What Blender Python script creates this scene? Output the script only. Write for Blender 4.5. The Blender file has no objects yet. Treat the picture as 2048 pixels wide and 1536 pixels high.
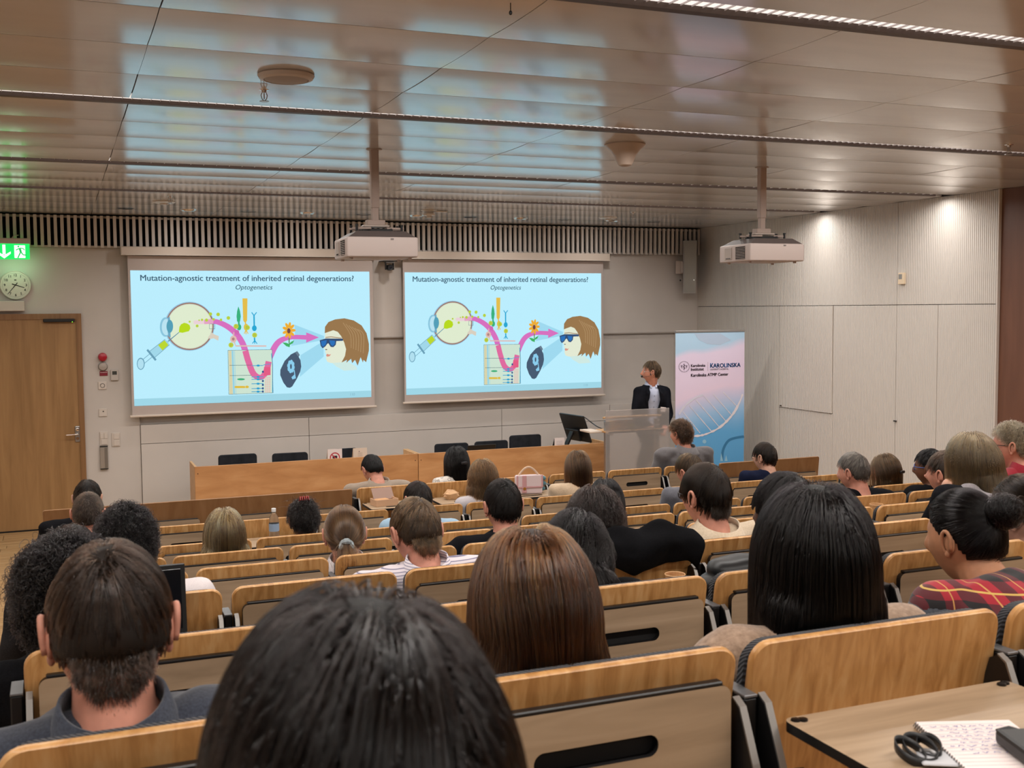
import bpy, bmesh, math, random
import numpy as np
from mathutils import Vector, Matrix
sc = bpy.context.scene
C = sc.collection
rnd = random.Random(7)
PI = math.pi
R = math.radians

# ------------------------------------------------------------------ camera, world, exposure
CZ = 2.31                       # height of the lens above the front floor
FPX = 2217.4                    # focal length in pixels of a 2048 px wide frame
_y, _p, _r = R(22.176), R(-3.887), R(-0.45)
_F = Vector((math.sin(_y) * math.cos(_p), math.cos(_y) * math.cos(_p), math.sin(_p)))
_R0 = _F.cross(Vector((0, 0, 1))).normalized()
_U0 = _R0.cross(_F)
CR = _R0 * math.cos(_r) + _U0 * math.sin(_r)
CU = -_R0 * math.sin(_r) + _U0 * math.cos(_r)
cam = bpy.data.cameras.new('camera')
cam_o = bpy.data.objects.new('camera', cam)
C.objects.link(cam_o)
M = Matrix((CR, CU, -_F)).transposed().to_4x4()
M.translation = (0, 0, CZ)
cam_o.matrix_world = M
cam.sensor_width = 36.0
cam.lens = FPX / 2048 * 36.0
cam.clip_start = 0.05
cam.clip_end = 100
cam.dof.use_dof = True
cam.dof.focus_distance = 7.0
cam.dof.aperture_fstop = 12.0
sc.camera = cam_o

world = bpy.data.worlds.new('world')
sc.world = world
world.use_nodes = True
world.node_tree.nodes['Background'].inputs[0].default_value = (1.0, 0.90, 0.82, 1)
world.node_tree.nodes['Background'].inputs[1].default_value = 0.05
sc.view_settings.view_transform = 'Standard'
sc.view_settings.look = 'None'
sc.view_settings.gamma = 1.0
sc.view_settings.use_curve_mapping = False
sc.view_settings.exposure = 0.14
STRIP = 30.0                    # radiance of the recessed ceiling strips
SLIDE = 0.92                    # radiance of the projected white

sc.cycles.use_adaptive_sampling = True
sc.cycles.adaptive_threshold = 0.06
sc.cycles.max_bounces = 5
sc.cycles.diffuse_bounces = 2
sc.cycles.glossy_bounces = 3
sc.cycles.transmission_bounces = 6
sc.cycles.caustics_reflective = False
sc.cycles.caustics_refractive = False

def px(u, v, Y):
    """point on the plane y = Y seen at pixel (u, v) of the 2048 x 1536 frame"""
    d = _F + CR * ((u - 1024) / FPX) - CU * ((v - 768) / FPX)
    k = Y / d.y
    return Vector((d.x * k, Y, d.z * k + CZ))
def pz(u, v, Z):
    d = _F + CR * ((u - 1024) / FPX) - CU * ((v - 768) / FPX)
    k = (Z - CZ) / d.z
    return Vector((d.x * k, d.y * k, Z))
def pxx(u, v, X):
    d = _F + CR * ((u - 1024) / FPX) - CU * ((v - 768) / FPX)
    k = X / d.x
    return Vector((X, d.y * k, d.z * k + CZ))

# ------------------------------------------------------------------ materials
def lin(c):
    return tuple(((v / 255) / 12.92 if v / 255 <= 0.04045 else ((v / 255 + 0.055) / 1.055) ** 2.4) for v in c) + (1.0,)
MATS = {}
def mat(name, rgb=None, rough=0.6, metal=0.0, spec=0.5, emit=None, estr=1.0, trans=0.0, coat=0.0, sheen=0.0, build=None, alpha=None):
    if name in MATS:
        return MATS[name]
    m = bpy.data.materials.new(name)
    m.use_nodes = True
    nt = m.node_tree
    b = nt.nodes['Principled BSDF']
    if rgb is not None:
        b.inputs['Base Color'].default_value = lin(rgb)
    b.inputs['Roughness'].default_value = rough
    b.inputs['Metallic'].default_value = metal
    b.inputs['Specular IOR Level'].default_value = spec
    b.inputs['Transmission Weight'].default_value = trans
    b.inputs['Coat Weight'].default_value = coat
    b.inputs['Sheen Weight'].default_value = sheen
    if emit is not None:
        b.inputs['Emission Color'].default_value = lin(emit)
        b.inputs['Emission Strength'].default_value = estr
    if alpha is not None:
        b.inputs['Alpha'].default_value = alpha
    if build:
        build(nt, b)
    MATS[name] = m
    return m
def nd(nt, t, **kw):
    n = nt.nodes.new(t)
    for k, v in kw.items():
        setattr(n, k, v)
    return n
def coords(nt, scale=(1, 1, 1), kind='Object', offset_random=0.0, rot=(0, 0, 0)):
    tc = nd(nt, 'ShaderNodeTexCoord')
    mp = nd(nt, 'ShaderNodeMapping')
    mp.inputs['Scale'].default_value = scale
    mp.inputs['Rotation'].default_value = rot
    if offset_random:
        oi = nd(nt, 'ShaderNodeObjectInfo')
        mu = nd(nt, 'ShaderNodeMath', operation='MULTIPLY')
        mu.inputs[1].default_value = offset_random
        nt.links.new(oi.outputs['Random'], mu.inputs[0])
        ad = nd(nt, 'ShaderNodeVectorMath', operation='ADD')
        nt.links.new(tc.outputs[kind], ad.inputs[0])
        nt.links.new(mu.outputs[0], ad.inputs[1])
        nt.links.new(ad.outputs[0], mp.inputs['Vector'])
    else:
        nt.links.new(tc.outputs[kind], mp.inputs['Vector'])
    return mp.outputs[0]
def ramp(nt, fac, stops):
    r = nd(nt, 'ShaderNodeValToRGB')
    while len(r.color_ramp.elements) < len(stops):
        r.color_ramp.elements.new(0.5)
    for e, (p, c) in zip(r.color_ramp.elements, stops):
        e.position = p
        e.color = lin(c)
    nt.links.new(fac, r.inputs[0])
    return r.outputs[0]
def noise(nt, vec, scale=5, detail=3, rough=0.5, dist=0.0):
    n = nd(nt, 'ShaderNodeTexNoise')
    n.inputs['Scale'].default_value = scale
    n.inputs['Detail'].default_value = detail
    n.inputs['Roughness'].default_value = rough
    n.inputs['Distortion'].default_value = dist
    nt.links.new(vec, n.inputs['Vector'])
    return n.outputs['Fac']
def bump(nt, b, h, strength=0.2, dist=0.002):
    bp = nd(nt, 'ShaderNodeBump')
    bp.inputs['Strength'].default_value = strength
    bp.inputs['Distance'].default_value = dist
    nt.links.new(h, bp.inputs['Height'])
    nt.links.new(bp.outputs[0], b.inputs['Normal'])
def wood(name, c0, c1, c2, grain=(40, 40, 1.2), rough=0.4, rnd_off=9.0, lam=None, coat=0.0):
    """veneer whose grain runs along the axis with the small scale; lam = width of the jointed staves across that grain"""
    def bd(nt, b):
        v = coords(nt, grain, offset_random=rnd_off)
        n1 = noise(nt, v, 1.0, 4, 0.55, 0.6)
        col = ramp(nt, n1, [(0.30, c0), (0.52, c1), (0.72, c2)])
        if lam:
            ax, w, amt = lam
            v2 = coords(nt, (1, 1, 1), offset_random=rnd_off * 0.37)
            sp = nd(nt, 'ShaderNodeSeparateXYZ'); nt.links.new(v2, sp.inputs[0])
            dv = nd(nt, 'ShaderNodeMath', operation='DIVIDE'); dv.inputs[1].default_value = w
            nt.links.new(sp.outputs[ax], dv.inputs[0])
            fl = nd(nt, 'ShaderNodeMath', operation='FLOOR'); nt.links.new(dv.outputs[0], fl.inputs[0])
            wn = nd(nt, 'ShaderNodeTexWhiteNoise', noise_dimensions='1D'); nt.links.new(fl.outputs[0], wn.inputs['W'])
            hs = nd(nt, 'ShaderNodeHueSaturation')
            mr = nd(nt, 'ShaderNodeMapRange'); mr.inputs[3].default_value = 1 - amt; mr.inputs[4].default_value = 1 + amt
            nt.links.new(wn.outputs[0], mr.inputs[0]); nt.links.new(mr.outputs[0], hs.inputs['Value'])
            nt.links.new(col, hs.inputs['Color']); col = hs.outputs[0]
        nt.links.new(col, b.inputs['Base Color'])
        bump(nt, b, n1, 0.08, 0.001)
    return mat(name, None, rough, coat=coat, build=bd)
def fabric(name, c0, c1, scale=400, rough=0.95, strength=0.35, sheen=0.25, kind='Object'):
    def bd(nt, b):
        v = coords(nt, kind=kind)
        n1 = noise(nt, v, scale, 2, 0.6)
        n2 = noise(nt, v, 9, 2, 0.5)
        ad = nd(nt, 'ShaderNodeMath', operation='ADD'); nt.links.new(n1, ad.inputs[0]); nt.links.new(n2, ad.inputs[1])
        ml = nd(nt, 'ShaderNodeMath', operation='MULTIPLY'); ml.inputs[1].default_value = 0.5; nt.links.new(ad.outputs[0], ml.inputs[0])
        nt.links.new(ramp(nt, ml.outputs[0], [(0.35, c0), (0.65, c1)]), b.inputs['Base Color'])
        bump(nt, b, n1, strength, 0.0015)
    dk = sum(c1) < 200
    return mat(name, None, rough, spec=0.08 if dk else 0.2, sheen=0.0 if dk else sheen, build=bd)
def plaster(name, c, var=6, rough=0.8):
    def bd(nt, b):
        n = noise(nt, coords(nt), 1.3, 3)
        nt.links.new(ramp(nt, n, [(0.3, tuple(x - var for x in c)), (0.7, tuple(min(255, x + var) for x in c))]), b.inputs['Base Color'])
        bump(nt, b, noise(nt, coords(nt), 260, 2), 0.06, 0.001)
    return mat(name, None, rough, build=bd)

# ------------------------------------------------------------------ mesh helpers
class MB:
    def __init__(self):
        self.v = []; self.f = []
    def add(self, vs, fs):
        o = len(self.v)
        self.v += [tuple(p) for p in vs]
        self.f += [tuple(i + o for i in f) for f in fs]
        return self
    def box(self, c, s, M=None):
        x, y, z = s[0] / 2, s[1] / 2, s[2] / 2
        vs = [Vector((a * x, b * y, d * z)) for a in (-1, 1) for b in (-1, 1) for d in (-1, 1)]
        if M is not None:
            vs = [M @ p for p in vs]
        vs = [p + Vector(c) for p in vs]
        return self.add(vs, [(0, 1, 3, 2), (4, 6, 7, 5), (0, 4, 5, 1), (2, 3, 7, 6), (0, 2, 6, 4), (1, 5, 7, 3)])
    def span(self, a, b):
        return self.box([(a[i] + b[i]) / 2 for i in range(3)], [abs(b[i] - a[i]) for i in range(3)])
    def rbox(self, c, s, r=0.005, seg=2, M=None):
        bm = bmesh.new()
        bmesh.ops.create_cube(bm, size=1)
        for v in bm.verts:
            v.co = Vector((v.co.x * s[0], v.co.y * s[1], v.co.z * s[2]))
        bmesh.ops.bevel(bm, geom=bm.edges[:], offset=min(r, min(s) * 0.45), segments=seg, profile=0.5, affect='EDGES')
        vs = [((M @ v.co) if M is not None else v.co) + Vector(c) for v in bm.verts]
        bm.verts.index_update()
        fs = [[v.index for v in f.verts] for f in bm.faces]
        bm.free()
        return self.add(vs, fs)
    def tube(self, path, r, n=8, cap=True, closed=False):
        P = [Vector(p) for p in path]
        k = len(P)
        rs = r if hasattr(r, '__len__') else [r] * k
        up = None; rings = []
        for i in range(k):
            if closed:
                t = P[(i + 1) % k] - P[i - 1]
            else:
                t = P[min(i + 1, k - 1)] - P[max(i - 1, 0)]
            t = t.normalized() if t.length > 1e-9 else Vector((0, 0, 1))
            if up is None:
                up = Vector((0, 0, 1)) if abs(t.z) < 0.9 else Vector((1, 0, 0))
            s = t.cross(up)
            if s.length < 1e-6:
                s = t.cross(Vector((1, 0.3, 0.2)))
            s.normalize(); up = s.cross(t).normalized()
            rings.append([P[i] + s * (rs[i] * math.cos(a)) + up * (rs[i] * math.sin(a)) for a in [2 * PI * j / n for j in range(n)]])
        vs = [p for rg in rings for p in rg]
        fs = []
        for i in range(k if closed else k - 1):
            i2 = (i + 1) % k
            for j in range(n):
                j2 = (j + 1) % n
                fs.append((i * n + j, i * n + j2, i2 * n + j2, i2 * n + j))
        if cap and not closed:
            fs.append(tuple(range(n - 1, -1, -1)))
            fs.append(tuple((k - 1) * n + j for j in range(n)))
        return self.add(vs, fs)
    def lathe(self, prof, c=(0, 0, 0), axis='z', n=24, cap=True, M=None):
        """prof: list of (radius, height) along the axis"""
        vs = []
        for r, h in prof:
            for j in range(n):
                a = 2 * PI * j / n
                p = (r * math.cos(a), r * math.sin(a), h)
                if axis == 'y':
                    p = (p[0], h, p[1])
                elif axis == 'x':
                    p = (h, p[0], p[1])
                p = Vector(p)
                if M is not None:
                    p = M @ p
                vs.append(p + Vector(c))
        fs = []
        k = len(prof)
        for i in range(k - 1):
            for j in range(n):
                j2 = (j + 1) % n
                fs.append((i * n + j, i * n + j2, (i + 1) * n + j2, (i + 1) * n + j))
        if cap:
            fs.append(tuple(range(n - 1, -1, -1)))
            fs.append(tuple((k - 1) * n + j for j in range(n)))
        return self.add(vs, fs)
    def prism(self, poly, d0, d1, axis='y', origin=(0, 0, 0), M=None):
        """2-D polygon extruded along axis between d0 and d1; for y the polygon is (x, z), for z (x, y), for x (y, z)"""
        def p3(p, d):
            q = {'y': (p[0], d, p[1]), 'z': (p[0], p[1], d), 'x': (d, p[0], p[1])}[axis]
            q = Vector(q)
            if M is not None:
                q = M @ q
            return q + Vector(origin)
        n = len(poly)
        vs = [p3(p, d0) for p in poly] + [p3(p, d1) for p in poly]
        fs = [tuple(range(n)), tuple(range(2 * n - 1, n - 1, -1))]
        for i in range(n):
            j = (i + 1) % n
            fs.append((i, i + n, j + n, j))
        return self.add(vs, fs)
    def ball(self, c, r, nu=14, nv=10, M=None):
        rr = r if hasattr(r, '__len__') else (r, r, r)
        vs = []; fs = []
        for i in range(nv + 1):
            th = PI * i / nv
            for j in range(nu):
                a = 2 * PI * j / nu
                p = Vector((rr[0] * math.sin(th) * math.cos(a), rr[1] * math.sin(th) * math.sin(a), rr[2] * math.cos(th)))
                if M is not None:
                    p = M @ p
                vs.append(p + Vector(c))
        for i in range(nv):
            for j in range(nu):
                j2 = (j + 1) % nu
                a, b_, c_, d = i * nu + j, i * nu + j2, (i + 1) * nu + j2, (i + 1) * nu + j
                if i == 0:
                    fs.append((a, c_, d))
                elif i == nv - 1:
                    fs.append((a, b_, d))
                else:
                    fs.append((a, b_, c_, d))
        return self.add(vs, fs)
    def mesh(self, name, m=None, smooth=False):
        me = bpy.data.meshes.new(name)
        me.from_pydata([tuple(p) for p in self.v], [], self.f)
        me.update()
        bm = bmesh.new(); bm.from_mesh(me)
        bmesh.ops.recalc_face_normals(bm, faces=bm.faces[:])
        bm.to_mesh(me); bm.free()
        if m is not None:
            me.materials.append(m)
        if smooth:
            me.polygons.foreach_set('use_smooth', [True] * len(me.polygons))
            if smooth != 'all':
                try:
                    me.set_sharp_from_angle(angle=R(40))
                except Exception:
                    pass
        return me
    def build(self, name, m, parent=None, smooth=False):
        return link(name, self.mesh(name, m, smooth), parent)
def link(name, data, parent=None):
    o = bpy.data.objects.new(name, data)
    C.objects.link(o)
    if parent is not None:
        o.parent = parent
    return o
def tag(o, label=None, cat=None, group=None, kind=None):
    if label: o['label'] = label
    if cat: o['category'] = cat
    if group: o['group'] = group
    if kind: o['kind'] = kind
    return o
def empty(name, loc=(0, 0, 0), rz=0.0):
    o = bpy.data.objects.new(name, None)
    C.objects.link(o)
    o.location = loc
    o.rotation_euler = (0, 0, rz)
    o.empty_display_size = 0.1
    return o
def struct(name, mb, m, parent=None, smooth=False):
    o = mb.build(name, m, parent, smooth)
    if parent is None:
        o['kind'] = 'structure'
    return o
KIDS = {}
def copy_tree(o, parent=None):
    c = o.copy(); C.objects.link(c); c.parent = parent
    for ch in o.children:
        copy_tree(ch, c)
    return c
def rrect(w, h, r, n=5, cx=0.0, cy=0.0):
    """rounded rectangle outline, counter-clockwise; r is one radius or four (bl, br, tr, tl)"""
    rs = r if hasattr(r, '__len__') else (r, r, r, r)
    out = []
    for (sx, sy, a0, q) in ((-1, -1, PI, rs[0]), (1, -1, 1.5 * PI, rs[1]), (1, 1, 0, rs[2]), (-1, 1, 0.5 * PI, rs[3])):
        ox, oy = cx + sx * (w / 2 - q), cy + sy * (h / 2 - q)
        if q < 1e-6:
            out.append((ox, oy)); continue
        for i in range(n + 1):
            a = a0 + 0.5 * PI * i / n
            out.append((ox + q * math.cos(a), oy + q * math.sin(a)))
    return out
def circle(cx, cy, rx, ry=None, n=28):
    ry = rx if ry is None else ry
    return [(cx + rx * math.cos(2 * PI * i / n), cy + ry * math.sin(2 * PI * i / n)) for i in range(n)]
_txt = {}
def text_mesh(body, size, bold=0.0, shear=0.0, align='CENTER', spacing=1.0):
    key = (body, size, bold, shear, align, spacing)
    if key in _txt:
        return _txt[key].copy()
    cu = bpy.data.curves.new('lettering', 'FONT')
    cu.body = body; cu.size = size; cu.offset = bold; cu.shear = shear; cu.align_x = align
    cu.space_character = spacing
    cu.fill_mode = 'FRONT' if hasattr(cu, 'fill_mode') else cu.fill_mode
    cu.resolution_u = 3
    o = bpy.data.objects.new('lettering', cu); C.objects.link(o)
    bpy.context.view_layer.update()
    dg = bpy.context.evaluated_depsgraph_get()
    me = bpy.data.meshes.new_from_object(o.evaluated_get(dg))
    bpy.data.objects.remove(o); bpy.data.curves.remove(cu)
    _txt[key] = me
    return me.copy()
# ------------------------------------------------------------------ room shell
YF, XR, XL, YB, ZC = 12.73, 7.854, -2.2, -4.2, 3.348
m_wall = plaster('painted_wall', (208, 199, 192))
m_wallp = plaster('painted_panel', (212, 203, 196), 4)
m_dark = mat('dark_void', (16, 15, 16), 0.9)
m_slot = mat('slot_shadow', (52, 44, 40), 0.7)
m_seam = mat('seam', (96, 86, 80), 0.8)
def _rib(nt, b):
    w = nd(nt, 'ShaderNodeTexWave', wave_type='BANDS', bands_direction='Y', wave_profile='SIN')
    w.inputs['Scale'].default_value = 2 * PI / 0.024 / 20.0 * 1.0
    nt.links.new(coords(nt), w.inputs['Vector'])
    bump(nt, b, w.outputs['Fac'], 0.9, 0.006)
m_rib = mat('ribbed_acoustic_board', (220, 212, 204), 0.75, build=_rib)
m_brown = wood('brown_wall_veneer', (104, 66, 48), (112, 72, 53), (120, 78, 58), grain=(2, 8, 1.0), rough=0.5)
m_oak = wood('parquet_oak', (158, 122, 82), (182, 146, 102), (196, 162, 118), grain=(1.4, 28, 28), rough=0.38, rnd_off=23)
m_birch = wood('birch_door', (150, 112, 70), (164, 124, 80), (174, 134, 88), grain=(14, 14, 1.1), rough=0.42)
m_frame = wood('door_frame_oak', (132, 94, 58), (144, 104, 66), (152, 112, 74), grain=(30, 30, 1.5), rough=0.45)

# floor: flat in front, ramped under the seating
RY, RS = 6.87, 0.156
def floor_z(y):
    return max(0.0, RS * (RY - y))
mb = MB()
T = 0.014
prof = [(YB, floor_z(YB) - T), (RY, -T), (YF + 0.3, -T)]
vs = []
for y, z in prof:
    vs += [(XL - 0.2, y, z), (8.3, y, z)]
vs += [(XL - 0.2, YB, -0.4), (8.3, YB, -0.4), (XL - 0.2, YF + 0.3, -0.4), (8.3, YF + 0.3, -0.4)]
mb.add(vs, [(0, 1, 3, 2), (2, 3, 5, 4), (6, 7, 1, 0), (4, 5, 9, 8), (6, 8, 9, 7), (0, 2, 4, 8, 6), (1, 7, 9, 5, 3)])
m_sub = wood('floor_oak', (156, 120, 82), (178, 142, 100), (190, 156, 114), grain=(1.4, 28, 28), rough=0.4, rnd_off=0)
floor = struct('floor', mb, m_sub)
# parquet staves of the aisle and the strip before the door, each a piece of its own
pw = 0.14
yy = 1.9
row = 0
pr = random.Random(3)
stave = {}
def stave_mesh(L, w):
    k = (round(L, 2), round(w, 3))
    if k not in stave:
        stave[k] = MB().rbox((0, 0, -0.007), (L - 0.004, w - 0.004, 0.014), 0.0025, 1).mesh('plank', m_oak)
    return stave[k]
while yy < YF - 0.02:
    w = pw
    y1 = yy + w
    x = -1.55 + pr.choice((0.0, -0.25, -0.5, -0.75))
    xe = -0.19 if yy < 8.6 else (1.12 if yy < 11.2 else 0.72)
    while x < xe - 0.1:
        L = pr.choice((0.9, 1.2, 1.5))
        L = min(L, xe - x) if xe - x - L > 0.25 else xe - x
        L = round(L, 2)
        o = link('plank', stave_mesh(L, w), floor)
        ym = (yy + y1) / 2
        sl = math.atan(RS) if ym < RY else 0.0
        o.location = (x + L / 2, ym, floor_z(ym))
        o.rotation_euler = (-sl, 0, 0)
        x += L
    yy = y1 * 1.0
    row += 1

# front wall
mb = MB()
mb.span((XL - 0.2, YF, 0.0), (0.785, YF + 0.22, 2.99))
mb.span((0.785, YF, 1.983), (7.52, YF + 0.22, 2.99))
mb.span((7.52, YF, 0), (XR + 0.2, YF + 0.22, 2.99))
mb.span((0.785, YF + 0.04, 0), (7.52, YF + 0.22, 1.983))
wall_front = struct('wall_front', mb, m_wall)
seams = [0.788, 2.64, 5.04, 6.54, 7.517]
for a, b in zip(seams[:-1], seams[1:]):
    MB().rbox(((a + b) / 2, YF + 0.01, 0.430), (b - a - 0.005, 0.06, 0.858), 0.002, 1).build('wall_panel', m_wallp, wall_front)
    MB().rbox(((a + b) / 2, YF + 0.01, 0.967), (b - a - 0.005, 0.06, 0.206), 0.002, 1).build('wall_panel', m_wallp, wall_front)
MB().rbox((4.15, YF + 0.018, 1.981), (6.73, 0.05, 0.016), 0.003, 1).build('whiteboard_rail', mat('rail_aluminium', (176, 166, 158), 0.4, 0.3), wall_front)
# black band behind the slats
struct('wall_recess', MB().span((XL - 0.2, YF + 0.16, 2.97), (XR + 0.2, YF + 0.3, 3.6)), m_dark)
m_slat = mat('slat_lacquer', (222, 212, 204), 0.45)
slats = empty('slat_screen', (3.2, YF - 0.066, 2.992))
tag(slats, 'long band of upright pale slats above the projection screens', 'slat screen')
sm = MB().rbox((0, 0, 0.170), (0.0325, 0.040, 0.336), 0.002, 1).mesh('slat', m_slat)
x = -1.5
while x < XR - 0.03:
    o = link('slat', sm, slats)
    o.location = (x - 3.2, 0.0, 0.0)
    x += 0.0652
MB().span((-1.55 - 3.2, 0.03, 0.0), (XR - 3.2, 0.06, 0.022)).build('bottom_batten', m_slat, slats)
MB().span((-1.55 - 3.2, 0.03, 0.314), (XR - 3.2, 0.06, 0.336)).build('top_batten', m_slat, slats)

# left and back walls, not in the picture but closing the room
struct('wall_left', MB().span((XL - 0.2, YB, -0.1), (XL, YF + 0.22, 3.6)), m_wall)
struct('wall_back', MB().span((XL - 0.2, YB - 0.2, -0.1), (XR + 0.3, YB, 3.6)), m_wall)

# right wall: boards with shadow gaps, brown veneer nearer the camera
mb = MB(); mb.span((XR + 0.02, 7.63, 0), (XR + 0.25, YF + 0.22, 3.6)); mb.span((XR + 0.02, YB, -0.1), (XR + 0.25, 7.02, 3.6))
wall_right = struct('wall_right', mb, m_seam)
def rpanel(y0, y1, z0, z1, m=m_rib, d=0.0):
    g = 0.003
    return MB().rbox((XR + 0.012 - d / 2, (y0 + y1) / 2, (z0 + z1) / 2), (0.024 + d, y1 - y0 - 2 * g, z1 - z0 - 2 * g), 0.002, 1).build('wall_panel', m, wall_right)
zs = 2.3165
for a, b in ((7.63, 8.94), (8.94, 10.5), (10.5, YF)):
    rpanel(a, b, zs, ZC)
for a, b in ((7.63, 8.37), (8.37, 8.94), (8.94, 9.93), (10.9, YF)):
    rpanel(a, b, 0.0, zs)
rpanel(9.93, 10.9, 1.127, zs, m_rib, 0.012)
rpanel(9.93, 10.9, 0.0, 1.127)
for a, b in ((-4.2, 0.2), (0.2, 3.9), (3.9, 7.63)):
    rpanel(a, b, 0.0, ZC, m_brown, 0.0)
MB().rbox((XR - 0.006, 7.62, ZC / 2), (0.05, 0.02, ZC), 0.003, 1).build('corner_bead', m_slat, wall_right)
# small latches of the two wall hatches
for (u, v) in ((1562, 811), (1790, 842)):
    p = pxx(u, v, XR - 0.01)
    MB().rbox(p, (0.02, 0.035, 0.012), 0.003, 1).build('latch', mat('dark_steel', (70, 64, 60), 0.4, 0.8), wall_right)

# ceiling: metal trays that sag a little, so each carries its own smeared reflection
mb = MB(); mb.span((XL - 0.2, YB - 0.2, ZC + 0.16), (XR + 0.3, YF + 0.4, ZC + 0.3))
ceiling = struct('ceiling', mb, m_slot)
def _tray(nt, b):
    v = coords(nt, (1, 1, 1))
    n = noise(nt, coords(nt, (1.5, 6, 1), offset_random=7), 1.0, 2)
    nt.links.new(ramp(nt, n, [(0.3, (204, 198, 196)), (0.7, (212, 206, 204))]), b.inputs['Base Color'])
    vo = nd(nt, 'ShaderNodeTexVoronoi'); vo.inputs['Scale'].default_value = 140; vo.inputs['Randomness'].default_value = 0.0
    nt.links.new(v, vo.inputs['Vector'])
    n2 = noise(nt, coords(nt, (0.8, 3.0, 1), offset_random=5), 2.2, 2)
    bump(nt, b, n2, 0.10, 0.004)
m_tray = mat('ceiling_tray_lacquer', None, 0.14, spec=0.95, build=_tray)
SLOT_Y = [0.95, 3.395, 5.842, 8.273, 10.104]
SW = 0.14
def tray_mesh(w, d, sag):
    nx, ny = 2, 14
    vs, fs = [], []
    for j in range(ny + 1):
        t = j / ny
        for i in range(nx + 1):
            vs.append((w * (i / nx - 0.5), d * (t - 0.5), -sag * (1 - (2 * t - 1) ** 2)))
    for j in range(ny):
        for i in range(nx):
            a = j * (nx + 1) + i
            fs.append((a, a + 1, a + nx + 2, a + nx + 1))
    # turned-up edges
    ring = [i for i in range(nx + 1)] + [(j * (nx + 1) + nx) for j in range(1, ny + 1)] + [(ny * (nx + 1) + i) for i in range(nx - 1, -1, -1)] + [j * (nx + 1) for j in range(ny - 1, 0, -1)]
    o = len(vs)
    for k in ring:
        vs.append((vs[k][0], vs[k][1], 0.022))
    n = len(ring)
    for k in range(n):
        fs.append((ring[k], ring[(k + 1) % n], o + (k + 1) % n, o + k))
    b = MB(); b.add(vs, fs)
    return b.mesh('ceiling_panel', m_tray, True)
bays = [(SLOT_Y[0], SLOT_Y[1], 4), (SLOT_Y[1], SLOT_Y[2], 4), (SLOT_Y[2], SLOT_Y[3], 4), (SLOT_Y[3], SLOT_Y[4], 3), (SLOT_Y[4], YF + 0.03, 4)]
XJ = [-2.04, -0.84, 0.356, 1.561, 2.769, 3.962, 5.156, 6.35, XR]
tm = {}
for (a, b, n) in bays:
    y0 = a + SW / 2
    y1 = b - SW / 2 if b < YF else b - 0.02
    d = (y1 - y0) / n
    for k in range(n):
        for i in range(len(XJ) - 1):
            w = XJ[i + 1] - XJ[i]
            key = (round(w, 2), round(d, 3), (i + k) % 3)
            if key not in tm:
                tm[key] = tray_mesh(w - 0.005, d - 0.005, (0.0050, 0.0042, 0.0058)[(i + k) % 3])
            o = link('ceiling_panel', tm[key], ceiling)
            o.location = ((XJ[i] + XJ[i + 1]) / 2, y0 + d * (k + 0.5), ZC)
MB().span((XL - 0.1, YB - 0.1, ZC), (XR, SLOT_Y[0] - SW / 2, ZC + 0.02)).build('rear_ceiling_field', m_tray, ceiling)
MB().span((XL - 0.1, SLOT_Y[0] - SW / 2, ZC), (XJ[0] - 0.003, YF, ZC + 0.02)).build('side_ceiling_field', m_tray, ceiling)
# recessed linear lights: channel, dark far lip, louvred diffuser
m_diff = mat('lamp_diffuser', (240, 238, 240), 0.5, emit=(255, 244, 236), estr=0.9)
m_blade = mat('louvre_blade', (206, 200, 202), 0.35, 0.2)
m_lip = mat('slot_lip', (74, 58, 50), 0.5)
x0, x1 = -1.7, XR - 0.12
names = ['slot_light'] * 5
where = ['above the viewer', 'nearest the camera, crossing the top right corner', 'in front of the hanging projectors', 'just behind the projector poles', 'farthest along the ceiling towards the slats']
for i, y in enumerate(SLOT_Y):
    e = empty('slot_light', (3.0, y, ZC))
    tag(e, 'recessed linear ceiling light, the one ' + where[i], 'ceiling light', 'linear lights between the ceiling panels')
    MB().span((x0 - 3, -SW / 2, 0.10), (x1 - 3, SW / 2, 0.14)).build('housing', m_slot, e)
    MB().span((x0 - 3, SW / 2 - 0.045, -0.006), (x1 - 3, SW / 2 - 0.002, 0.10)).build('lip', m_lip, e)
    MB().span((x0 - 3, -SW / 2 + 0.002, 0.014), (x1 - 3, SW / 2 - 0.047, 0.024)).build('diffuser', m_diff, e)
    bl = MB(); x = x0 - 3
    st = 0.045 if i < 3 else 0.09
    while x < x1 - 3:
        bl.box((x, -0.0225, 0.010), (0.0022, SW - 0.055, 0.007)); x += st
    o = bl.build('louvre', m_blade, e); o['kind'] = 'stuff'
    L = bpy.data.lights.new('slot_light_lamp', 'AREA')
    L.shape = 'RECTANGLE'; L.size = x1 - x0; L.size_y = 0.08
    L.energy = (92, 102, 96, 92, 96)[i]
    L.color = (1.0, 0.955, 0.90)
    L.spread = R(168)
    lo = link('slot_lamp', L, e)
    lo.location = ((x0 + x1) / 2 - 3, -0.02, -0.010)
L = bpy.data.lights.new('rear_lamp', 'AREA'); L.shape = 'RECTANGLE'; L.size = 8.5; L.size_y = 0.12; L.energy = 70; L.color = (1.0, 0.955, 0.90)
lo = link('rear_slot_lamp', L); lo.location = (2.7, -1.4, ZC - 0.01)
# the two wall washers that throw scallops on the right wall
for y in (10.15, 8.4):
    S = bpy.data.lights.new('wall_washer', 'SPOT'); S.energy = 17; S.spot_size = R(78); S.spot_blend = 0.55; S.color = (1.0, 0.9, 0.8); S.shadow_soft_size = 0.03
    so = link('wall_washer_lamp', S)
    so.location = (XR - 0.42, y, ZC - 0.03)
    so.rotation_euler = (0, R(24), 0)
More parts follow.
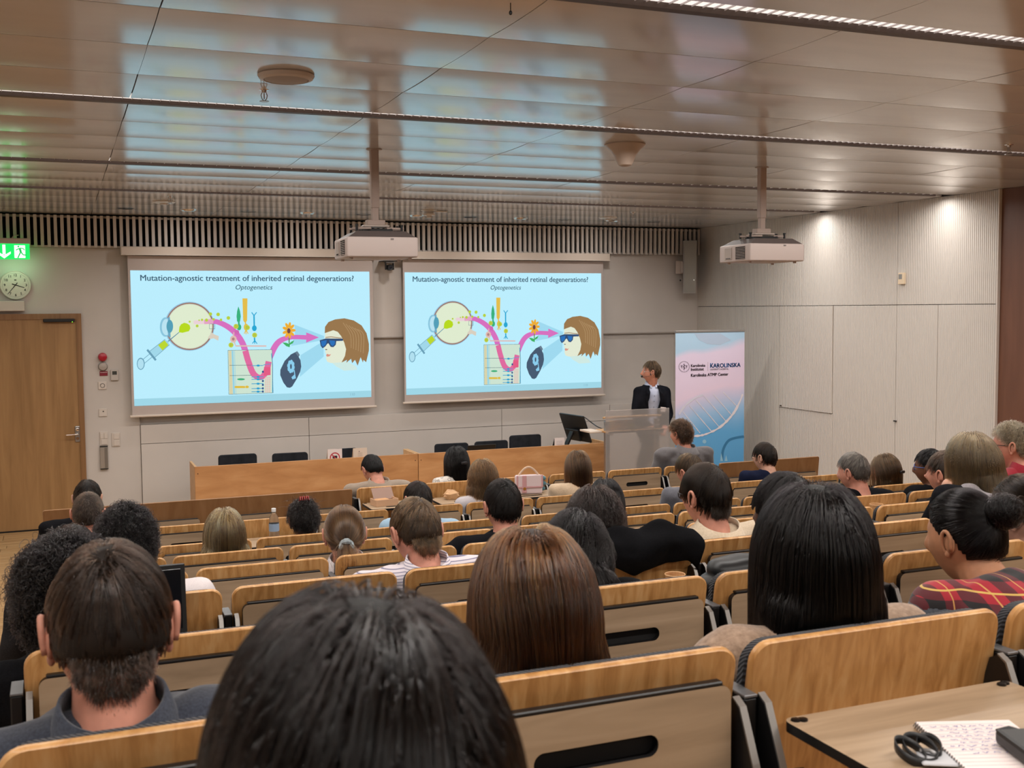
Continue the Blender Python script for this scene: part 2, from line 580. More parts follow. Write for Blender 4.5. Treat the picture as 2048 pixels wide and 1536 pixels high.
# spots aimed at the lectern area and front wall from the ceiling downlights are in the downlight builder
# ------------------------------------------------------------------ ceiling fixtures
m_white = mat('white_plastic', (216, 204, 194), 0.45)
m_whitem = mat('white_enamel', (205, 190, 180), 0.4)
m_grille = mat('speaker_grille', (176, 164, 158), 0.7)
m_chrome = mat('chrome', (210, 200, 192), 0.15, 1.0)
m_black = mat('black_plastic', (22, 22, 24), 0.45)
m_blackm = mat('black_metal', (28, 27, 28), 0.38, 0.4)
m_steel = mat('brushed_steel', (168, 166, 166), 0.32, 0.9)
m_grey = mat('grey_metal', (120, 116, 114), 0.4, 0.6)

p = pz(572, 147, ZC)
e = empty('ceiling_loudspeaker', p)
tag(e, 'round flush ceiling loudspeaker with a pale rim above the left screen', 'loudspeaker')
MB().lathe([(0.118, 0.0), (0.124, -0.010), (0.116, -0.024), (0.098, -0.030), (0.095, -0.020)], n=36).build('rim', m_whitem, e, True)
MB().lathe([(0.094, -0.010), (0.094, -0.028), (0.05, -0.036), (0.012, -0.038)], n=36).build('grille', m_grille, e, True)
MB().rbox((0.02, -0.10, -0.006), (0.08, 0.02, 0.01), 0.003, 1).build('clip', m_whitem, e)

def sprinkler(p, label, s=1.0):
    e = empty('sprinkler', p)
    tag(e, label, 'sprinkler', 'fire sprinkler heads in the ceiling')
    e.scale = (s, s, s)
    MB().lathe([(0.03, 0.0), (0.028, -0.006), (0.014, -0.008), (0.012, -0.022)], n=20).build('escutcheon', m_chrome, e, True)
    mb = MB()
    for sx in (-1, 1):
        mb.tube([(0.010 * sx, 0, -0.018), (0.017 * sx, 0, -0.035), (0.012 * sx, 0, -0.055), (0, 0, -0.066)], 0.0028, 6)
    mb.tube([(0, 0, -0.02), (0, 0, -0.055)], 0.0035, 6)
    mb.build('frame', m_steel, e, True)
    MB().lathe([(0.004, -0.062), (0.026, -0.066), (0.026, -0.069), (0.004, -0.069)], n=20).build('deflector', m_steel, e)
sprinkler(pz(528, 178, ZC), 'bright metal sprinkler head below the round ceiling loudspeaker', 0.85)
sprinkler(pz(2018, 288, ZC), 'sprinkler head at the right edge near the brown wall', 1.0)
sprinkler(pz(340, 392, ZC), 'small distant sprinkler above the left screen case', 1.0)
sprinkler(pz(1266, 424, ZC), 'small distant sprinkler near the wall loudspeaker end', 1.0)

p = pz(1250, 287, ZC)
e = empty('ceiling_antenna', p)
tag(e, 'pale trumpet-shaped dome hanging from the ceiling between the projectors', 'access point')
MB().lathe([(0.128, 0.0), (0.130, -0.012), (0.118, -0.024), (0.092, -0.045), (0.068, -0.08), (0.054, -0.115), (0.044, -0.136), (0.026, -0.144), (0.0005, -0.145)], n=40).build('dome', mat('trumpet_plastic', (196, 176, 162), 0.4), e, True)
MB().lathe([(0.133, 0.0), (0.133, -0.004), (0.128, -0.004)], n=40).build('base_plate', m_whitem, e)

def detector(p, label):
    e = empty('smoke_detector', p)
    tag(e, label, 'smoke detector', 'white discs on the front ceiling')
    MB().lathe([(0.105, 0.0), (0.105, -0.012), (0.08, -0.022), (0.0005, -0.024)], n=28).build('base', m_white, e, True)
    MB().lathe([(0.04, -0.022), (0.038, -0.036), (0.0005, -0.04)], n=20).build('sensor', m_white, e, True)
detector(pz(328, 402, ZC), 'flat white detector disc on the ceiling above the left screen')
detector(pz(1216, 434, ZC), 'flat white detector disc on the ceiling near the right screen end')
e = empty('ceiling_sensor', pz(858, 419, ZC))
tag(e, 'stubby white ceiling sensor with a side arm right of the projector pole', 'sensor')
MB().lathe([(0.085, 0), (0.085, -0.012), (0.05, -0.02), (0.05, -0.04), (0.066, -0.046), (0.062, -0.062), (0.03, -0.066), (0.03, -0.088), (0.0005, -0.09)], n=28).build('body', m_white, e, True)
MB().rbox((0.12, 0, -0.018), (0.16, 0.05, 0.016), 0.006).build('arm', m_white, e)

DL = [(253, 413), (378, 418), (499, 421), (615, 425), (727, 428), (832, 431), (934, 435), (1036, 437), (1126, 439), (1216, 442), (1306, 443)]
ordn = ['first', 'second', 'third', 'fourth', 'fifth', 'sixth', 'seventh', 'eighth', 'ninth', 'tenth', 'last']
for i, (u, v) in enumerate(DL):
    p = pz(u, v, ZC); p.y = 11.84
    e = empty('downlight', p)
    on = i % 2 == 1
    tag(e, ('chrome rimmed' if on else 'dark open') + ' ceiling downlight, ' + ordn[i] + ' from the exit sign along the slats', 'downlight', 'downlights before the slats')
    MB().lathe([(0.088, 0.0), (0.09, -0.003), (0.082, -0.012 if on else -0.008), (0.074, -0.008), (0.07, 0.0)], n=28).build('rim', m_chrome if on else m_black, e, True)
    MB().lathe([(0.07, -0.004), (0.066, 0.012), (0.0005, 0.014)], n=24).build('reflector', m_chrome if on else m_dark, e, True)
    if on:
        S = bpy.data.lights.new('downlight_lamp', 'SPOT'); S.energy = 20; S.spot_size = R(150); S.spot_blend = 1.0; S.color = (1.0, 0.95, 0.9); S.shadow_soft_size = 0.06
        so = link('downlight_lamp', S, e); so.location = (0, 0, -0.02); so.rotation_euler = (R(24), 0, 0)
p = pz(1021, 4, ZC)
e = empty('ceiling_hook', p); tag(e, 'small dark hook hanging from the ceiling at the top edge', 'hook')
MB().tube([(0, 0, 0), (0, 0, -0.03)], 0.0016, 6).build('stem', m_black, e)
MB().ball((0, 0, -0.036), (0.006, 0.006, 0.008), 10, 8).build('bead', m_black, e, True)

# ------------------------------------------------------------------ projectors on poles
def projector(pole_u, pole_v, py, label, rz):
    base = pz(pole_u, pole_v, ZC)
    e = empty('ceiling_projector', (base.x, base.y, ZC), rz)
    tag(e, label, 'projector', 'video projectors on ceiling poles')
    mp = mat('projector_pole', (188, 168, 158), 0.5)
    mw = mat('projector_casing', (206, 190, 184), 0.5)
    md = mat('projector_top', (96, 86, 84), 0.55)
    MB().lathe([(0.05, 0), (0.05, -0.006), (0.034, -0.01)], n=24).build('ceiling_plate', mp, e, True)
    MB().rbox((0, 0, -0.19), (0.052, 0.052, 0.38), 0.006).build('pole', mp, e)
    MB().rbox((0, 0, -0.42), (0.042, 0.042, 0.12), 0.005).build('pole_extension', mp, e)
    bk = empty_child('bracket', e)
    MB().rbox((0, 0, -0.475), (0.12, 0.07, 0.035), 0.004, 1).build('clamp', mp, bk)
    MB().rbox((0, 0, -0.498), (0.17, 0.10, 0.012), 0.003, 1).build('plate', m_whitem, bk)
    for (dx, dy, a) in ((-0.11, 0.05, 0.5), (0.12, 0.05, -0.4), (-0.10, -0.06, -0.4), (0.12, -0.05, 0.15)):
        MB().rbox((dx, dy, -0.515), (0.12, 0.022, 0.014), 0.003, 1, Matrix.Rotation(a, 3, 'Z')).build('arm', mp, bk)
        MB().lathe([(0.008, -0.53), (0.008, -0.50), (0.011, -0.50), (0.011, -0.49), (0.0005, -0.49)], (dx * 1.35, dy * 1.1, 0), n=10).build('screw', m_black, bk)
    MB().rbox((0, 0.0, -0.528), (0.20, 0.14, 0.026), 0.004, 1).build('mount_block', m_black, e)
    # casing: a shallow box with a bevelled dark top
    W, D, H = 0.46, 0.44, 0.128
    z1 = -0.578
    z0 = z1 - H
    bd = MB(); bd.rbox((0, 0, (z0 + z1) / 2), (W, D, H), 0.012, 3); bd.build('casing', mw, e, True)
    w2, d2 = W / 2 - 0.008, D / 2 - 0.008
    t = MB()
    t.add([(-w2, -d2, z1 - 0.004), (w2, -d2, z1 - 0.004), (w2, d2, z1 - 0.004), (-w2, d2, z1 - 0.004), (-w2 + 0.07, -d2 + 0.05, z1 + 0.04), (w2 - 0.06, -d2 + 0.05, z1 + 0.04), (w2 - 0.06, d2 - 0.06, z1 + 0.04), (-w2 + 0.07, d2 - 0.06, z1 + 0.04)],
          [(0, 1, 5, 4), (1, 2, 6, 5), (2, 3, 7, 6), (3, 0, 4, 7), (4, 5, 6, 7), (3, 2, 1, 0)])
    t.build('top_cover', md, e)
    # side grille towards the viewer's side (left flank) and socket panel
    g = empty_child('side_grille', e)
    MB().rbox((-W / 2 - 0.001, -0.085, (z0 + z1) / 2), (0.008, 0.13, 0.096), 0.003, 1).build('vent_back', m_dark, g)
    for k in range(9):
        MB().rbox((-W / 2 - 0.004, -0.085, z0 + 0.02 + k * 0.0112), (0.008, 0.13, 0.0036), 0.001, 1).build('louvre', mw, g)
    MB().rbox((-W / 2 - 0.002, 0.085, (z0 + z1) / 2), (0.006, 0.10, 0.09), 0.002, 1).build('socket_panel', mat('socket_panel_plastic', (190, 176, 168), 0.5), e)
    for k in range(4):
        MB().rbox((-W / 2 - 0.005, 0.055 + k * 0.018, z0 + 0.028), (0.004, 0.008, 0.01), 0.001, 1).build('socket', m_black, e)
    MB().rbox((0.06, -D / 2 - 0.001, z1 - 0.014), (0.02, 0.004, 0.01), 0.001, 1).build('badge', mat('badge_grey', (140, 130, 128), 0.4), e)
    MB().lathe([(0.055, 0), (0.055, 0.02), (0.045, 0.03)], (0.10, D / 2 - 0.005, (z0 + z1) / 2), 'y', 24).build('lens', m_black, e, True)
    for (dx, dy) in ((-0.19, -0.15), (0.19, -0.15), (0.19, 0.15), (-0.19, 0.15)):
        MB().lathe([(0.012, 0), (0.012, -0.012)], (dx, dy, z0), n=12).build('foot', mw, e)
    return e
def empty_child(name, parent):
    o = bpy.data.objects.new(name, None); C.objects.link(o); o.parent = parent; o.empty_display_size = 0.05
    return o
projector(748, 298, 6.5, 'white projector on a ceiling pole, hanging before the gap between the screens', R(-3))
projector(1524, 334, 6.5, 'white projector on a ceiling pole, hanging before the right wall', R(-3))

# ------------------------------------------------------------------ front wall fittings
# door
d = empty('door_1', (-0.304, YF, 0)); d['kind'] = 'structure'
xc = d.location.x
MB().span((-0.474, -0.030, 0.008), (0.474, 0.012, 2.235)).build('door_leaf', m_birch, d)
MB().span((0.474, -0.042, 0.0), (0.526, 0.02, 2.295)).build('door_jamb', m_frame, d)
MB().span((-0.526, -0.042, 0.0), (-0.474, 0.02, 2.295)).build('door_jamb', m_frame, d)
MB().span((-0.474, -0.042, 2.235), (0.474, 0.02, 2.295)).build('door_head', m_frame, d)
MB().span((-0.526, -0.05, 0.0), (0.526, 0.0, 0.012)).build('threshold', m_dark, d)
cl = px(118, 641, YF - 0.05)
MB().rbox((cl.x - xc, -0.058, cl.z), (0.31, 0.05, 0.036), 0.008).build('door_closer', m_black, d)
MB().ball((cl.x - xc + 0.13, -0.083, cl.z - 0.016), 0.004, 8, 6).build('closer_light', mat('green_led', (120, 255, 60), emit=(140, 255, 60), estr=2.0), d)
hp = px(155, 868, YF - 0.03)
h = MB().rbox((hp.x - xc, -0.036, hp.z), (0.048, 0.012, 0.17), 0.006).build('lock_plate', m_steel, d)
MB().lathe([(0.018, -0.042), (0.018, -0.052), (0.012, -0.054)], (hp.x - xc, 0, hp.z + 0.05), 'y', 18).build('lock_cylinder', m_chrome, h, True)
MB().lathe([(0.016, -0.042), (0.016, -0.05)], (hp.x - xc, 0, hp.z - 0.045), 'y', 18).build('thumb_turn', m_chrome, h, True)
MB().tube([(hp.x - xc, -0.04, hp.z + 0.0), (hp.x - xc, -0.085, hp.z), (hp.x - xc - 0.02, -0.092, hp.z), (hp.x - xc - 0.115, -0.09, hp.z - 0.004)], 0.009, 10).build('lever', m_chrome, h, True)

# exit sign
c0, c1 = px(0, 487, YF - 0.25), px(60, 519, YF - 0.25)
wx = 0.33
sx1 = c1.x; sx0 = c1.x - wx; z1 = c0.z; z0 = c1.z
e = empty('exit_sign', ((sx0 + sx1) / 2, YF - 0.25, (z0 + z1) / 2))
tag(e, 'lit green emergency exit sign with running figure and down arrow above the clock', 'exit sign')
w, hgt = wx, z1 - z0
MB().rbox((0, 0, 0), (w, 0.012, hgt), 0.002, 1).build('sign_plate', mat('exit_green', (10, 190, 80), 0.4, emit=(14, 214, 92), estr=1.1), e)
MB().rbox((0, 0.0, hgt / 2 + 0.028), (w + 0.012, 0.05, 0.056), 0.006).build('lamp_housing', m_white, e)
MB().tube([(0.0, 0.0, hgt / 2 + 0.05), (0.02, 0.1, hgt / 2 + 0.09), (0.06, 0.2, hgt / 2 + 0.10)], 0.006, 6).build('cable', m_white, e)
for sxx in (-0.12, 0.12):
    MB().span((sxx - 0.01, 0.0, hgt / 2 + 0.03), (sxx + 0.01, 0.22, hgt / 2 + 0.045)).build('bracket', m_white, e)
mwl = mat('exit_white', (235, 255, 240), 0.4, emit=(232, 255, 240), estr=1.25)
mgr = mat('exit_figure_green', (10, 150, 60), 0.4, emit=(12, 190, 84), estr=0.9)
def flat(polys, y, m, name, parent):
    b = MB()
    for pl in polys:
        b.add([(q[0], y, q[1]) for q in pl], [tuple(range(len(pl)))])
    return b.build(name, m, parent)
s = hgt / 2
ax = w / 2 - 0.240
flat([[(ax - 0.014, s * 0.85), (ax + 0.014, s * 0.85), (ax + 0.014, -s * 0.4), (ax - 0.014, -s * 0.4)],
      [(ax - 0.062, 0.0), (ax - 0.062, -s * 0.28), (ax, -s * 0.9), (ax, -s * 0.5)], [(ax + 0.062, 0.0), (ax + 0.062, -s * 0.28), (ax, -s * 0.9), (ax, -s * 0.5)]], -0.0075, mwl, 'arrow', e)
fx = w / 2 - 0.092
flat([[(fx - 0.052, -s * 0.82), (fx + 0.050, -s * 0.82), (fx + 0.050, s * 0.8), (fx - 0.052, s * 0.8)]], -0.0075, mwl, 'doorway_symbol', e)
def seg(a, b, t):
    dx, dz = b[0] - a[0], b[1] - a[1]
    L = math.hypot(dx, dz); nx, nz = -dz / L * t, dx / L * t
    return [(a[0] + nx, a[1] + nz), (b[0] + nx, b[1] + nz), (b[0] - nx, b[1] - nz), (a[0] - nx, a[1] - nz)]
k = s / 0.075
F = lambda a, b: (fx + a * k, b * k)
flat([[F(*q) for q in circle(-0.012, 0.048, 0.0085, n=12)], seg(F(-0.002, 0.034), F(0.008, -0.004), 0.010), seg(F(-0.002, 0.032), F(-0.036, 0.012), 0.0045), seg(F(0.002, 0.034), F(0.034, 0.028), 0.0045), seg(F(0.034, 0.028), F(0.040, 0.012), 0.0045),
      seg(F(0.008, -0.002), F(-0.006, -0.03), 0.006), seg(F(-0.006, -0.03), F(-0.020, -0.062), 0.0055), seg(F(0.010, -0.004), F(0.026, -0.03), 0.006), seg(F(0.026, -0.03), F(0.056, -0.034), 0.0055)], -0.0085, mgr, 'running_figure', e)
L = bpy.data.lights.new('exit_glow', 'AREA'); L.shape = 'RECTANGLE'; L.size = w; L.size_y = 0.03; L.energy = 0.5; L.color = (0.55, 1.0, 0.6)
lo = link('sign_lamp', L, e); lo.location = (0, 0.03, -hgt / 2 - 0.004)
lo.rotation_euler = (R(40), 0, 0)

# clock
p = px(31, 570, YF - 0.03)
e = empty('wall_clock', (p.x, YF, p.z))
tag(e, 'round white wall clock with black hands and numerals beside the exit sign', 'clock')
rc = 0.152
MB().lathe([(rc - 0.012, 0.0), (rc, 0.0), (rc, -0.03), (rc - 0.004, -0.036), (rc - 0.008, -0.036), (rc - 0.0085, -0.002)], axis='y', n=48, cap=False).build('rim', m_white, e, True)
MB().lathe([(rc - 0.009, -0.004), (rc - 0.009, -0.0312), (0.0005, -0.0312)], axis='y', n=48).build('dial', mat('clock_dial', (226, 214, 204), 0.5), e)
mk = mat('clock_black', (20, 18, 18), 0.6)
for i in range(1, 13):
    a = PI / 2 - 2 * PI * i / 12
    t = link('numeral', text_mesh(str(i), 0.036, 0.0006), e)
    t.data.materials.clear(); t.data.materials.append(mk)
    t.rotation_euler = (PI / 2, 0, 0)
    t.location = (0.103 * math.cos(a), -0.0322, 0.103 * math.sin(a) - 0.0125)
tk = MB()
for i in range(60):
    a = 2 * PI * i / 60
    l = 0.006 if i % 5 else 0.009
    r0 = 0.128
    tk.add([Vector((math.cos(a) * r0 - math.sin(a) * q, -0.0320, math.sin(a) * r0 + math.cos(a) * q)) for q in (-0.0012, 0.0012)] + [Vector((math.cos(a) * (r0 - l) - math.sin(a) * q, -0.0320, math.sin(a) * (r0 - l) + math.cos(a) * q)) for q in (0.0012, -0.0012)], [(0, 1, 2, 3)])
tk.build('minute_marks', mk, e)
def hand(ang, L, tail, wd, name, y):
    a = PI / 2 - ang
    u_, n_ = Vector((math.cos(a), 0, math.sin(a))), Vector((-math.sin(a), 0, math.cos(a)))
    b = MB(); b.add([-u_ * tail - n_ * wd, -u_ * tail + n_ * wd, u_ * L + n_ * wd * 0.6, u_ * L - n_ * wd * 0.6], [(0, 1, 2, 3)])
    o = b.build(name, mk, e); o.location = (0, y, 0)
hand(2 * PI * (3 + 37 / 60) / 12, 0.088, 0.035, 0.0055, 'hour_hand', -0.0330)
hand(2 * PI * 36.5 / 60, 0.122, 0.03, 0.0042, 'minute_hand', -0.0336)
MB().rbox((0.0, -0.0325, 0.052), (0.02, 0.001, 0.010), 0.0004, 1).build('maker_mark', mk, e)
# box under the clock
b0 = px(49, 602, YF - 0.05); b1 = px(49, 622, YF - 0.05)
e = tag(MB().rbox((b0.x - 0.22, YF - 0.05, (b0.z + b1.z) / 2), (0.44, 0.10, b0.z - b1.z), 0.006).build('door_operator', m_white), 'white door operator box fixed above the wooden door', 'door operator')

# fittings between door and left screen
def at_wall(u, v, dy=0.0):
    return px(u, v, YF - dy)
e = empty('fire_alarm', (at_wall(205, 714).x, YF, at_wall(205, 714).z))
tag(e, 'red fire alarm lamp with clear lens beneath it on the wall', 'alarm')
MB().lathe([(0.047, 0), (0.047, -0.03), (0.04, -0.05), (0.02, -0.058), (0.0005, -0.06)], axis='y', n=28).build('red_dome', mat('alarm_red', (176, 20, 44), 0.3), e, True)
q = at_wall(205, 733); dz = q.z - e.location.z
MB().lathe([(0.045, 0), (0.045, -0.02), (0.038, -0.034), (0.0005, -0.04)], (0, 0, dz), 'y', 28).build('clear_lens', mat('alarm_lens', (176, 164, 156), 0.25), e, True)
MB().lathe([(0.047, -0.002), (0.049, -0.012), (0.045, -0.014)], (0, 0, dz), 'y', 28).build('lens_ring', m_grey, e, True)
MB().rbox((0.006, -0.004, at_wall(205, 747).z - e.location.z), (0.082, 0.006, 0.05), 0.002, 1).build('label_plate', mat('alarm_label', (132, 24, 44), 0.5), e)
MB().span((-0.03, -0.0078, at_wall(205, 745).z - e.location.z - 0.002), (0.042, -0.0072, at_wall(205, 745).z - e.location.z + 0.003)).build('label_line', mat('label_white', (220, 205, 200), 0.5), e)
def plate(u, v, w, h, name, label, cat, dpt=0.012, m=None, grp=None):
    q = at_wall(u, v)
    e = empty(name, (q.x, YF, q.z))
    tag(e, label, cat, grp)
    MB().rbox((0, -dpt / 2, 0), (w, dpt, h), 0.003, 1).build('cover_plate', m or m_white, e)
    return e
e = plate(229, 750, 0.078, 0.115, 'room_thermostat', 'grey wall thermostat with dark display beside the alarm', 'thermostat', 0.026, mat('thermo_grey', (196, 186, 178), 0.5))
MB().rbox((0, -0.0272, 0.024), (0.046, 0.002, 0.038), 0.001, 1).build('display', mat('lcd', (70, 72, 68), 0.25), e)
e = plate(205, 771, 0.085, 0.085, 'power_socket', 'single white power socket under the alarm label', 'socket')
MB().lathe([(0.024, -0.012), (0.024, -0.0145), (0.019, -0.0145), (0.019, -0.0125)], axis='y', n=24).build('socket_ring', m_grey, e)
for sxx in (-0.008, 0.008):
    MB().lathe([(0.003, -0.0125), (0.003, -0.0135)], (sxx, 0, 0), 'y', 8).build('pin_hole', m_black, e)
MB().rbox((0, -0.0135, 0), (0.052, 0.002, 0.052), 0.002, 1).build('insert', m_white, e)
e = plate(206, 825, 0.085, 0.085, 'wall_button', 'blank white wall plate with one small black dot', 'wall plate')
MB().lathe([(0.007, -0.012), (0.007, -0.014)], (0.003, 0, 0.012), 'y', 12).build('sensor_eye', m_black, e)
e = plate(208, 877, 0.085, 0.15, 'light_switch', 'double white light switch panel above the metal card box', 'switch')
for (a, b) in ((-0.02, 0.03), (0.02, 0.03), (0.0, -0.035)):
    MB().rbox((a, -0.0145, b), (0.036 if b > 0 else 0.06, 0.006, 0.06 if b > 0 else 0.055), 0.002, 1).build('rocker', m_white, e)
e = plate(232, 879, 0.085, 0.15, 'light_switch', 'white light switch panel with two stacked rockers near the left screen', 'switch')
for b in (0.035, -0.035):
    MB().rbox((0.005, -0.0145, b), (0.06, 0.006, 0.06), 0.002, 1).build('rocker', m_white, e)
e = plate(208, 915, 0.08, 0.235, 'card_reader', 'tall aluminium box with dark ends below the light switch', 'card reader', 0.03, mat('alu_box', (176, 168, 160), 0.35, 0.5))
for b in (0.121, -0.121):
    MB().rbox((0, -0.016, b), (0.082, 0.034, 0.008), 0.002, 1).build('end_cap', m_black, e)
MB().rbox((0.022, -0.031, 0), (0.03, 0.004, 0.22), 0.001, 1).build('slide_cover', mat('alu_dark', (140, 134, 128), 0.35, 0.5), e)

# camera between the screens
p = px(779, 535, YF - 0.16)
e = empty('conference_camera', p)
tag(e, 'small black conference camera on a bracket between the two screens', 'camera')
MB().rbox((0, 0.06, 0.075), (0.17, 0.22, 0.008), 0.002, 1).build('shelf', m_black, e)
MB().rbox((0, 0.01, 0.060), (0.10, 0.08, 0.024), 0.006).build('base', m_grey, e)
for sxx in (-1, 1):
    MB().rbox((sxx * 0.045, 0, 0.015), (0.014, 0.04, 0.085), 0.006).build('yoke', m_black, e)
MB().lathe([(0.028, 0.045), (0.036, 0.03), (0.036, -0.04), (0.030, -0.05), (0.018, -0.048)], (0, 0, -0.0), 'y', 24).build('camera_head', m_black, e, True)
MB().lathe([(0.018, -0.046), (0.018, -0.049), (0.0005, -0.05)], (0, 0, 0), 'y', 20).build('lens', mat('lens_glass', (30, 32, 40), 0.08), e, True)

# loudspeaker on the wall by the corner
p = px(1380, 534, YF - 0.22)
e = empty('wall_loudspeaker', p, R(-28))
tag(e, 'tall pale wall loudspeaker tilted down beside the slats', 'loudspeaker')
hh = 0.34
MB().prism([(-0.085, -hh), (0.07, -hh + 0.0), (0.085, hh), (-0.085, hh)], 0.10, -0.06, 'y').build('cabinet', mat('speaker_cabinet', (196, 190, 188), 0.5), e)
b = MB()
n = 14
vs = []; fs = []
for i in range(n + 1):
    t = i / n
    zz = -hh + 0.01 + (2 * hh - 0.02) * t
    yy = -0.06 - 0.045 * math.sin(t * PI * 0.55 + 0.25)
    vs += [(-0.078, yy, zz), (0.066 + 0.012 * t, yy, zz), (0.066 + 0.012 * t, -0.055, zz), (-0.078, -0.055, zz)]
for i in range(n):
    a = i * 4
    for j in range(4):
        fs.append((a + j, a + (j + 1) % 4, a + 4 + (j + 1) % 4, a + 4 + j))
fs += [(3, 2, 1, 0), (n * 4, n * 4 + 1, n * 4 + 2, n * 4 + 3)]
b.add(vs, fs); b.build('front_grille', mat('speaker_front', (164, 160, 152), 0.7), e, True)
MB().rbox((-0.13, 0.08, 0.0), (0.10, 0.02, 0.17), 0.004, 1).build('wall_plate', m_whitem, e)
MB().rbox((-0.10, 0.04, 0.0), (0.03, 0.10, 0.15), 0.004, 1).build('bracket', m_whitem, e)
MB().lathe([(0.012, 0), (0.012, -0.012)], (-0.12, 0.085, -0.17), 'y', 14).build('cable_hole', m_black, e)
MB().ball((0.045, -0.098, -0.17), 0.006, 8, 6).build('indicator', mat('led_white', (255, 250, 240), emit=(255, 250, 240), estr=0.6), e)

# thermostat on the right wall
p = pxx(1806, 557, XR - 0.0)
e = empty('room_thermostat', (XR, p.y, p.z))
tag(e, 'small cream thermostat with grey display on the ribbed right wall', 'thermostat')
MB().rbox((-0.014, 0, 0), (0.028, 0.085, 0.115), 0.004, 1).build('cover', mat('thermo_cream', (236, 214, 184), 0.5), e)
MB().rbox((-0.0285, 0.008, 0.018), (0.002, 0.05, 0.05), 0.001, 1).build('display', mat('thermo_display', (150, 146, 142), 0.3), e)
# ------------------------------------------------------------------ projection screens and the projected slide
YS = YF - 0.11
m_fab = mat('screen_fabric', (196, 182, 176), 0.85)
m_case = mat('screen_case', (222, 206, 192), 0.45)
def emis(name, c, k=1.0):
    return mat(name, (8, 8, 8), 0.9, spec=0.0, emit=c, estr=SLIDE * k)
# slide corners in the reference crop (left screen), used to lay the drawing out flat
_q = [(78, 190), (1888, 205), (1910, 1152), (108, 1222)]
A = []; Bv = []
for (x, y), (X, Y) in zip(_q, [(0, 0), (1, 0), (1, 1), (0, 1)]):
    A.append([x, y, 1, 0, 0, 0, -X * x, -X * y]); Bv.append(X)
    A.append([0, 0, 0, x, y, 1, -Y * x, -Y * y]); Bv.append(Y)
_h = np.linalg.solve(np.array(A, float), np.array(Bv, float))
def corners(us):
    P = [px(u, v, YS - 0.004) for u, v in us]
    x0, x1 = (P[0].x + P[3].x) / 2, (P[1].x + P[2].x) / 2
    z1, z0 = (P[0].z + P[1].z) / 2, (P[2].z + P[3].z) / 2
    return x0, x1, z0, z1
SL = corners([(260.6, 540), (737.8, 544), (743.6, 793.8), (268.5, 812.3)])
SR = corners([(809, 544.6), (1202, 546.7), (1203, 774.8), (813, 790.6)])
W0, H0 = SL[1] - SL[0], SL[3] - SL[2]
def sp(p):
    x, y = p
    w = _h[6] * x + _h[7] * y + 1
    return ((_h[0] * x + _h[1] * y + _h[2]) / w * W0, -(_h[3] * x + _h[4] * y + _h[5]) / w * H0)
_lay = [0]
def sh(name, polys, col, parent, k=1.0, mapped=False):
    """flat shapes printed in the slide, drawn in crop pixels"""
    _lay[0] += 1
    y = -0.0003 * _lay[0]
    b = MB()
    for pl in polys:
        q = pl if mapped else [sp(p) for p in pl]
        b.add([(a, y, c) for a, c in q], [tuple(range(len(q)))])
    me = bpy.data.meshes.new(name)
    me.from_pydata(b.v, [], b.f)
    bm = bmesh.new(); bm.from_mesh(me)
    bmesh.ops.triangulate(bm, faces=bm.faces[:]); bm.to_mesh(me); bm.free()
    me.materials.append(emis('slide_%d_%d_%d' % col, col, k))
    return link(name, me, parent)
def stroke(path, w, closed=False):
    """a line of width w (or one per point) as a list of quads"""
    out = []
    n = len(path)
    ws = w if hasattr(w, '__len__') else [w] * n
    nm = []
    for i in range(n):
        a = path[i - 1] if (i or closed) else path[i]
        c = path[(i + 1) % n] if (i < n - 1 or closed) else path[i]
        dx, dy = c[0] - a[0], c[1] - a[1]
        L = math.hypot(dx, dy) or 1
        nm.append((-dy / L, dx / L))
    for i in range(n if closed else n - 1):
        j = (i + 1) % n
        p, q = path[i], path[j]
        out.append([(p[0] + nm[i][0] * ws[i] / 2, p[1] + nm[i][1] * ws[i] / 2), (q[0] + nm[j][0] * ws[j] / 2, q[1] + nm[j][1] * ws[j] / 2),
                    (q[0] - nm[j][0] * ws[j] / 2, q[1] - nm[j][1] * ws[j] / 2), (p[0] - nm[i][0] * ws[i] / 2, p[1] - nm[i][1] * ws[i] / 2)])
    return out
def spline(pts, n=6):
    out = []
    for i in range(len(pts) - 1):
        p0, p1, p2, p3 = pts[max(i - 1, 0)], pts[i], pts[i + 1], pts[min(i + 2, len(pts) - 1)]
        for k in range(n):
            t = k / n
            out.append(tuple(0.5 * (2 * p1[d] + (p2[d] - p0[d]) * t + (2 * p0[d] - 5 * p1[d] + 4 * p2[d] - p3[d]) * t * t + (3 * p1[d] - p0[d] - 3 * p2[d] + p3[d]) * t ** 3) for d in range(len(p1))))
    out.append(tuple(pts[-1]))
    return out
def thicken(me, d):
    bm = bmesh.new(); bm.from_mesh(me)
    out = bmesh.new()
    for dx, dy in ((-d, 0), (d, 0), (0, d * 0.5), (0, -d * 0.5)):
        m2 = me.copy()
        for v in m2.vertices:
            v.co.x += dx; v.co.y += dy
        out.from_mesh(m2); bpy.data.meshes.remove(m2)
    out.to_mesh(me); out.free(); bm.free()
    return me
def slide_text(name, body, cx, cy, width, col, parent, bold=0.0, shear=0.0):
    _lay[0] += 1
    me = text_mesh(body, 0.1, 0.0, shear)
    if bold:
        me = thicken(me, bold)
    xs = [v.co.x for v in me.vertices]; ys = [v.co.y for v in me.vertices]
    k = (sp((cx + width / 2, cy))[0] - sp((cx - width / 2, cy))[0]) / (max(xs) - min(xs))
    mx, my = (max(xs) + min(xs)) / 2, 0.033
    c = sp((cx, cy))
    for v in me.vertices:
        v.co = ((v.co.x - mx) * k + c[0], -0.0003 * _lay[0], (v.co.y - my) * k + c[1])
    me.materials.clear(); me.materials.append(emis('slide_%d_%d_%d' % col, col))
    return link(name, me, parent)
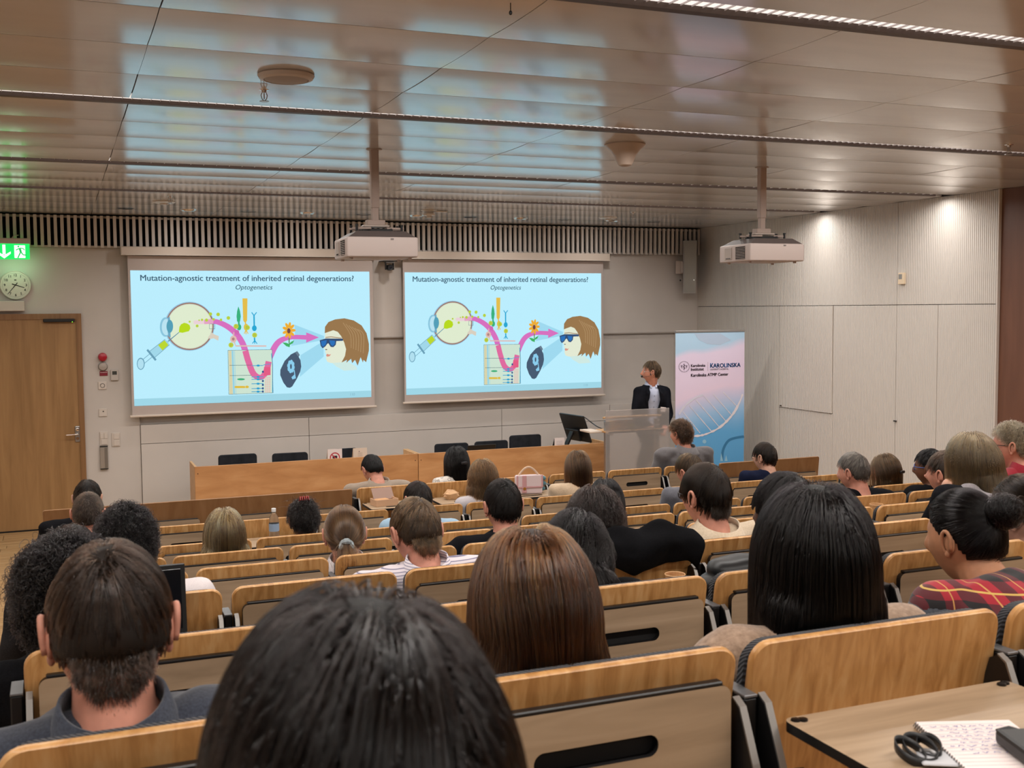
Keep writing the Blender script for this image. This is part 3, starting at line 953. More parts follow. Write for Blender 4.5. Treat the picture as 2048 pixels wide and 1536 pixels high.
def draw_slide(parent):
    S = parent
    sh('footer_bar', [[(108, 1168), (1908, 1103), (1910, 1152), (108, 1222)]], (158, 212, 228), S)
    slide_text('title_text', 'Mutation-agnostic treatment of inherited retinal degenerations?', 994, 252, 1612, (62, 92, 112), S, 0.0016)
    slide_text('subtitle_text', 'Optogenetics', 1020, 320, 280, (52, 92, 106), S, 0.0006, 0.25)
    slide_text('page_number', '110', 1768, 1132, 34, (128, 176, 196), S)
    # translucent light beams
    sh('light_beam', [[(1325, 603), (1550, 690), (1550, 720), (1300, 765), (1330, 690)], [(1372, 835), (1545, 728), (1548, 845), (1368, 1000)]], (158, 216, 238), S)
    # eyeball
    sh('eyeball', [circle(528, 615, 190, 186, 48)], (150, 190, 214), S)
    sh('eyeball_sclera', [circle(530, 615, 183, 180, 48)], (152, 112, 100), S)
    sh('eyeball_rim', [circle(530, 615, 174, 171, 48)], (206, 214, 196), S)
    sh('eyeball_vitreous', [circle(530, 615, 168, 165, 48)], (222, 234, 206), S)
    sh('optic_nerve', [[(668, 700), (700, 662), (716, 676), (752, 690), (748, 724), (712, 706), (688, 712)]], (216, 206, 190), S)
    sh('cornea', [circle(346, 620, 43, 74, 30)], (138, 196, 220), S)
    sh('cornea_inner', [circle(352, 620, 34, 62, 30)], (186, 226, 240), S)
    sh('iris', [[(366, 548), (378, 540), (384, 580), (362, 590)], [(362, 650), (384, 660), (386, 700), (368, 692)]], (110, 168, 196), S)
    sh('eye_lens', [circle(379, 615, 25, 49, 28)], (84, 158, 182), S)
    sh('field_box', stroke([(680, 597), (722, 597), (722, 634), (680, 634)], 3.5, True), (80, 120, 140), S)
    # vector cloud
    sh('injected_cloud', [[(448, 660), (452, 620), (464, 600), (488, 588), (508, 592), (530, 606), (536, 630), (524, 652), (500, 658), (476, 664)]], (182, 216, 30), S)
    dots = [(530, 580, 8), (587, 612, 11), (602, 569, 6), (624, 566, 9), (658, 568, 12), (688, 522, 13), (712, 562, 10), (746, 525, 14), (768, 566, 10), (824, 552, 14)]
    # arrow
    arrow = spline([(560, 585, 26), (640, 582, 34), (740, 582, 38), (850, 640, 44), (930, 740, 46), (975, 880, 46), (1015, 975, 46), (1070, 1003, 40), (1112, 955, 46), (1140, 850, 46), (1200, 740, 44), (1290, 700, 34), (1418, 700, 34)], 7)
    ws = [p[2] for p in arrow]; ar = [p[:2] for p in arrow]
    sh('arrow_tail', stroke(ar[:8], ws[:8]), (232, 208, 214), S)
    sh('arrow_start', stroke(ar[7:13], ws[7:13]), (226, 164, 196), S)
    sh('arrow_body', stroke(ar[12:], ws[12:]) + [[(1414, 662), (1414, 740), (1510, 700)]], (214, 112, 190), S)
    sh('vector_dots', [circle(*d, n=12) for d in dots], (182, 208, 64), S)
    # syringe
    def sy(a, b):
        # a along the axis from the needle tip side (450, 660) to the plunger, b across
        t = math.atan2(905 - 660, 150 - 450)
        return (450 + a * math.cos(t) - b * math.sin(t), 660 + a * math.sin(t) + b * math.cos(t))
    sh('needle', [[sy(0, -2.5), sy(0, 2.5), sy(125, 4), sy(125, -4)]], (90, 140, 164), S)
    sh('syringe_barrel', [[sy(118, -26), sy(118, 26), sy(270, 30), sy(270, -30)], [sy(108, -9), sy(108, 9), sy(120, 14), sy(120, -14)]], (160, 214, 232), S)
    sh('syringe_liquid', [[sy(124, -24), sy(124, 24), sy(186, 26), sy(186, -26)]], (186, 214, 48), S)
    sh('syringe_outline', stroke([sy(118, -27), sy(118, 27), sy(270, 31), sy(270, -31)], 4, True) + stroke([sy(272, -52), sy(272, 52)], 16) + stroke([sy(276, -15), sy(372, -15)], 4) + stroke([sy(276, 15), sy(372, 15)], 4), (104, 156, 180), S)
    sh('plunger', [circle(*sy(378, 0), 30, 46, 24)], (104, 156, 180), S)
    sh('plunger_face', [circle(sy(380, 0)[0] + 1, sy(380, 0)[1], 24, 39, 24)], (176, 222, 238), S)
    # retina cells
    sh('cone_cell', [[(900, 464), (912, 500), (918, 540), (912, 580), (890, 580), (886, 540), (890, 500)], circle(905, 622, 17, 24, 18), stroke([(902, 575), (905, 610)], 14)[0]], (58, 176, 124), S)
    sh('rod_cell', [[(930, 404), (968, 404), (966, 570), (958, 584), (944, 584), (936, 570)], circle(958, 622, 18, 26, 18), stroke([(952, 580), (956, 606)], 10)[0]] + stroke([(958, 640), (944, 672)], 6) + stroke([(958, 640), (974, 672)], 6) + stroke([(958, 640), (958, 676)], 6), (226, 188, 76), S)
    sh('bipolar_cell', [circle(1021, 630, 18, 22, 18)] + stroke([(1018, 530), (1020, 612)], 11) + stroke([(1000, 510), (1018, 534)], 7) + stroke([(1038, 510), (1018, 534)], 7) + stroke([(1022, 700), (1024, 735)], 11) + stroke([(1024, 722), (1006, 746)], 6) + stroke([(1024, 722), (1042, 748)], 6) + stroke([(1024, 722), (1024, 748)], 6), (40, 166, 210), S)
    sh('ganglion_cell', [circle(862, 712, 25, 27, 20)] + stroke([(870, 735), (880, 764), (1112, 765)], 10) + stroke([(862, 690), (866, 660)], 8), (222, 186, 178), S)
    sh('ganglion_nucleus', [circle(861, 712, 11, 12, 14)], (176, 130, 126), S)
    sh('amacrine_cell', [circle(888, 660, 18, 18, 16)] + stroke([(880, 640), (862, 640)], 7) + stroke([(892, 672), (904, 684)], 7), (206, 104, 176), S)
    for cx_, cy_ in ((882, 616), (968, 625), (1023, 682), (844, 757)):
        sh('vector_particle', [circle(cx_, cy_, 20, 20, 8)], (190, 206, 70), S)
        sh('particle_facet', stroke(circle(cx_, cy_, 11, 11, 3), 3, True), (122, 146, 50), S)
    # retina diagram
    sh('diagram_field', [[(820, 797), (1155, 792), (1164, 1120), (828, 1132)]], (204, 226, 208), S)
    sh('diagram_stripe', [[(826, 800), (846, 800), (858, 1130), (834, 1130)]], (214, 208, 168), S)
    sh('diagram_band', [[(848, 800), (862, 800), (874, 1128), (860, 1128)], [(868, 800), (872, 800), (884, 1128), (880, 1128)]], (150, 208, 226), S)
    sh('diagram_arrow', [q for q in stroke(ar[31:62], ws[31:62])], (222, 106, 158), S)
    sh('diagram_ganglion', [[(1094, 925), (1144, 925), (1144, 985), (1094, 990)]], (226, 92, 132), S)
    gg = []
    for i in range(9):
        for j in range(3):
            gg.append(circle(1108 + j * 15, 1004 + i * 13.5, 7, 5.5, 8))
    sh('ganglion_grid', gg, (226, 190, 182), S)
    bl = []
    for y in (914, 1000, 1018, 1052, 1088, 1112):
        bl += stroke([(1000, y), (1090, y - 2)], 5)
        bl.append(circle(1050, y - 1, 13, 8, 10))
    bl += stroke([(1150, 820), (1160, 905), (1160, 1118)], 5) + stroke([(1090, 908), (1150, 900)], 4)
    sh('diagram_cells', bl, (42, 156, 206), S)
    nv = [circle(1086, y, 8, 9, 8) for y in (960, 1030, 1060, 1086, 1110)]
    sh('diagram_nuclei', nv, (52, 84, 140), S)
    sh('diagram_rod', [[(872, 1068), (950, 1068), (952, 1084), (872, 1084)], circle(966, 1075, 14, 10, 12)], (222, 186, 64), S)
    sh('diagram_cone', [circle(920, 1017, 30, 8, 14)], (60, 172, 118), S)
    sh('diagram_lines', stroke([(820, 797), (1155, 792), (1164, 1120), (828, 1132)], 3.5, True) + stroke([(832, 911), (1000, 909)], 3) + stroke([(834, 989), (1000, 987)], 3), (70, 100, 110), S)
    # flower in front of the arrow
    pet = []
    for i in range(9):
        a = 2 * PI * i / 9
        cx, cy = 1282 + 29 * math.cos(a), 646 + 40 * math.sin(a)
        pet.append([(cx + 15 * math.cos(a) * math.cos(t) * 1.5 - 10 * math.sin(a) * math.sin(t), cy + 21 * math.sin(a) * math.cos(t) * 1.1 + 12 * math.cos(a) * math.sin(t)) for t in [2 * PI * j / 12 for j in range(12)]])
    sh('flower_stem', stroke([(1284, 690), (1284, 745)], 8), (90, 140, 70), S)
    sh('flower_petals', pet, (236, 172, 52), S)
    sh('flower_heart', [circle(1281, 650, 13, 20, 16)], (112, 72, 70), S)
    sh('flower_leaf', [[(1232, 738), (1260, 740), (1282, 748), (1300, 732), (1322, 722), (1312, 744), (1290, 756), (1288, 774), (1262, 766)]], (66, 176, 98), S)
    # goggle lens with flower outline
    sh('goggle', [[(1345, 803), (1330, 812), (1298, 828), (1250, 878), (1218, 945), (1217, 985), (1240, 1040), (1268, 1078), (1290, 1082), (1308, 1072), (1345, 1010), (1368, 960), (1376, 920), (1370, 872), (1356, 846), (1364, 834)]], (72, 90, 112), S)
    sh('goggle_clip', [[(1330, 814), (1346, 804), (1364, 830), (1352, 844)]], (104, 124, 142), S)
    pet = []
    for i in range(8):
        a = 2 * PI * i / 8 + 0.2
        pet.append(circle(1298 + 18 * math.cos(a), 920 + 34 * math.sin(a), 11, 18, 12))
    sh('goggle_flower', pet + [circle(1298, 920, 20, 36, 14)] + stroke([(1322, 945), (1328, 985)], 7) + [[(1302, 1002), (1330, 975), (1336, 1010), (1310, 1018)]], (138, 204, 236), S)
    sh('goggle_heart', [circle(1298, 920, 7, 20, 12)], (72, 90, 112), S)
    # portrait
    sh('neck', [[(1600, 885), (1720, 880), (1790, 920), (1800, 945), (1700, 952), (1640, 920)]], (206, 232, 226), S)
    sh('face', [[(1556, 660), (1600, 640), (1680, 660), (1716, 760), (1714, 850), (1690, 888), (1600, 894), (1572, 884), (1562, 858), (1566, 830), (1556, 812), (1560, 796), (1546, 786), (1552, 740)]], (226, 232, 210), S)
    sh('hair', [[(1552, 668), (1554, 620), (1580, 584), (1630, 564), (1700, 556), (1770, 572), (1830, 610), (1868, 670), (1886, 750), (1886, 800), (1866, 888), (1846, 870), (1842, 890), (1824, 850), (1802, 914), (1782, 870), (1760, 895), (1752, 862), (1716, 892), (1722, 870), (1680, 890), (1706, 840), (1714, 790), (1700, 740), (1676, 690), (1650, 658), (1616, 646)]], (152, 118, 78), S)
    sh('hair_strands', [q for i in range(6) for q in stroke(spline([(1690 + 22 * i, 590 + 10 * i), (1745 + 20 * i, 680), (1752 + 18 * i, 780 + 8 * i)], 4), 4)], (178, 146, 106), S)
    sh('sunglasses', [[(1514, 722), (1560, 708), (1690, 710), (1690, 726), (1640, 728), (1636, 756), (1618, 774), (1598, 772), (1580, 744), (1572, 748), (1556, 770), (1536, 782), (1522, 764)]], (52, 78, 116), S)
    sh('sunglass_lenses', [[(1524, 728), (1568, 720), (1562, 752), (1540, 772), (1528, 758)], [(1586, 722), (1630, 726), (1628, 752), (1612, 766), (1598, 756)]], (44, 112, 184), S)
    sh('headband', stroke([(1558, 700), (1600, 696), (1680, 706)], 7), (170, 146, 120), S)
    sh('lips', [[(1562, 834), (1572, 824), (1586, 830), (1600, 826), (1590, 842), (1570, 846)]], (216, 148, 132), S)
    sh('nostril', [circle(1564, 792, 9, 4, 8)], (120, 110, 100), S)
def screen(rect, label, uL, uR, v_top, v_bot):
    x0, x1, z0, z1 = rect
    a, b = px(uL, 600, YS).x, px(uR, 600, YS).x
    zt, zb = px((uL + uR) / 2, v_top, YS).z, px((uL + uR) / 2, v_bot, YS).z
    e = empty('projection_screen', ((a + b) / 2, YS, zb))
    ox, oz = e.location.x, e.location.z
    tag(e, label, 'projection screen', 'pull-down projection screens on the front wall')
    MB().span((a - ox, 0, 0), (b - ox, 0.003, zt - zb)).build('screen_cloth', m_fab, e)
    MB().rbox((0, 0.0, -0.012), (b - a + 0.05, 0.03, 0.024), 0.008).build('bottom_bar', m_case, e)
    cs = MB(); cs.rbox((0, 0.02, zt - zb + 0.052), (b - a + 0.14, 0.16, 0.092), 0.012); c_ = cs.build('case', m_case, e)
    MB().rbox((0, -0.058, zt - zb + 0.010), (b - a + 0.14, 0.02, 0.010), 0.003, 1).build('case_lip', mat('case_lip_white', (240, 226, 214), 0.4), c_)
    return e, ox, oz
e1, ox, oz = screen(SL, 'lowered projection screen showing the slide, next to the door and alarm', 257.5, 746, 514, 821)
bgm = emis('slide_background', (186, 236, 252))
def bg_mesh():
    b = MB(); b.add([(0, 0, 0), (W0, 0, 0), (W0, 0, -H0), (0, 0, -H0)], [(0, 3, 2, 1)])
    return b.mesh('projected_slide', bgm)
s1 = link('projected_slide', bg_mesh(), e1)
s1.location = (SL[0] - ox, -0.002, SL[3] - oz)
draw_slide(s1)
e2, ox, oz = screen(SR, 'lowered projection screen showing the slide, on the lectern and banner side', 806.5, 1206.5, 521, 796)
s2 = copy_tree(s1, e2)
s2.location = (SR[0] - ox, -0.002, SR[3] - oz)
s2.scale = ((SR[1] - SR[0]) / W0, 1, (SR[3] - SR[2]) / H0)

# ------------------------------------------------------------------ roll-up banner
YBN = 10.9
a, b = px(1351, 663, YBN), px(1489, 663, YBN)
bw = b.x - a.x; bh = a.z - 0.02
e = empty('rollup_banner', ((a.x + b.x) / 2, YBN, 0))
tag(e, 'tall blue and pink roll-up banner with lettering and a DNA strand by the lectern', 'banner')
def _ban(nt, b):
    tc = nd(nt, 'ShaderNodeTexCoord')
    s_ = nd(nt, 'ShaderNodeSeparateXYZ'); nt.links.new(tc.outputs['Object'], s_.inputs[0])
    dv = nd(nt, 'ShaderNodeMath', operation='DIVIDE'); dv.inputs[1].default_value = bh; nt.links.new(s_.outputs[2], dv.inputs[0])
    n = noise(nt, tc.outputs['Object'], 1.6, 1)
    ml = nd(nt, 'ShaderNodeMath', operation='MULTIPLY_ADD'); ml.inputs[1].default_value = 0.16; nt.links.new(n, ml.inputs[0]); nt.links.new(dv.outputs[0], ml.inputs[2])
    dx = nd(nt, 'ShaderNodeMath', operation='MULTIPLY_ADD'); dx.inputs[1].default_value = -0.10; nt.links.new(s_.outputs[0], dx.inputs[0]); nt.links.new(ml.outputs[0], dx.inputs[2])
    nt.links.new(ramp(nt, dx.outputs[0], [(0.0, (70, 150, 214)), (0.48, (96, 172, 228)), (0.62, (158, 198, 238)), (0.76, (232, 212, 236)), (0.96, (226, 212, 238)), (1.08, (176, 210, 238))]), b.inputs['Base Color'])
m_ban = mat('banner_print', None, 0.5, build=_ban)
MB().span((-bw / 2, -0.001, 0.07), (bw / 2, 0.001, bh + 0.01)).build('printed_sheet', m_ban, e)
MB().rbox((0, 0, bh + 0.018), (bw + 0.01, 0.018, 0.026), 0.006).build('top_rail', m_steel, e)
MB().rbox((0, 0.0, 0.035), (bw + 0.04, 0.11, 0.07), 0.015).build('base_cassette', m_steel, e)
MB().tube([(0, 0.03, 0.05), (0, 0.03, bh)], 0.009, 8).build('support_pole', m_steel, e)
for sx in (-1, 1):
    MB().rbox((sx * bw * 0.32, 0, 0.006), (0.03, 0.34, 0.012), 0.004, 1).build('foot', m_steel, e)
def bp(u, v):
    q = px(u, v, YBN)
    return (q.x - e.location.x, q.z)
def bflat(name, polys, col, y=-0.0025, rough=0.5):
    bb = MB()
    for pl in polys:
        q = [bp(*t) for t in pl]
        bb.add([(c[0], y, c[1]) for c in q], [tuple(range(len(q)))])
    return bb.build(name, mat('banner_%d_%d_%d' % col, col, rough), e)
def btext(name, body, u, v, wpx, col, bold=0.0, spacing=1.0):
    me = thicken(text_mesh(body, 0.1, 0.0, spacing=spacing), bold)
    xs = [q.co.x for q in me.vertices]
    x0 = bp(u, v); x1 = bp(u + wpx, v)
    k = (x1[0] - x0[0]) / (max(xs) - min(xs)); mx = min(xs)
    for q in me.vertices:
        q.co = ((q.co.x - mx) * k + x0[0], -0.003, q.co.y * k + x0[1])
    me.materials.clear(); me.materials.append(mat('banner_%d_%d_%d' % col, col, 0.5))
    return link(name, me, e)
btext('lettering', 'Karolinska', 1381.5, 734, 29, (70, 40, 66), 0.0035)
btext('lettering', 'Institutet', 1381.5, 741.5, 26, (70, 40, 66), 0.0035)
btext('lettering', 'KAROLINSKA', 1420, 735.5, 61, (44, 128, 206), 0.004)
btext('lettering', 'UNIVERSITY HOSPITAL', 1420, 740.5, 37, (120, 120, 150), 0.001)
btext('lettering', 'Karolinska ATMP Center', 1381.5, 753.5, 75, (60, 50, 66), 0.004)
bflat('divider', stroke([(1415.5, 724), (1415.5, 742)], 0.8), (190, 170, 190))
bflat('small_mark', stroke([(1420, 727), (1422, 727)], 1.2) + stroke([(1424, 727), (1426, 727)], 1.2), (42, 112, 176))
# round seal with staff and rays
cx, cy = 1368, 733.5
ring = []
for i in range(26):
    t = 2 * PI * i / 26
    ring += stroke([(cx + 9.6 * math.cos(t), cy + 9.6 * math.sin(t)), (cx + 11.2 * math.cos(t + 0.07), cy + 11.2 * math.sin(t + 0.07))], 1.1)
bflat('seal', ring + stroke([(cx, cy - 6.5), (cx, cy + 7)], 0.9) + stroke(spline([(cx - 1.6, cy - 5), (cx + 1.8, cy - 2.5), (cx - 1.8, cy), (cx + 1.8, cy + 2.5), (cx - 1.2, cy + 5)], 4), 0.9)
      + [q for s_ in (-1, 1) for q in stroke([(cx + s_ * 3, cy - 3), (cx + s_ * 6, cy), (cx + s_ * 3.5, cy + 3)], 1.0) + stroke([(cx + s_ * 3.5, cy), (cx + s_ * 6.5, cy - 3)], 0.9)], (70, 52, 78))
# DNA strand
dna_a = spline([(1352, 842), (1362, 822), (1376, 806), (1400, 792), (1440, 784), (1468, 784), (1484, 787)], 6)
dna_b = spline([(1352, 866), (1372, 870), (1390, 872), (1412, 868), (1440, 854), (1464, 830), (1478, 806), (1485, 788)], 6)
r_ = random.Random(5)
def rough(path, w):
    return [q for q in stroke(path, [w * (0.6 + 0.8 * r_.random()) for _ in path])]
bflat('dna_backbone', rough(dna_a[4:20], 3.4), (214, 214, 232))
bflat('dna_backbone', rough(dna_b[10:], 3.8), (232, 226, 236), -0.0035)
rungs = [((1366, 824), (1400, 866)), ((1378, 811), (1424, 864)), ((1392, 800), (1440, 856)), ((1408, 792), (1453, 844)), ((1426, 788), (1463, 830)), ((1446, 784), (1473, 812))]
bflat('dna_rung', [q for p0, p1 in rungs for q in rough([(p0[0] + (p1[0] - p0[0]) * t / 14, p0[1] + (p1[1] - p0[1]) * t / 14) for t in range(15)], 1.5)], (222, 220, 234), -0.003)
bflat('soft_circle', [[(1388, 667), (1440, 667), (1462, 680), (1440, 690), (1415, 688), (1398, 680)]], (176, 196, 222), -0.002)
bflat('water_shape', stroke(spline([(1444, 922), (1446, 900), (1456, 882), (1470, 876), (1488, 873)], 5), 5) , (50, 122, 172), -0.002)
bflat('water_highlight', [[(1440, 922), (1442, 906), (1446, 922)], [(1449, 922), (1452, 910), (1455, 922)], circle(1408.5, 883, 4, 4, 10)], (150, 200, 230), -0.003)

# ------------------------------------------------------------------ lecturer desks
m_desk = wood('desk_beech', (176, 124, 78), (192, 140, 92), (204, 154, 106), grain=(2.2, 9, 9), rough=0.42, rnd_off=5)
m_desk_e = wood('desk_edge', (206, 158, 106), (216, 170, 120), (224, 180, 132), grain=(3, 20, 20), rough=0.45)
YD = pz(389, 934, 0.77).y
dtop = pz(389, 934, 0.77).z
def desk(xa, xb, label):
    e = empty('lecture_desk', ((xa + xb) / 2, YD, 0))
    tag(e, label, 'desk', 'long wooden desks before the front wall')
    w = xb - xa
    MB().rbox((0, 0.012, 0.405), (w - 0.002, 0.024, 0.73), 0.002, 1).build('front_panel', m_desk, e)
    MB().rbox((0, 0.30, 0.655), (w - 0.05, 0.55, 0.028), 0.003, 1).build('desk_top', m_desk_e, e)
    for s in (-1, 1):
        MB().rbox((s * (w / 2 - 0.013), 0.245, 0.385), (0.024, 0.44, 0.77), 0.002, 1).build('end_panel', m_desk_e, e)
        for z in (0.70, 0.16):
            MB().lathe([(0.006, 0), (0.006, -0.001)], (s * (w / 2 - 0.03), 0.0, z), 'y', 10).build('screw_cap', mat('screw_brown', (90, 50, 26), 0.6), e)
    return e
xm = pz(838, 906, 0.77).x - 0.03
desk(pz(389, 934, 0.77).x, xm, 'long beech desk with plain grained front on the door side')
desk(xm + 0.004, pz(1222, 888, 0.77).x + 0.05, 'long beech desk with the monitor on it on the lectern side')

# ------------------------------------------------------------------ chairs behind the desks
m_cf = fabric('chair_charcoal', (34, 36, 40), (52, 54, 60), 300)
def chair(xc_, yc_, ztop, wdt, label, rz=0.0):
    e = empty('conference_chair', (xc_, yc_, 0), rz)
    tag(e, label, 'chair', 'black upholstered chairs behind the lecture desks')
    out = rrect(wdt, 0.40, (0.03, 0.03, 0.035, 0.035), 5)
    vs = []; fs = []
    n = len(out)
    for (s, y) in ((0.97, -0.022), (1.0, -0.012), (1.0, 0.012), (0.97, 0.022)):
        for (x, z) in out:
            cv = 0.03 * (2 * x / wdt) ** 2
            vs.append((x * s, y + cv, ztop - 0.20 + z * s))
    for k in range(3):
        for i in range(n):
            j = (i + 1) % n
            fs.append((k * n + i, k * n + j, (k + 1) * n + j, (k + 1) * n + i))
    fs += [tuple(range(n - 1, -1, -1)), tuple(range(3 * n, 4 * n))]
    MB().add(vs, fs).build('backrest', m_cf, e, True)
    MB().rbox((0, -0.24, 0.44), (wdt * 0.98, 0.42, 0.06), 0.02, 3).build('seat', m_cf, e, True)
    for sx in (-1, 1):
        MB().tube([(sx * wdt * 0.47, -0.42, 0.0), (sx * wdt * 0.47, -0.40, 0.42)], 0.011, 8).build('leg', m_steel, e, True)
        MB().tube([(sx * wdt * 0.47, 0.05, 0.0), (sx * wdt * 0.47, -0.02, 0.42), (sx * wdt * 0.47, 0.02, ztop - 0.30)], 0.011, 8).build('leg', m_steel, e, True)
    return e
chs = [((437, 514, 909), 'black chair back behind the desk, farthest to the door side'), ((545, 616, 906), 'black chair back behind the desk, second from the door'), ((681, 709, 897), 'black chair back half hidden by two propped papers'),
       ((871, 937, 887), 'black chair back left of the open laptop on the desk'), ((951, 1017, 882), 'black chair back right behind the open laptop'), ((1021, 1083, 870), 'tall black chair back nearest the monitor')]
for (u0, u1, v), lab in chs:
    yb = 12.05
    if u0 == 681:
        u0, u1 = 668, 716
    a, b = px(u0, v, yb), px(u1, v, yb)
    chair((a.x + b.x) / 2, yb, (a.z + b.z) / 2, b.x - a.x, lab, R(rnd.uniform(-4, 4)))

# papers and sign propped on the first desk
m_paper = mat('paper', (232, 218, 214), 0.7)
m_paper2 = mat('paper_cream', (222, 202, 184), 0.7)
yp = YD + 0.16
def standing_sheet(u0, u1, vt, name, label, m, hgt=0.235):
    a, b = px(u0, vt, yp), px(u1, vt, yp)
    e = empty(name, ((a.x + b.x) / 2, yp, 0.669))
    tag(e, label, 'paper sign')
    w = b.x - a.x; top = (a.z + b.z) / 2 - 0.669
    MB().span((-w / 2, 0, 0), (w / 2, 0.0012, top)).build('sheet', m, e)
    MB().add([(-w / 2, 0.002, top), (w / 2, 0.002, top), (w / 2, 0.10, 0), (-w / 2, 0.10, 0), (-w / 2, 0.0035, top), (w / 2, 0.0035, top), (w / 2, 0.1015, 0), (-w / 2, 0.1015, 0)], [(0, 1, 2, 3), (4, 7, 6, 5), (0, 4, 5, 1), (3, 2, 6, 7), (0, 3, 7, 4), (1, 5, 6, 2)]).build('back_fold', m, e)
    return e, w, top
e, w, top = standing_sheet(655, 684, 898, 'no_photo_sign', 'white paper sign with a red crossed-out camera symbol on the desk', m_paper)
def cut(polys, y, m, name):
    b = MB()
    for pl in polys:
        b.add([(q[0], y, q[1]) for q in pl], [tuple(range(len(pl)))])
    return b.build(name, m, e)
rr = 0.054; zc = top - 0.09
m_red = mat('sign_red', (190, 40, 60), 0.6); m_ink = mat('ink', (40, 34, 44), 0.7)
cut([[(rr * math.cos(t), zc + rr * math.sin(t)), (rr * math.cos(t2), zc + rr * math.sin(t2)), ((rr - 0.011) * math.cos(t2), zc + (rr - 0.011) * math.sin(t2)), ((rr - 0.011) * math.cos(t), zc + (rr - 0.011) * math.sin(t))] for t, t2 in [(2 * PI * i / 32, 2 * PI * (i + 1) / 32) for i in range(32)]], -0.001, m_red, 'red_ring')
cut([rrect(0.05, 0.03, 0.004, 3, 0.0, zc + 0.004), rrect(0.026, 0.02, 0.004, 3, 0.014, zc - 0.024), rrect(0.022, 0.02, 0.004, 3, -0.022, zc - 0.02)], -0.001, m_ink, 'camera_symbol')
cut(stroke([(-0.036, zc + 0.036), (0.036, zc - 0.036)], 0.010), -0.0014, m_red, 'red_slash')
e, w, top = standing_sheet(706, 734, 896, 'notice_card', 'cream paper notice with printed lines leaning on the desk', m_paper2)
cut([rrect(0.05, 0.002, 0.0005, 1, 0.0, top - 0.05 - 0.012 * k) for k in range(4)], -0.001, mat('print_grey', (170, 150, 140), 0.7), 'printed_lines')
cut([circle(-0.01, top - 0.036, 0.006, 0.004, 10)], -0.001, m_ink, 'print_dot')

# open laptop on the second desk, seen from behind
a, b = px(941, 896, YD + 0.18), px(984, 893, YD + 0.18)
e = empty('laptop', ((a.x + b.x) / 2, YD + 0.22, 0.669))
tag(e, 'dark open laptop standing on the lecture desk before a chair', 'laptop')
lw = 0.33
MB().rbox((0, 0.10, 0.008), (lw, 0.23, 0.016), 0.004).build('keyboard_base', m_black, e)
Mx = Matrix.Rotation(R(24), 3, 'X')
MB().rbox((0, -0.035, 0.075), (lw, 0.008, 0.14), 0.003, 1, Mx).build('screen_lid', m_black, e)

# monitor on the desk
a = px(1160, 888, YD + 0.2)
e = empty('computer_monitor', (a.x - 0.02, YD + 0.28, 0.669), R(98))
tag(e, 'black computer monitor turned sideways on its tilted stand by the lectern', 'monitor')
Mt = Matrix.Rotation(R(-20), 3, 'X')
MB().rbox((0, 0.0, 0.26), (0.50, 0.022, 0.33), 0.006, 2, Mt).build('screen_housing', m_black, e)
MB().rbox((0, -0.014, 0.265), (0.48, 0.002, 0.30), 0.002, 1, Mt).build('display_panel', mat('display_off', (12, 13, 18), 0.12), e)
MB().rbox((0, 0.025, 0.18), (0.26, 0.03, 0.14), 0.008, 2, Mt).build('rear_bulge', m_black, e)
MB().rbox((0.0, 0.10, 0.115), (0.07, 0.026, 0.26), 0.006, 2, Matrix.Rotation(R(28), 3, 'X')).build('stand_arm', m_black, e)
MB().rbox((0.0, 0.14, 0.008), (0.24, 0.18, 0.014), 0.005).build('stand_foot', m_black, e)
# cable from monitor to lectern
q0, q1, q2, q3 = px(1150, 833, YD + 0.3), px(1166, 833, YD + 0.25), px(1184, 846, YD + 0.15), px(1196, 854, YD - 0.05)
cb = MB(); cb.tube(spline([tuple(q0), tuple(q1), tuple(q2), tuple(q3), (q3.x + 0.06, q3.y - 0.08, q3.z - 0.03)], 5), 0.006, 6)
tag(cb.build('monitor_cable', m_black), 'black cable looping from the monitor over to the lectern shelf', 'cable')
# paper stand next to the monitor
a, b = px(1109, 876, YD + 0.15), px(1129, 874, YD + 0.15)
e = empty('leaflet_stand', ((a.x + b.x) / 2, YD + 0.15, 0.669)); tag(e, 'small folded white leaflet stand left of the monitor', 'leaflet')
w = b.x - a.x; hh = a.z - 0.669
MB().span((-w / 2, 0, 0), (w / 2, 0.0015, hh)).build('front_leaf', m_paper, e)
MB().add([(-w / 2, 0.002, hh), (-w / 2, 0.10, 0), (w / 2, 0.10, 0), (w / 2, 0.002, hh), (-w / 2, 0.004, hh), (-w / 2, 0.102, 0), (w / 2, 0.102, 0), (w / 2, 0.004, hh)], [(0, 1, 2, 3), (4, 7, 6, 5), (0, 4, 5, 1), (2, 6, 7, 3), (1, 5, 6, 2), (0, 3, 7, 4)]).build('back_leaf', mat('leaflet_dark', (60, 62, 66), 0.6), e)
bb = MB()
for k in range(6):
    bb.span((-w * 0.32, -0.0012, hh * 0.25 + k * hh * 0.1), (w * 0.3, -0.0008, hh * 0.25 + k * hh * 0.1 + 0.003))
bb.build('printed_lines', mat('leaflet_grey', (170, 158, 160), 0.7), e)

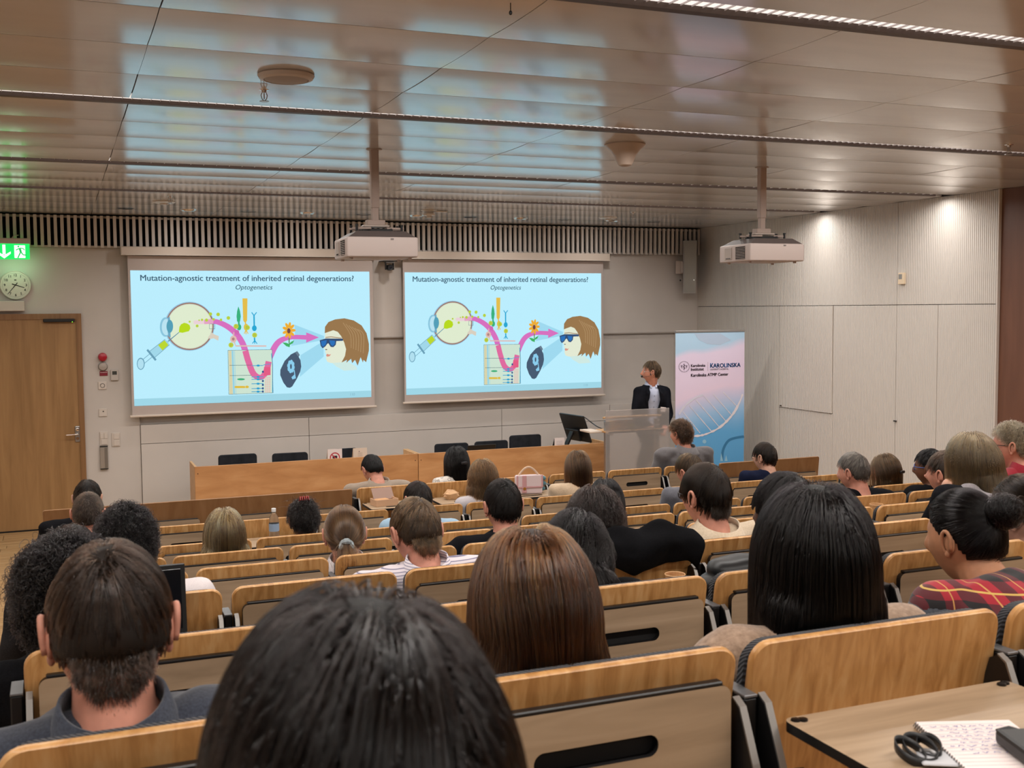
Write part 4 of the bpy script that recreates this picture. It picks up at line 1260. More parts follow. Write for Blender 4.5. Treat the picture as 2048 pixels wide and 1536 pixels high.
# ------------------------------------------------------------------ lectern
YLE = 10.45
a, b = px(1211, 822, YLE), px(1338, 815, YLE)
lx, lw = (a.x + b.x) / 2, b.x - a.x
lz = (a.z + b.z) / 2
e = empty('lectern', (lx, YLE, 0)); tag(e, 'frosted glass lectern with a wooden shelf in front of the speaker', 'lectern')
m_frost = mat('frosted_glass', (232, 226, 224), 0.26, trans=0.72, spec=0.4)
m_frost.node_tree.nodes['Principled BSDF'].inputs['IOR'].default_value = 1.12
MB().rbox((0, 0, lz / 2 + 0.04), (lw, 0.012, lz - 0.08), 0.003, 1).build('front_glass', m_frost, e)
for s in (-1, 1):
    MB().rbox((s * (lw / 2 - 0.08), 0.13, 0.57), (0.05, 0.05, 1.06), 0.006).build('post', m_steel, e)
    MB().rbox((s * (lw / 2 - 0.08), 0.06, 0.965), (0.03, 0.12, 0.02), 0.003, 1).build('shelf_bracket', m_steel, e)
MB().rbox((0, 0.18, 0.985), (lw - 0.09, 0.30, 0.022), 0.004, 1).build('shelf', m_desk_e, e)
MB().rbox((0.05, 0.22, lz - 0.10), (lw - 0.22, 0.34, 0.022), 0.005, 1, Matrix.Rotation(R(-6), 3, 'X')).build('reading_top', m_desk_e, e)
MB().rbox((0, 0.15, 0.02), (lw - 0.06, 0.42, 0.04), 0.008).build('base_plate', m_steel, e)
e2_ = tag(MB().rbox((lx - 0.13, YLE + 0.14, 1.05), (0.34, 0.02, 0.10), 0.002, 1).build('document_folder', mat('folder_orange', (226, 178, 110), 0.6)), 'orange folder standing on the lectern shelf behind the glass', 'folder')
tag(MB().rbox((lx - 0.005, YLE + 0.12, 1.033), (0.07, 0.012, 0.07), 0.002, 1).build('note_pad', mat('note_green', (196, 200, 90), 0.6)), 'small green note pad leaning against the orange folder', 'note pad')
# side shelf with cables left of the lectern
MB().rbox((-lw / 2 - 0.045, 0.26, 0.985), (0.14, 0.26, 0.02), 0.003, 1).build('side_shelf', mat('shelf_white', (224, 206, 190), 0.5), e)
# ------------------------------------------------------------------ who sits where (head-top pixel in the photograph, seat row)
BLACK = [(10, 9, 10), (20, 17, 17), (13, 12, 13)]
SOFTBLACK = [(22, 18, 17), (34, 27, 25), (16, 14, 14)]
DKBROWN = [(44, 31, 24), (58, 41, 30), (34, 25, 20)]
BROWN = [(92, 62, 40), (70, 46, 30), (116, 82, 54)]
CHEST = [(96, 58, 34), (64, 38, 24), (130, 84, 50), (80, 48, 30)]
MIDBR = [(104, 76, 52), (78, 56, 40), (128, 98, 68)]
BLOND = [(196, 164, 112), (120, 88, 56), (212, 184, 136), (92, 66, 44), (176, 142, 94)]
DBLOND = [(146, 112, 76), (108, 80, 54), (172, 138, 96), (88, 64, 46)]
ASH = [(150, 126, 94), (120, 98, 72), (176, 150, 114), (104, 84, 62)]
GREY = [(132, 124, 114), (92, 84, 78), (66, 60, 56), (150, 142, 132)]
SANDY = [(176, 156, 128), (142, 122, 98), (196, 180, 154), (120, 102, 82)]
_core = lambda L, w=0.082, d=0.055: ([0.05, 0.0, -0.06, -0.12, -0.12 - (L - 0.12) * 0.5, -L], [w * 0.55, w * 0.98, w * 1.04, w * 1.06, w * 1.1, w * 1.04], [d * 0.6, d * 1.15, d * 1.1, d, d * 0.85, d * 0.6], [-0.01, -0.035, -0.045, -0.05, -0.055, -0.06])
PEOPLE = [
 dict(pid='z1', row='Z', u=715, vtop=1176, skin_='fair', hair='long', hname='soft_black', hcol=SOFTBLACK, cloth='black_knit', near=1, strands=12000, rad=0.0006, headk=0.97, label='person seated closest to the camera, only the back of the head showing', dy=0.17, hairkw=dict(part=0.02, part_w=0.7, whorl=(0.1, -0.05, 1.0), core=_core(0.30), neck=(0.088, 0.08, -0.02)), sw=0.19),
 dict(pid='a1', row='A', u=215, vtop=1083, skin_='rosy', hair='neat', hname='brown_thin', hcol=[(70, 50, 38), (50, 36, 28), (92, 68, 52)], cloth='charcoal_shirt', collar='shirt', near=1, strands=12000, rad=0.0005, label='person in a dark grey collared shirt at the aisle end of the eighth row', pitch=8, hairkw=dict(len=0.062, bald=((-0.06, -0.62, 0.80), 0.28, 0.72), whorl=(-0.1, -0.5, 0.86), lo=-0.40, taper=0.12), headk=1.0),
 dict(pid='a2', row='A', u=1066, vtop=1049, skin_='fair', hair='long', hname='chestnut', hcol=CHEST, cloth='black_knit', near=1, strands=12000, rad=0.0006, label='person sitting upright in the eighth row beside the empty seat with coat', hairkw=dict(core=_core(0.34, 0.086), neck=(0.098, 0.082, -0.02), len=0.46), sw=0.18, dy=0.17),
 dict(pid='a3', row='A', u=1630, vtop=961, skin_='fair', hair='long', hname='jet', hcol=BLACK, cloth='beige_fleece', near=1, strands=12000, rad=0.0006, label='person in a beige fleece jacket seated in the eighth row', hairkw=dict(whorl=(-0.05, -0.12, 1.0), core=_core(0.38, 0.084), neck=(0.098, 0.082, -0.02), len=0.50), sw=0.19, dy=0.17),
 dict(pid='b1', row='B', u=128, vtop=1074, skin_='brown', hair='bigcurl', hname='jet', hcol=BLACK, cloth='black_knit', near=1, strands=6500, rad=0.0008, label='person in black bent over a laptop at the aisle end of the seventh row', pitch=12, ears=True, top_h=0.15, hairkw=dict(len=0.07, thick=0.04)),
 dict(pid='b3', row='B', u=1150, vtop=1012, skin_='fair', hair='wavy', hname='jet', hcol=BLACK, cloth='black_knit', near=1, strands=7000, rad=0.0006, label='person in black with the head bowed deeply in the seventh row', pitch=38, yaw=-28, dy=0.24, k=0, hairkw=dict(len=0.2, thick=0.026, clump=0.75, curl=(0.006, 2.0), part=0.02, core=_core(0.17, 0.07, 0.05)), sw=0.17),
 dict(pid='b4', row='B', u=1572, vtop=944, skin_='deep', hair='neat', hname='jet', hcol=BLACK, cloth='black_puffer', quilt=1, near=1, strands=6500, rad=0.0005, label='person in a black quilted puffer jacket in the seventh row', yaw=12, sw=0.225, cloth_name='jacket', k=1),
 dict(pid='b5', row='A', dy=0.75, u=1930, vtop=980, skin_='tan', hair='bun', hname='jet', hcol=BLACK, cloth='red_plaid', near=1, strands=8000, rad=0.00045, label='person in a red tartan vest over grey sleeves leaning forward, eighth row', yaw=12, pitch=6, sw=0.19, cloth_name='vest', k=1),
 dict(pid='b6', row='B', u=2046, vtop=950, skin_='fair', hair='tied', hname='dark_brown', hcol=DKBROWN, cloth='mauve_knit', near=1, strands=6000, rad=0.0005, label='person cut by the right frame edge beside the tartan vest', yaw=25, k=3),
 dict(pid='c1', row='C', u=250, vtop=1012, skin_='tan', hair='curly', hname='jet', hcol=BLACK, cloth='white_cotton', near=0, strands=6500, rad=0.0006, label='person with white sleeves at the aisle end of the sixth row', pitch=6, top_h=0.135, k=-2, hairkw=dict(len=0.045)),
 dict(pid='c3', row='C', u=832, vtop=994, skin_='rosy', hair='short', hname='mid_brown', hcol=MIDBR, cloth='pinstripe', collar='shirt', near=1, strands=9000, rad=0.0004, label='person in a finely striped white shirt bending forward in the sixth row', pitch=18, yaw=8, dy=0.21, k=0, sw=0.215, hairkw=dict(lo=-0.45, taper=0.25)),
 dict(pid='c4', row='C', u=1190, vtop=971, skin_='fair', hair='wavy', hname='very_dark_brown', hcol=[(34, 24, 21), (48, 33, 28), (26, 19, 17)], cloth='black_knit', near=0, strands=5500, rad=0.0006, label='person in the sixth row with a black coat over the seat back', yaw=-12, k=1, hairkw=dict(len=0.26, curl=(0.010, 4.0), core=_core(0.22, 0.085, 0.05)), sw=0.18),
 dict(pid='c5', row='C', u=1412, vtop=926, skin_='rosy', hair='sleek', hname='dark_brown', hcol=DKBROWN, cloth='cream_wool', collar='blazer', near=1, strands=8000, rad=0.00045, label='person in a cream wool jacket and glasses, hand on chin, sixth row', yaw=16, k=2, armpose={-1: ((0.03, 0.23, -0.20), (0.20, 0.15, -0.045))}, sw=0.225, cloth_name='jacket', hairkw=dict(len=0.085, lo=-0.45)),
 dict(pid='c7', row='C', u=1950, vtop=861, skin_='fair', hair='bob', hname='ash_blond', hcol=ASH, cloth='black_jacket', near=1, strands=7000, rad=0.0005, label='person in a black jacket with grey hood leaning the head on a hand', armpose={-1: ((0.03, 0.17, -0.22), (0.09, 0.12, -0.03))}, yaw=10, pitch=18, roll=-8, k=4, cloth_name='jacket', sw=0.21, hairkw=dict(len=0.17)),
 dict(pid='d1', row='D', u=146, vtop=1048, skin_='tan', hair='neat', hname='very_dark_brown', hcol=[(34, 24, 21), (48, 33, 28), (26, 19, 17)], cloth='dark_grey_knit', strands=3500, label='person half hidden at the aisle end of the fifth row', k=-2, pitch=10, yaw=14),
 dict(pid='d3', row='D', u=688, vtop=1011, skin_='rosy', hair='tied', hname='dark_blond', hcol=[(112, 78, 52), (88, 60, 40), (140, 104, 72), (72, 48, 34)], cloth='white_cotton', collar='shirt', strands=8000, rad=0.0005, near=1, label='person in a white blouse with a pale hair tie in the fifth row', yaw=-10, pitch=8, k=0, sw=0.175),
 dict(pid='d4', row='D', u=1005, vtop=957, skin_='rosy', hair='neat', hname='soft_black', hcol=SOFTBLACK, cloth='black_shirt', strands=5000, rad=0.0005, label='person in a black shirt stretching an arm in the fifth row', armpose={-1: ((-0.19, 0.02, -0.10), (-0.34, 0.16, -0.22))}, k=1, hairkw=dict(bald=((-0.05, -0.5, 0.86), 0.2, 0.55), lo=-0.45)),
 dict(pid='d6', row='D', u=1893, vtop=901, skin_='rosy', hair='neat', hname='brown_grey', hcol=[(74, 56, 46), (56, 42, 34), (98, 80, 66)], cloth='black_shirt', strands=5000, rad=0.0005, label='person in a black shirt seated below the grey hood in the fifth row', yaw=18, k=6),
 dict(pid='d7', row='D', u=2026, vtop=846, skin_='rosy', hair='curly', hname='sandy_grey', hcol=SANDY, cloth='red_shirt', collar='shirt', strands=4500, rad=0.0006, label='person in a red shirt and dark glasses at the right frame edge', yaw=38, k=7, hairkw=dict(len=0.04, thick=0.02)),
 dict(pid='e2', row='E', u=448, vtop=1014, skin_='fair', hair='long', hname='streaked_blond', hcol=BLOND, cloth='white_cotton', strands=6500, rad=0.0006, label='person sitting alone in the fourth row near the aisle', k=-1, sw=0.17, hairkw=dict(whorl=(0.0, 0.0, 1.0), core=_core(0.28, 0.088), neck=(0.105, 0.082, -0.02), len=0.40)),
 dict(pid='e4', row='E', u=1212, vtop=956, skin_='fair', hair='long', hname='jet', hcol=BLACK, cloth='black_knit', strands=4500, rad=0.0006, label='person in black in the middle of the fourth row', k=3, yaw=-8, pitch=6, sw=0.17, hairkw=dict(core=_core(0.26, 0.084), len=0.36)),
 dict(pid='e6', row='E', u=1708, vtop=904, skin_='rosy', hair='short', hname='salt_pepper', hcol=GREY, cloth='black_shirt', strands=4500, rad=0.0005, label='person in a black shirt in the fourth row, facing left', yaw=22, pitch=4, k=6, hairkw=dict(lo=-0.45)),
 dict(pid='e7', row='E', u=1862, vtop=897, skin_='brown', hair='short', hname='jet', hcol=BLACK, cloth='black_knit', strands=3000, rad=0.0006, label='person with blue glasses mostly hidden in the fourth row', yaw=30, k=7),
 dict(pid='f1', row='F', u=175, vtop=983, skin_='rosy', hair='crop', hname='brown_grey', hcol=[(96, 78, 64), (74, 58, 48), (120, 102, 86)], cloth='black_jacket', strands=4500, rad=0.0005, label='person in a black jacket at the aisle end of the third row', collar='blazer', k=-2, yaw=-12, cloth_name='jacket', sw=0.225),
 dict(pid='g1', row='G', u=174, vtop=959, skin_='fair', hair='neat', hname='dark_brown', hcol=DKBROWN, cloth='black_jacket', strands=3500, label='person with glasses at the aisle end of the second row', collar='blazer', k=-2, yaw=-14, sw=0.225, cloth_name='jacket'),
 dict(pid='f3', row='F', u=607, vtop=1000, skin_='brown', hair='curly', hname='soft_black', hcol=[(26, 19, 18), (40, 28, 24), (18, 14, 14)], cloth='dark_grey_knit', strands=3200, rad=0.0008, label='person with a red hair clip in the third row', k=0, hairkw=dict(len=0.06, thick=0.02, curl=(0.004, 1.5)), sw=0.17, pitch=8),
 dict(pid='f4', row='F', u=835, vtop=962, skin_='rosy', hair='neat', hname='very_dark_brown', hcol=[(34, 24, 21), (48, 33, 28), (26, 19, 17)], cloth='light_blue', strands=3500, label='person in a light blue shirt leaning in the third row', yaw=14, pitch=10, k=1, roll=6),
 dict(pid='h2', row='H', u=745, vtop=908, skin_='rosy', hair='short', hname='jet', hcol=BLACK, cloth='taupe_jacket', collar='blazer', strands=3200, label='person in a taupe jacket looking down in the front row', pitch=24, yaw=14, k=2, dy=0.24, sw=0.22, cloth_name='jacket'),
 dict(pid='h3', row='H', u=913, vtop=891, skin_='tan', hair='long', hname='jet', hcol=BLACK, cloth='white_floral', strands=3600, rad=0.0006, label='person in a white patterned top in the front row', k=3, sw=0.17, yaw=8, hairkw=dict(core=_core(0.24, 0.078), len=0.34)),
 dict(pid='g3', row='G', u=966, vtop=917, skin_='fair', hair='wavy', hname='golden_brown', hcol=[(136, 92, 56), (104, 70, 44), (164, 118, 76), (84, 58, 38)], cloth='pale_grey', strands=3600, rad=0.0006, label='person in a pale grey top in the second row', k=3, yaw=-8, sw=0.17, hairkw=dict(core=_core(0.24, 0.08), len=0.32)),
 dict(pid='g4', row='G', u=1156, vtop=899, skin_='fair', hair='long', hname='dark_blond', hcol=DBLOND, cloth='beige_knit', strands=3600, rad=0.0006, label='person in a beige cardigan beside the pink handbag', k=4, yaw=-6, sw=0.19, hairkw=dict(core=_core(0.24, 0.08), len=0.33)),
 dict(pid='f5', row='F', u=1380, vtop=906, skin_='rosy', hair='neat', hname='brown', hcol=[(96, 72, 50), (66, 48, 36), (130, 102, 74)], cloth='grey_shirt', strands=3800, rad=0.0005, label='person in a grey shirt leaning left in the third row', k=5, yaw=20, pitch=10, roll=-6, hairkw=dict(len=0.075)),
 dict(pid='h7', row='H', u=1362, vtop=839, skin_='rosy', hair='curly', hname='curl_brown', hcol=[(84, 58, 42), (58, 40, 30), (114, 84, 62)], cloth='grey_jacket', collar='blazer', strands=3600, rad=0.0007, label='person in a grey jacket in the front row before the banner', yaw=22, k=7, sw=0.235, cloth_name='jacket', top_h=0.135, hairkw=dict(len=0.055, curl=(0.007, 1.6), lo=-0.65)),
 dict(pid='g8', row='G', u=1530, vtop=884, skin_='fair', hair='sleek', hname='dark_brown', hcol=DKBROWN, cloth='navy_suit', strands=3600, rad=0.0005, label='person in a navy top alone near the right wall in the second row', yaw=24, k=7, sw=0.215, hairkw=dict(lo=-0.45)),
 dict(pid='f8', row='F', u=1772, vtop=906, skin_='rosy', hair='long', hname='mid_brown', hcol=MIDBR, cloth='dark_grey_knit', strands=3600, rad=0.0006, label='person with a dark hair clip in the third row by the right wall', yaw=20, k=8, sw=0.17, hairkw=dict(core=_core(0.2, 0.08), len=0.26)),
]
for q in PEOPLE:
    if q.get('k') is None:
        tp_ = px(q['u'], q['vtop'], {'Z': 0.49, 'A': 1.45, 'B': 2.40, 'C': 3.363, 'D': 4.344, 'E': 5.33, 'F': 6.31, 'G': 7.33, 'H': 8.32}[q['row']] + 0.19)
        q['k'] = int(math.floor((tp_.x - 0.987) / 0.545))
OCCUPIED = {(q['row'], q['k']) for q in PEOPLE}
# ------------------------------------------------------------------ auditorium seats
m_ash = wood('ash_veneer', (172, 120, 66), (203, 151, 93), (216, 170, 116), grain=(46, 46, 1.3), rough=0.38, rnd_off=11, lam=(0, 0.125, 0.07), coat=0.1)
m_edge = wood('ply_edge', (196, 146, 90), (214, 166, 108), (226, 182, 126), grain=(6, 60, 60), rough=0.45)
m_lam = wood('tablet_laminate', (150, 127, 102), (168, 143, 116), (180, 155, 128), grain=(2.2, 26, 26), rough=0.45, rnd_off=7)
def _ribf(nt, b):
    v = coords(nt)
    w = nd(nt, 'ShaderNodeTexWave', wave_type='BANDS', bands_direction='DIAGONAL'); w.inputs['Scale'].default_value = 75
    w.inputs['Distortion'].default_value = 1.5
    nt.links.new(v, w.inputs['Vector'])
    nt.links.new(ramp(nt, w.outputs['Fac'], [(0.2, (40, 40, 44)), (0.9, (64, 64, 69))]), b.inputs['Base Color'])
    bump(nt, b, w.outputs['Fac'], 0.6, 0.003)
m_cush = mat('ribbed_seat_fabric', None, 0.95, spec=0.2, sheen=0.2, build=_ribf)
m_cast = mat('hinge_black', (26, 25, 26), 0.38, 0.1)
m_cap = mat('post_cap_grey', (112, 112, 114), 0.4, 0.5)
m_rimm = mat('hinge_rim', (150, 146, 142), 0.35, 0.7)
P0, ROWZ = 0.987, 0.93
PITCH = 0.545
ROWS = {'Z': 0.49, 'A': 1.45, 'B': 2.40, 'C': 3.363, 'D': 4.344, 'E': 5.33, 'F': 6.31, 'G': 7.33, 'H': 8.32}
TOPZ = {'Z': 1.93, 'A': CZ - 0.533, 'B': CZ - 0.686, 'C': CZ - 0.833, 'D': CZ - 0.990, 'E': CZ - 1.1445, 'F': CZ - 1.292, 'G': CZ - 1.374, 'H': CZ - 1.377}
ORD = ['first', 'second', 'third', 'fourth', 'fifth', 'sixth', 'seventh', 'eighth', 'ninth', 'tenth', 'eleventh', 'twelfth']
ROWN = {'H': 'front row', 'G': 'second row', 'F': 'third row', 'E': 'fourth row', 'D': 'fifth row', 'C': 'sixth row', 'B': 'seventh row', 'A': 'eighth row', 'Z': 'ninth row'}
TILT = R(10)
def slab(outline, t, cham, M4, c=None):
    """rounded slab: outline in (x, s), thickness along n; M4 maps (x, n, s) to the seat frame"""
    n = len(outline)
    vs = []; fs = []
    k = 1 - cham * 4
    for (sc_, d) in ((1 - cham * 3, -t / 2), (1.0, -t / 2 + t * 0.25), (1.0, t / 2 - t * 0.25), (1 - cham * 3, t / 2)):
        for (x, z) in outline:
            vs.append(M4 @ Vector((x * sc_, d, z * sc_)))
    for a in range(3):
        for i in range(n):
            j = (i + 1) % n
            fs.append((a * n + i, a * n + j, (a + 1) * n + j, (a + 1) * n + i))
    fs += [tuple(range(n - 1, -1, -1)), tuple(range(3 * n, 4 * n))]
    return MB().add(vs, fs)
BH = 0.44
Mb = Matrix.Translation((0, 0.0, ROWZ)) @ Matrix.Rotation(TILT, 4, 'X') @ Matrix.Translation((0, 0.008, -BH / 2))
me_back = slab(rrect(0.517, BH, (0.02, 0.02, 0.034, 0.034), 6), 0.015, 0.004, Mb).mesh('backrest', m_ash, True)
Mc = Matrix.Translation((0, 0.0, ROWZ)) @ Matrix.Rotation(TILT, 4, 'X') @ Matrix.Translation((0, 0.032, -BH / 2 + 0.004))
me_cush = slab(rrect(0.512, BH - 0.03, (0.03, 0.03, 0.04, 0.04), 6), 0.030, 0.010, Mc).mesh('back_cushion', m_cush, True)
def tablet_mesh():
    """writing tablet with its slotted grip: plate with a real hole"""
    bm = bmesh.new()
    outer = rrect(0.462, 0.30, 0.018, 5)
    inner = rrect(0.205, 0.034, 0.0165, 6, 0.0, 0.075)
    def loop(pts):
        vs = [bm.verts.new((x, 0, z)) for x, z in pts]
        return [bm.edges.new((vs[i], vs[(i + 1) % len(vs)])) for i in range(len(vs))]
    ed = loop(outer) + loop(inner)
    bmesh.ops.triangle_fill(bm, edges=ed, use_beauty=True)
    r = bmesh.ops.extrude_face_region(bm, geom=bm.faces[:])
    for v in [g for g in r['geom'] if isinstance(g, bmesh.types.BMVert)]:
        v.co.y += 0.016
    bmesh.ops.recalc_face_normals(bm, faces=bm.faces[:])
    me = bpy.data.meshes.new('tablet')
    bm.to_mesh(me); bm.free()
    me.materials.append(m_lam); me.materials.append(m_cast)
    for p in me.polygons:
        if abs(p.normal.y) < 0.5:
            p.material_index = 1
    return me
me_tab = tablet_mesh()
me_hole_shade = MB().rbox((0, 0.0185, 0.075), (0.23, 0.004, 0.05), 0.001, 1).mesh('grip_hole_shade', m_dark)  # added black plate, stands in for the shade inside the grip hole
me_edge = MB().rbox((0, 0.009, 0.153), (0.434, 0.0175, 0.007), 0.002, 1).mesh('edge_strip', m_cast)
me_pan = MB().rbox((0, 0.31, 0.375), (0.46, 0.43, 0.07), 0.02, 3).mesh('seat_cushion', m_cush, True)
me_pan_up = MB().rbox((0, 0.175, 0.62), (0.46, 0.07, 0.36), 0.02, 3).mesh('seat_cushion', m_cush, True)
me_under = MB().rbox((0, 0.31, 0.333), (0.44, 0.40, 0.014), 0.004, 1).mesh('seat_pan', m_ash)
me_post = MB().rbox((0, 0.03, 0.425), (0.024, 0.085, 0.85), 0.003, 1).mesh('stanchion', m_blackm)
me_cap = MB().rbox((0, 0.03, 0.8525), (0.0245, 0.086, 0.005), 0.001, 1).mesh('post_cap', m_cap)
me_foot = MB().rbox((0, 0.06, 0.012), (0.026, 0.26, 0.024), 0.004, 1).mesh('floor_plate', m_blackm)
fin = [(-0.078, 0.695), (0.03, 0.685), (0.035, 0.80), (0.022, 0.842), (0.004, 0.852), (-0.014, 0.842), (-0.050, 0.765)]
me_fin = MB().prism(fin, -0.006, 0.006, 'x').mesh('hinge_arm', m_cast)
rim = [(-0.080, 0.694), (-0.052, 0.766), (-0.016, 0.844), (0.004, 0.8545), (0.004, 0.8515), (-0.013, 0.8415), (-0.049, 0.764), (-0.0775, 0.694)]
me_rim = MB().prism(rim, -0.0062, 0.0062, 'x').mesh('hinge_rim', m_rimm)
me_knob = MB().lathe([(0.014, -0.024), (0.026, -0.018), (0.026, 0.018), (0.014, 0.024)], (0, -0.052, 0.722), 'x', 8).mesh('hinge_knob', m_cast)
m_screw = mat('tablet_screw', (30, 29, 30), 0.3, 0.6)
me_screw = MB().lathe([(0.008, 0), (0.0075, 0.003), (0.003, 0.004)], n=14).mesh('screw', m_screw)
SEATS = {}
def seat(row, k, down=False, occupied=False, note='', first=False, last=False):
    y = ROWS[row]; tread = TOPZ[row] - ROWZ
    x = P0 + PITCH * (k + 0.5)
    e = empty('auditorium_seat', (x, y, tread))
    state = 'with its writing tablet folded down' if down else 'with its tablet stowed behind'
    tag(e, 'ash veneer folding seat, %s from the aisle in the %s, %s%s' % (ORD[k + 2], ROWN[row], 'tablet down' if down else 'tablet stowed', note), 'auditorium seat', 'folding auditorium seats')
    link('backrest', me_back, e)
    link('back_cushion', me_cush, e)
    if occupied:
        link('seat_cushion', me_pan, e); link('seat_pan', me_under, e)
    else:
        link('seat_cushion', me_pan_up, e)
    t = link('writing_tablet', me_tab, e)
    if down:
        t.location = (0, -0.185, 0.818); t.rotation_euler = (R(-90), 0, PI)
        for sx in (-1, 1):
            for q in (0.0, 0.012):
                s_ = link('screw', me_screw, e); s_.location = (sx * (0.215 - q * 0.9), -0.05 - q * 0.3, 0.818)
    else:
        t.location = (0, -0.020, 0.73)
        link('grip_hole_shade', me_hole_shade, t)
    if not down:
        link('edge_strip', me_edge, t)
    for sx in (-1, 1):
        f = link('hinge_arm', me_fin, e); f.location = (sx * 0.249, -0.01, 0)
        link('hinge_rim', me_rim, f)
        g = link('hinge_knob', me_knob, e); g.location = (sx * 0.228, -0.01 if not down else -0.012, 0)
    for sx in ((-1, 1) if last else (-1,)):
        p = link('stanchion', me_post, e); p.location = (sx * PITCH / 2, 0, 0)
        link('post_cap', me_cap, p)
        q = link('floor_plate', me_foot, e); q.location = (sx * PITCH / 2, 0, 0)
    SEATS[(row, k)] = e
    return e
def front_panel(xa, xb, n, label):
    """fixed veneer panel closing the front row, with stowed tablets on its rear"""
    e = empty('front_row_panel', ((xa + xb) / 2, ROWS['H'], 0))
    tag(e, label, 'seating panel')
    w = xb - xa
    Mp = Matrix.Translation((0, 0.0, ROWZ)) @ Matrix.Rotation(R(6), 4, 'X') @ Matrix.Translation((0, 0.008, -0.33))
    slab(rrect(w, 0.66, (0.005, 0.005, 0.015, 0.015), 4), 0.02, 0.0006, Mp).build('board', m_pan, e)
    for i in range(n):
        t = link('writing_tablet', me_tab, e)
        t.location = (-w / 2 + w * (i + 0.5) / n, -0.012, 0.642)
        link('grip_hole_shade', me_hole_shade, t); link('edge_strip', me_edge, t)
    for i in range(n + 1):
        p = link('stanchion', me_post, e); p.location = (-w / 2 + 0.02 + (w - 0.04) * i / n, 0.04, -0.06)
        p = link('floor_plate', me_foot, e); p.location = (-w / 2 + 0.02 + (w - 0.04) * i / n, 0.04, 0)
m_pan = wood('shaded_panel_veneer', (136, 94, 58), (148, 106, 68), (158, 116, 78), grain=(14, 30, 1.2), rough=0.42, rnd_off=3)  # same veneer toned down, the weaker front-row light put into its colour
front_panel(-0.148, 2.055, 4, 'long veneer panel closing the front row on the aisle side, four stowed tablets')
front_panel(5.37, 6.44, 2, 'short veneer panel closing the front row by the right wall, two stowed tablets')
OCC = {}
plan = {'Z': (-2, -1), 'A': (-2, 2), 'B': (-2, 3), 'C': (-2, 5), 'D': (-2, 7), 'E': (-2, 8), 'F': (-2, 9), 'G': (-2, 9), 'H': (2, 7)}
DOWN = {('A', 0), ('C', 1), ('C', -2), ('G', 0), ('H', 2), ('H', 3), ('H', 4), ('E', 6), ('E', 1)}
for rw, (a, b) in plan.items():
    for k in range(a, b + 1):
        seat(rw, k, (rw, k) in DOWN, (rw, k) in OCCUPIED, last=(k == b))
# ------------------------------------------------------------------ people
rng = np.random.default_rng(11)
def rotx(a): return Matrix.Rotation(a, 3, 'X')
def roty(a): return Matrix.Rotation(a, 3, 'Y')
def rotz(a): return Matrix.Rotation(a, 3, 'Z')
HA = np.array([0.0765, 0.0975, 0.1175])      # semi-axes of the skull

def skin(name, c):
    def bd(nt, b):
        n = noise(nt, coords(nt), 30, 3)
        nt.links.new(ramp(nt, n, [(0.3, tuple(int(x * 0.9) for x in c)), (0.7, c)]), b.inputs['Base Color'])
        b.inputs['Subsurface Weight'].default_value = 0.12
        b.inputs['Subsurface Radius'].default_value = (0.012, 0.005, 0.003)
        bump(nt, b, noise(nt, coords(nt), 180, 2), 0.12, 0.001)
    return mat(name, None, 0.5, spec=0.4, build=bd)
SK = {'fair': skin('skin_fair', (222, 170, 146)), 'rosy': skin('skin_rosy', (214, 148, 126)), 'tan': skin('skin_tan', (194, 138, 104)), 'brown': skin('skin_brown', (122, 78, 56)), 'deep': skin('skin_deep', (92, 58, 44))}

def head_points(nu=44, nv=32):
    """skull and face as a deformed sphere, face towards +y; returns vertices and quads"""
    vs = []; fs = []
    for i in range(nv + 1):
        th = PI * i / nv
        for j in range(nu):
            a = 2 * PI * j / nu
            x, y, z = math.sin(th) * math.sin(a), math.sin(th) * math.cos(a), math.cos(th)
            X, Y, Z = x * HA[0], y * HA[1], z * HA[2]
            low = max(0.0, -z - 0.1) / 0.9
            X *= 1 - 0.36 * low ** 1.3
            if y < 0:
                Y *= 1 - 0.50 * low ** 1.1
            else:
                Y *= 1 - 0.10 * low
                X *= 1 - 0.06 * y
            # occiput, brow, nose, lips, chin, sockets
            g = lambda px_, pz_, s, t: math.exp(-((X - px_) / s) ** 2 - ((Z - pz_) / t) ** 2)
            if y < 0:
                pass
            else:
                f = min(1.0, y * 1.6)
                Y += f * (0.030 * g(0, -0.028, 0.011, 0.020) + 0.014 * g(0, -0.006, 0.010, 0.026) + 0.004 * g(0, 0.024, 0.05, 0.014) + 0.007 * g(0, -0.066, 0.022, 0.012) + 0.009 * g(0, -0.104, 0.022, 0.016)
                          - 0.010 * g(0.031, 0.004, 0.016, 0.012) - 0.010 * g(-0.031, 0.004, 0.016, 0.012) - 0.004 * g(0, -0.086, 0.025, 0.008) + 0.004 * g(0.045, -0.03, 0.02, 0.02) + 0.004 * g(-0.045, -0.03, 0.02, 0.02))
            vs.append((X, Y, Z))
    for i in range(nv):
        for j in range(nu):
            j2 = (j + 1) % nu
            a, b_, c_, d = i * nu + j, i * nu + j2, (i + 1) * nu + j2, (i + 1) * nu + j
            if i == 0:
                fs.append((a, d, c_))
            elif i == nv - 1:
                fs.append((a, d, b_))
            else:
                fs.append((a, d, c_, b_))
    return vs, fs
HV, HF = head_points()
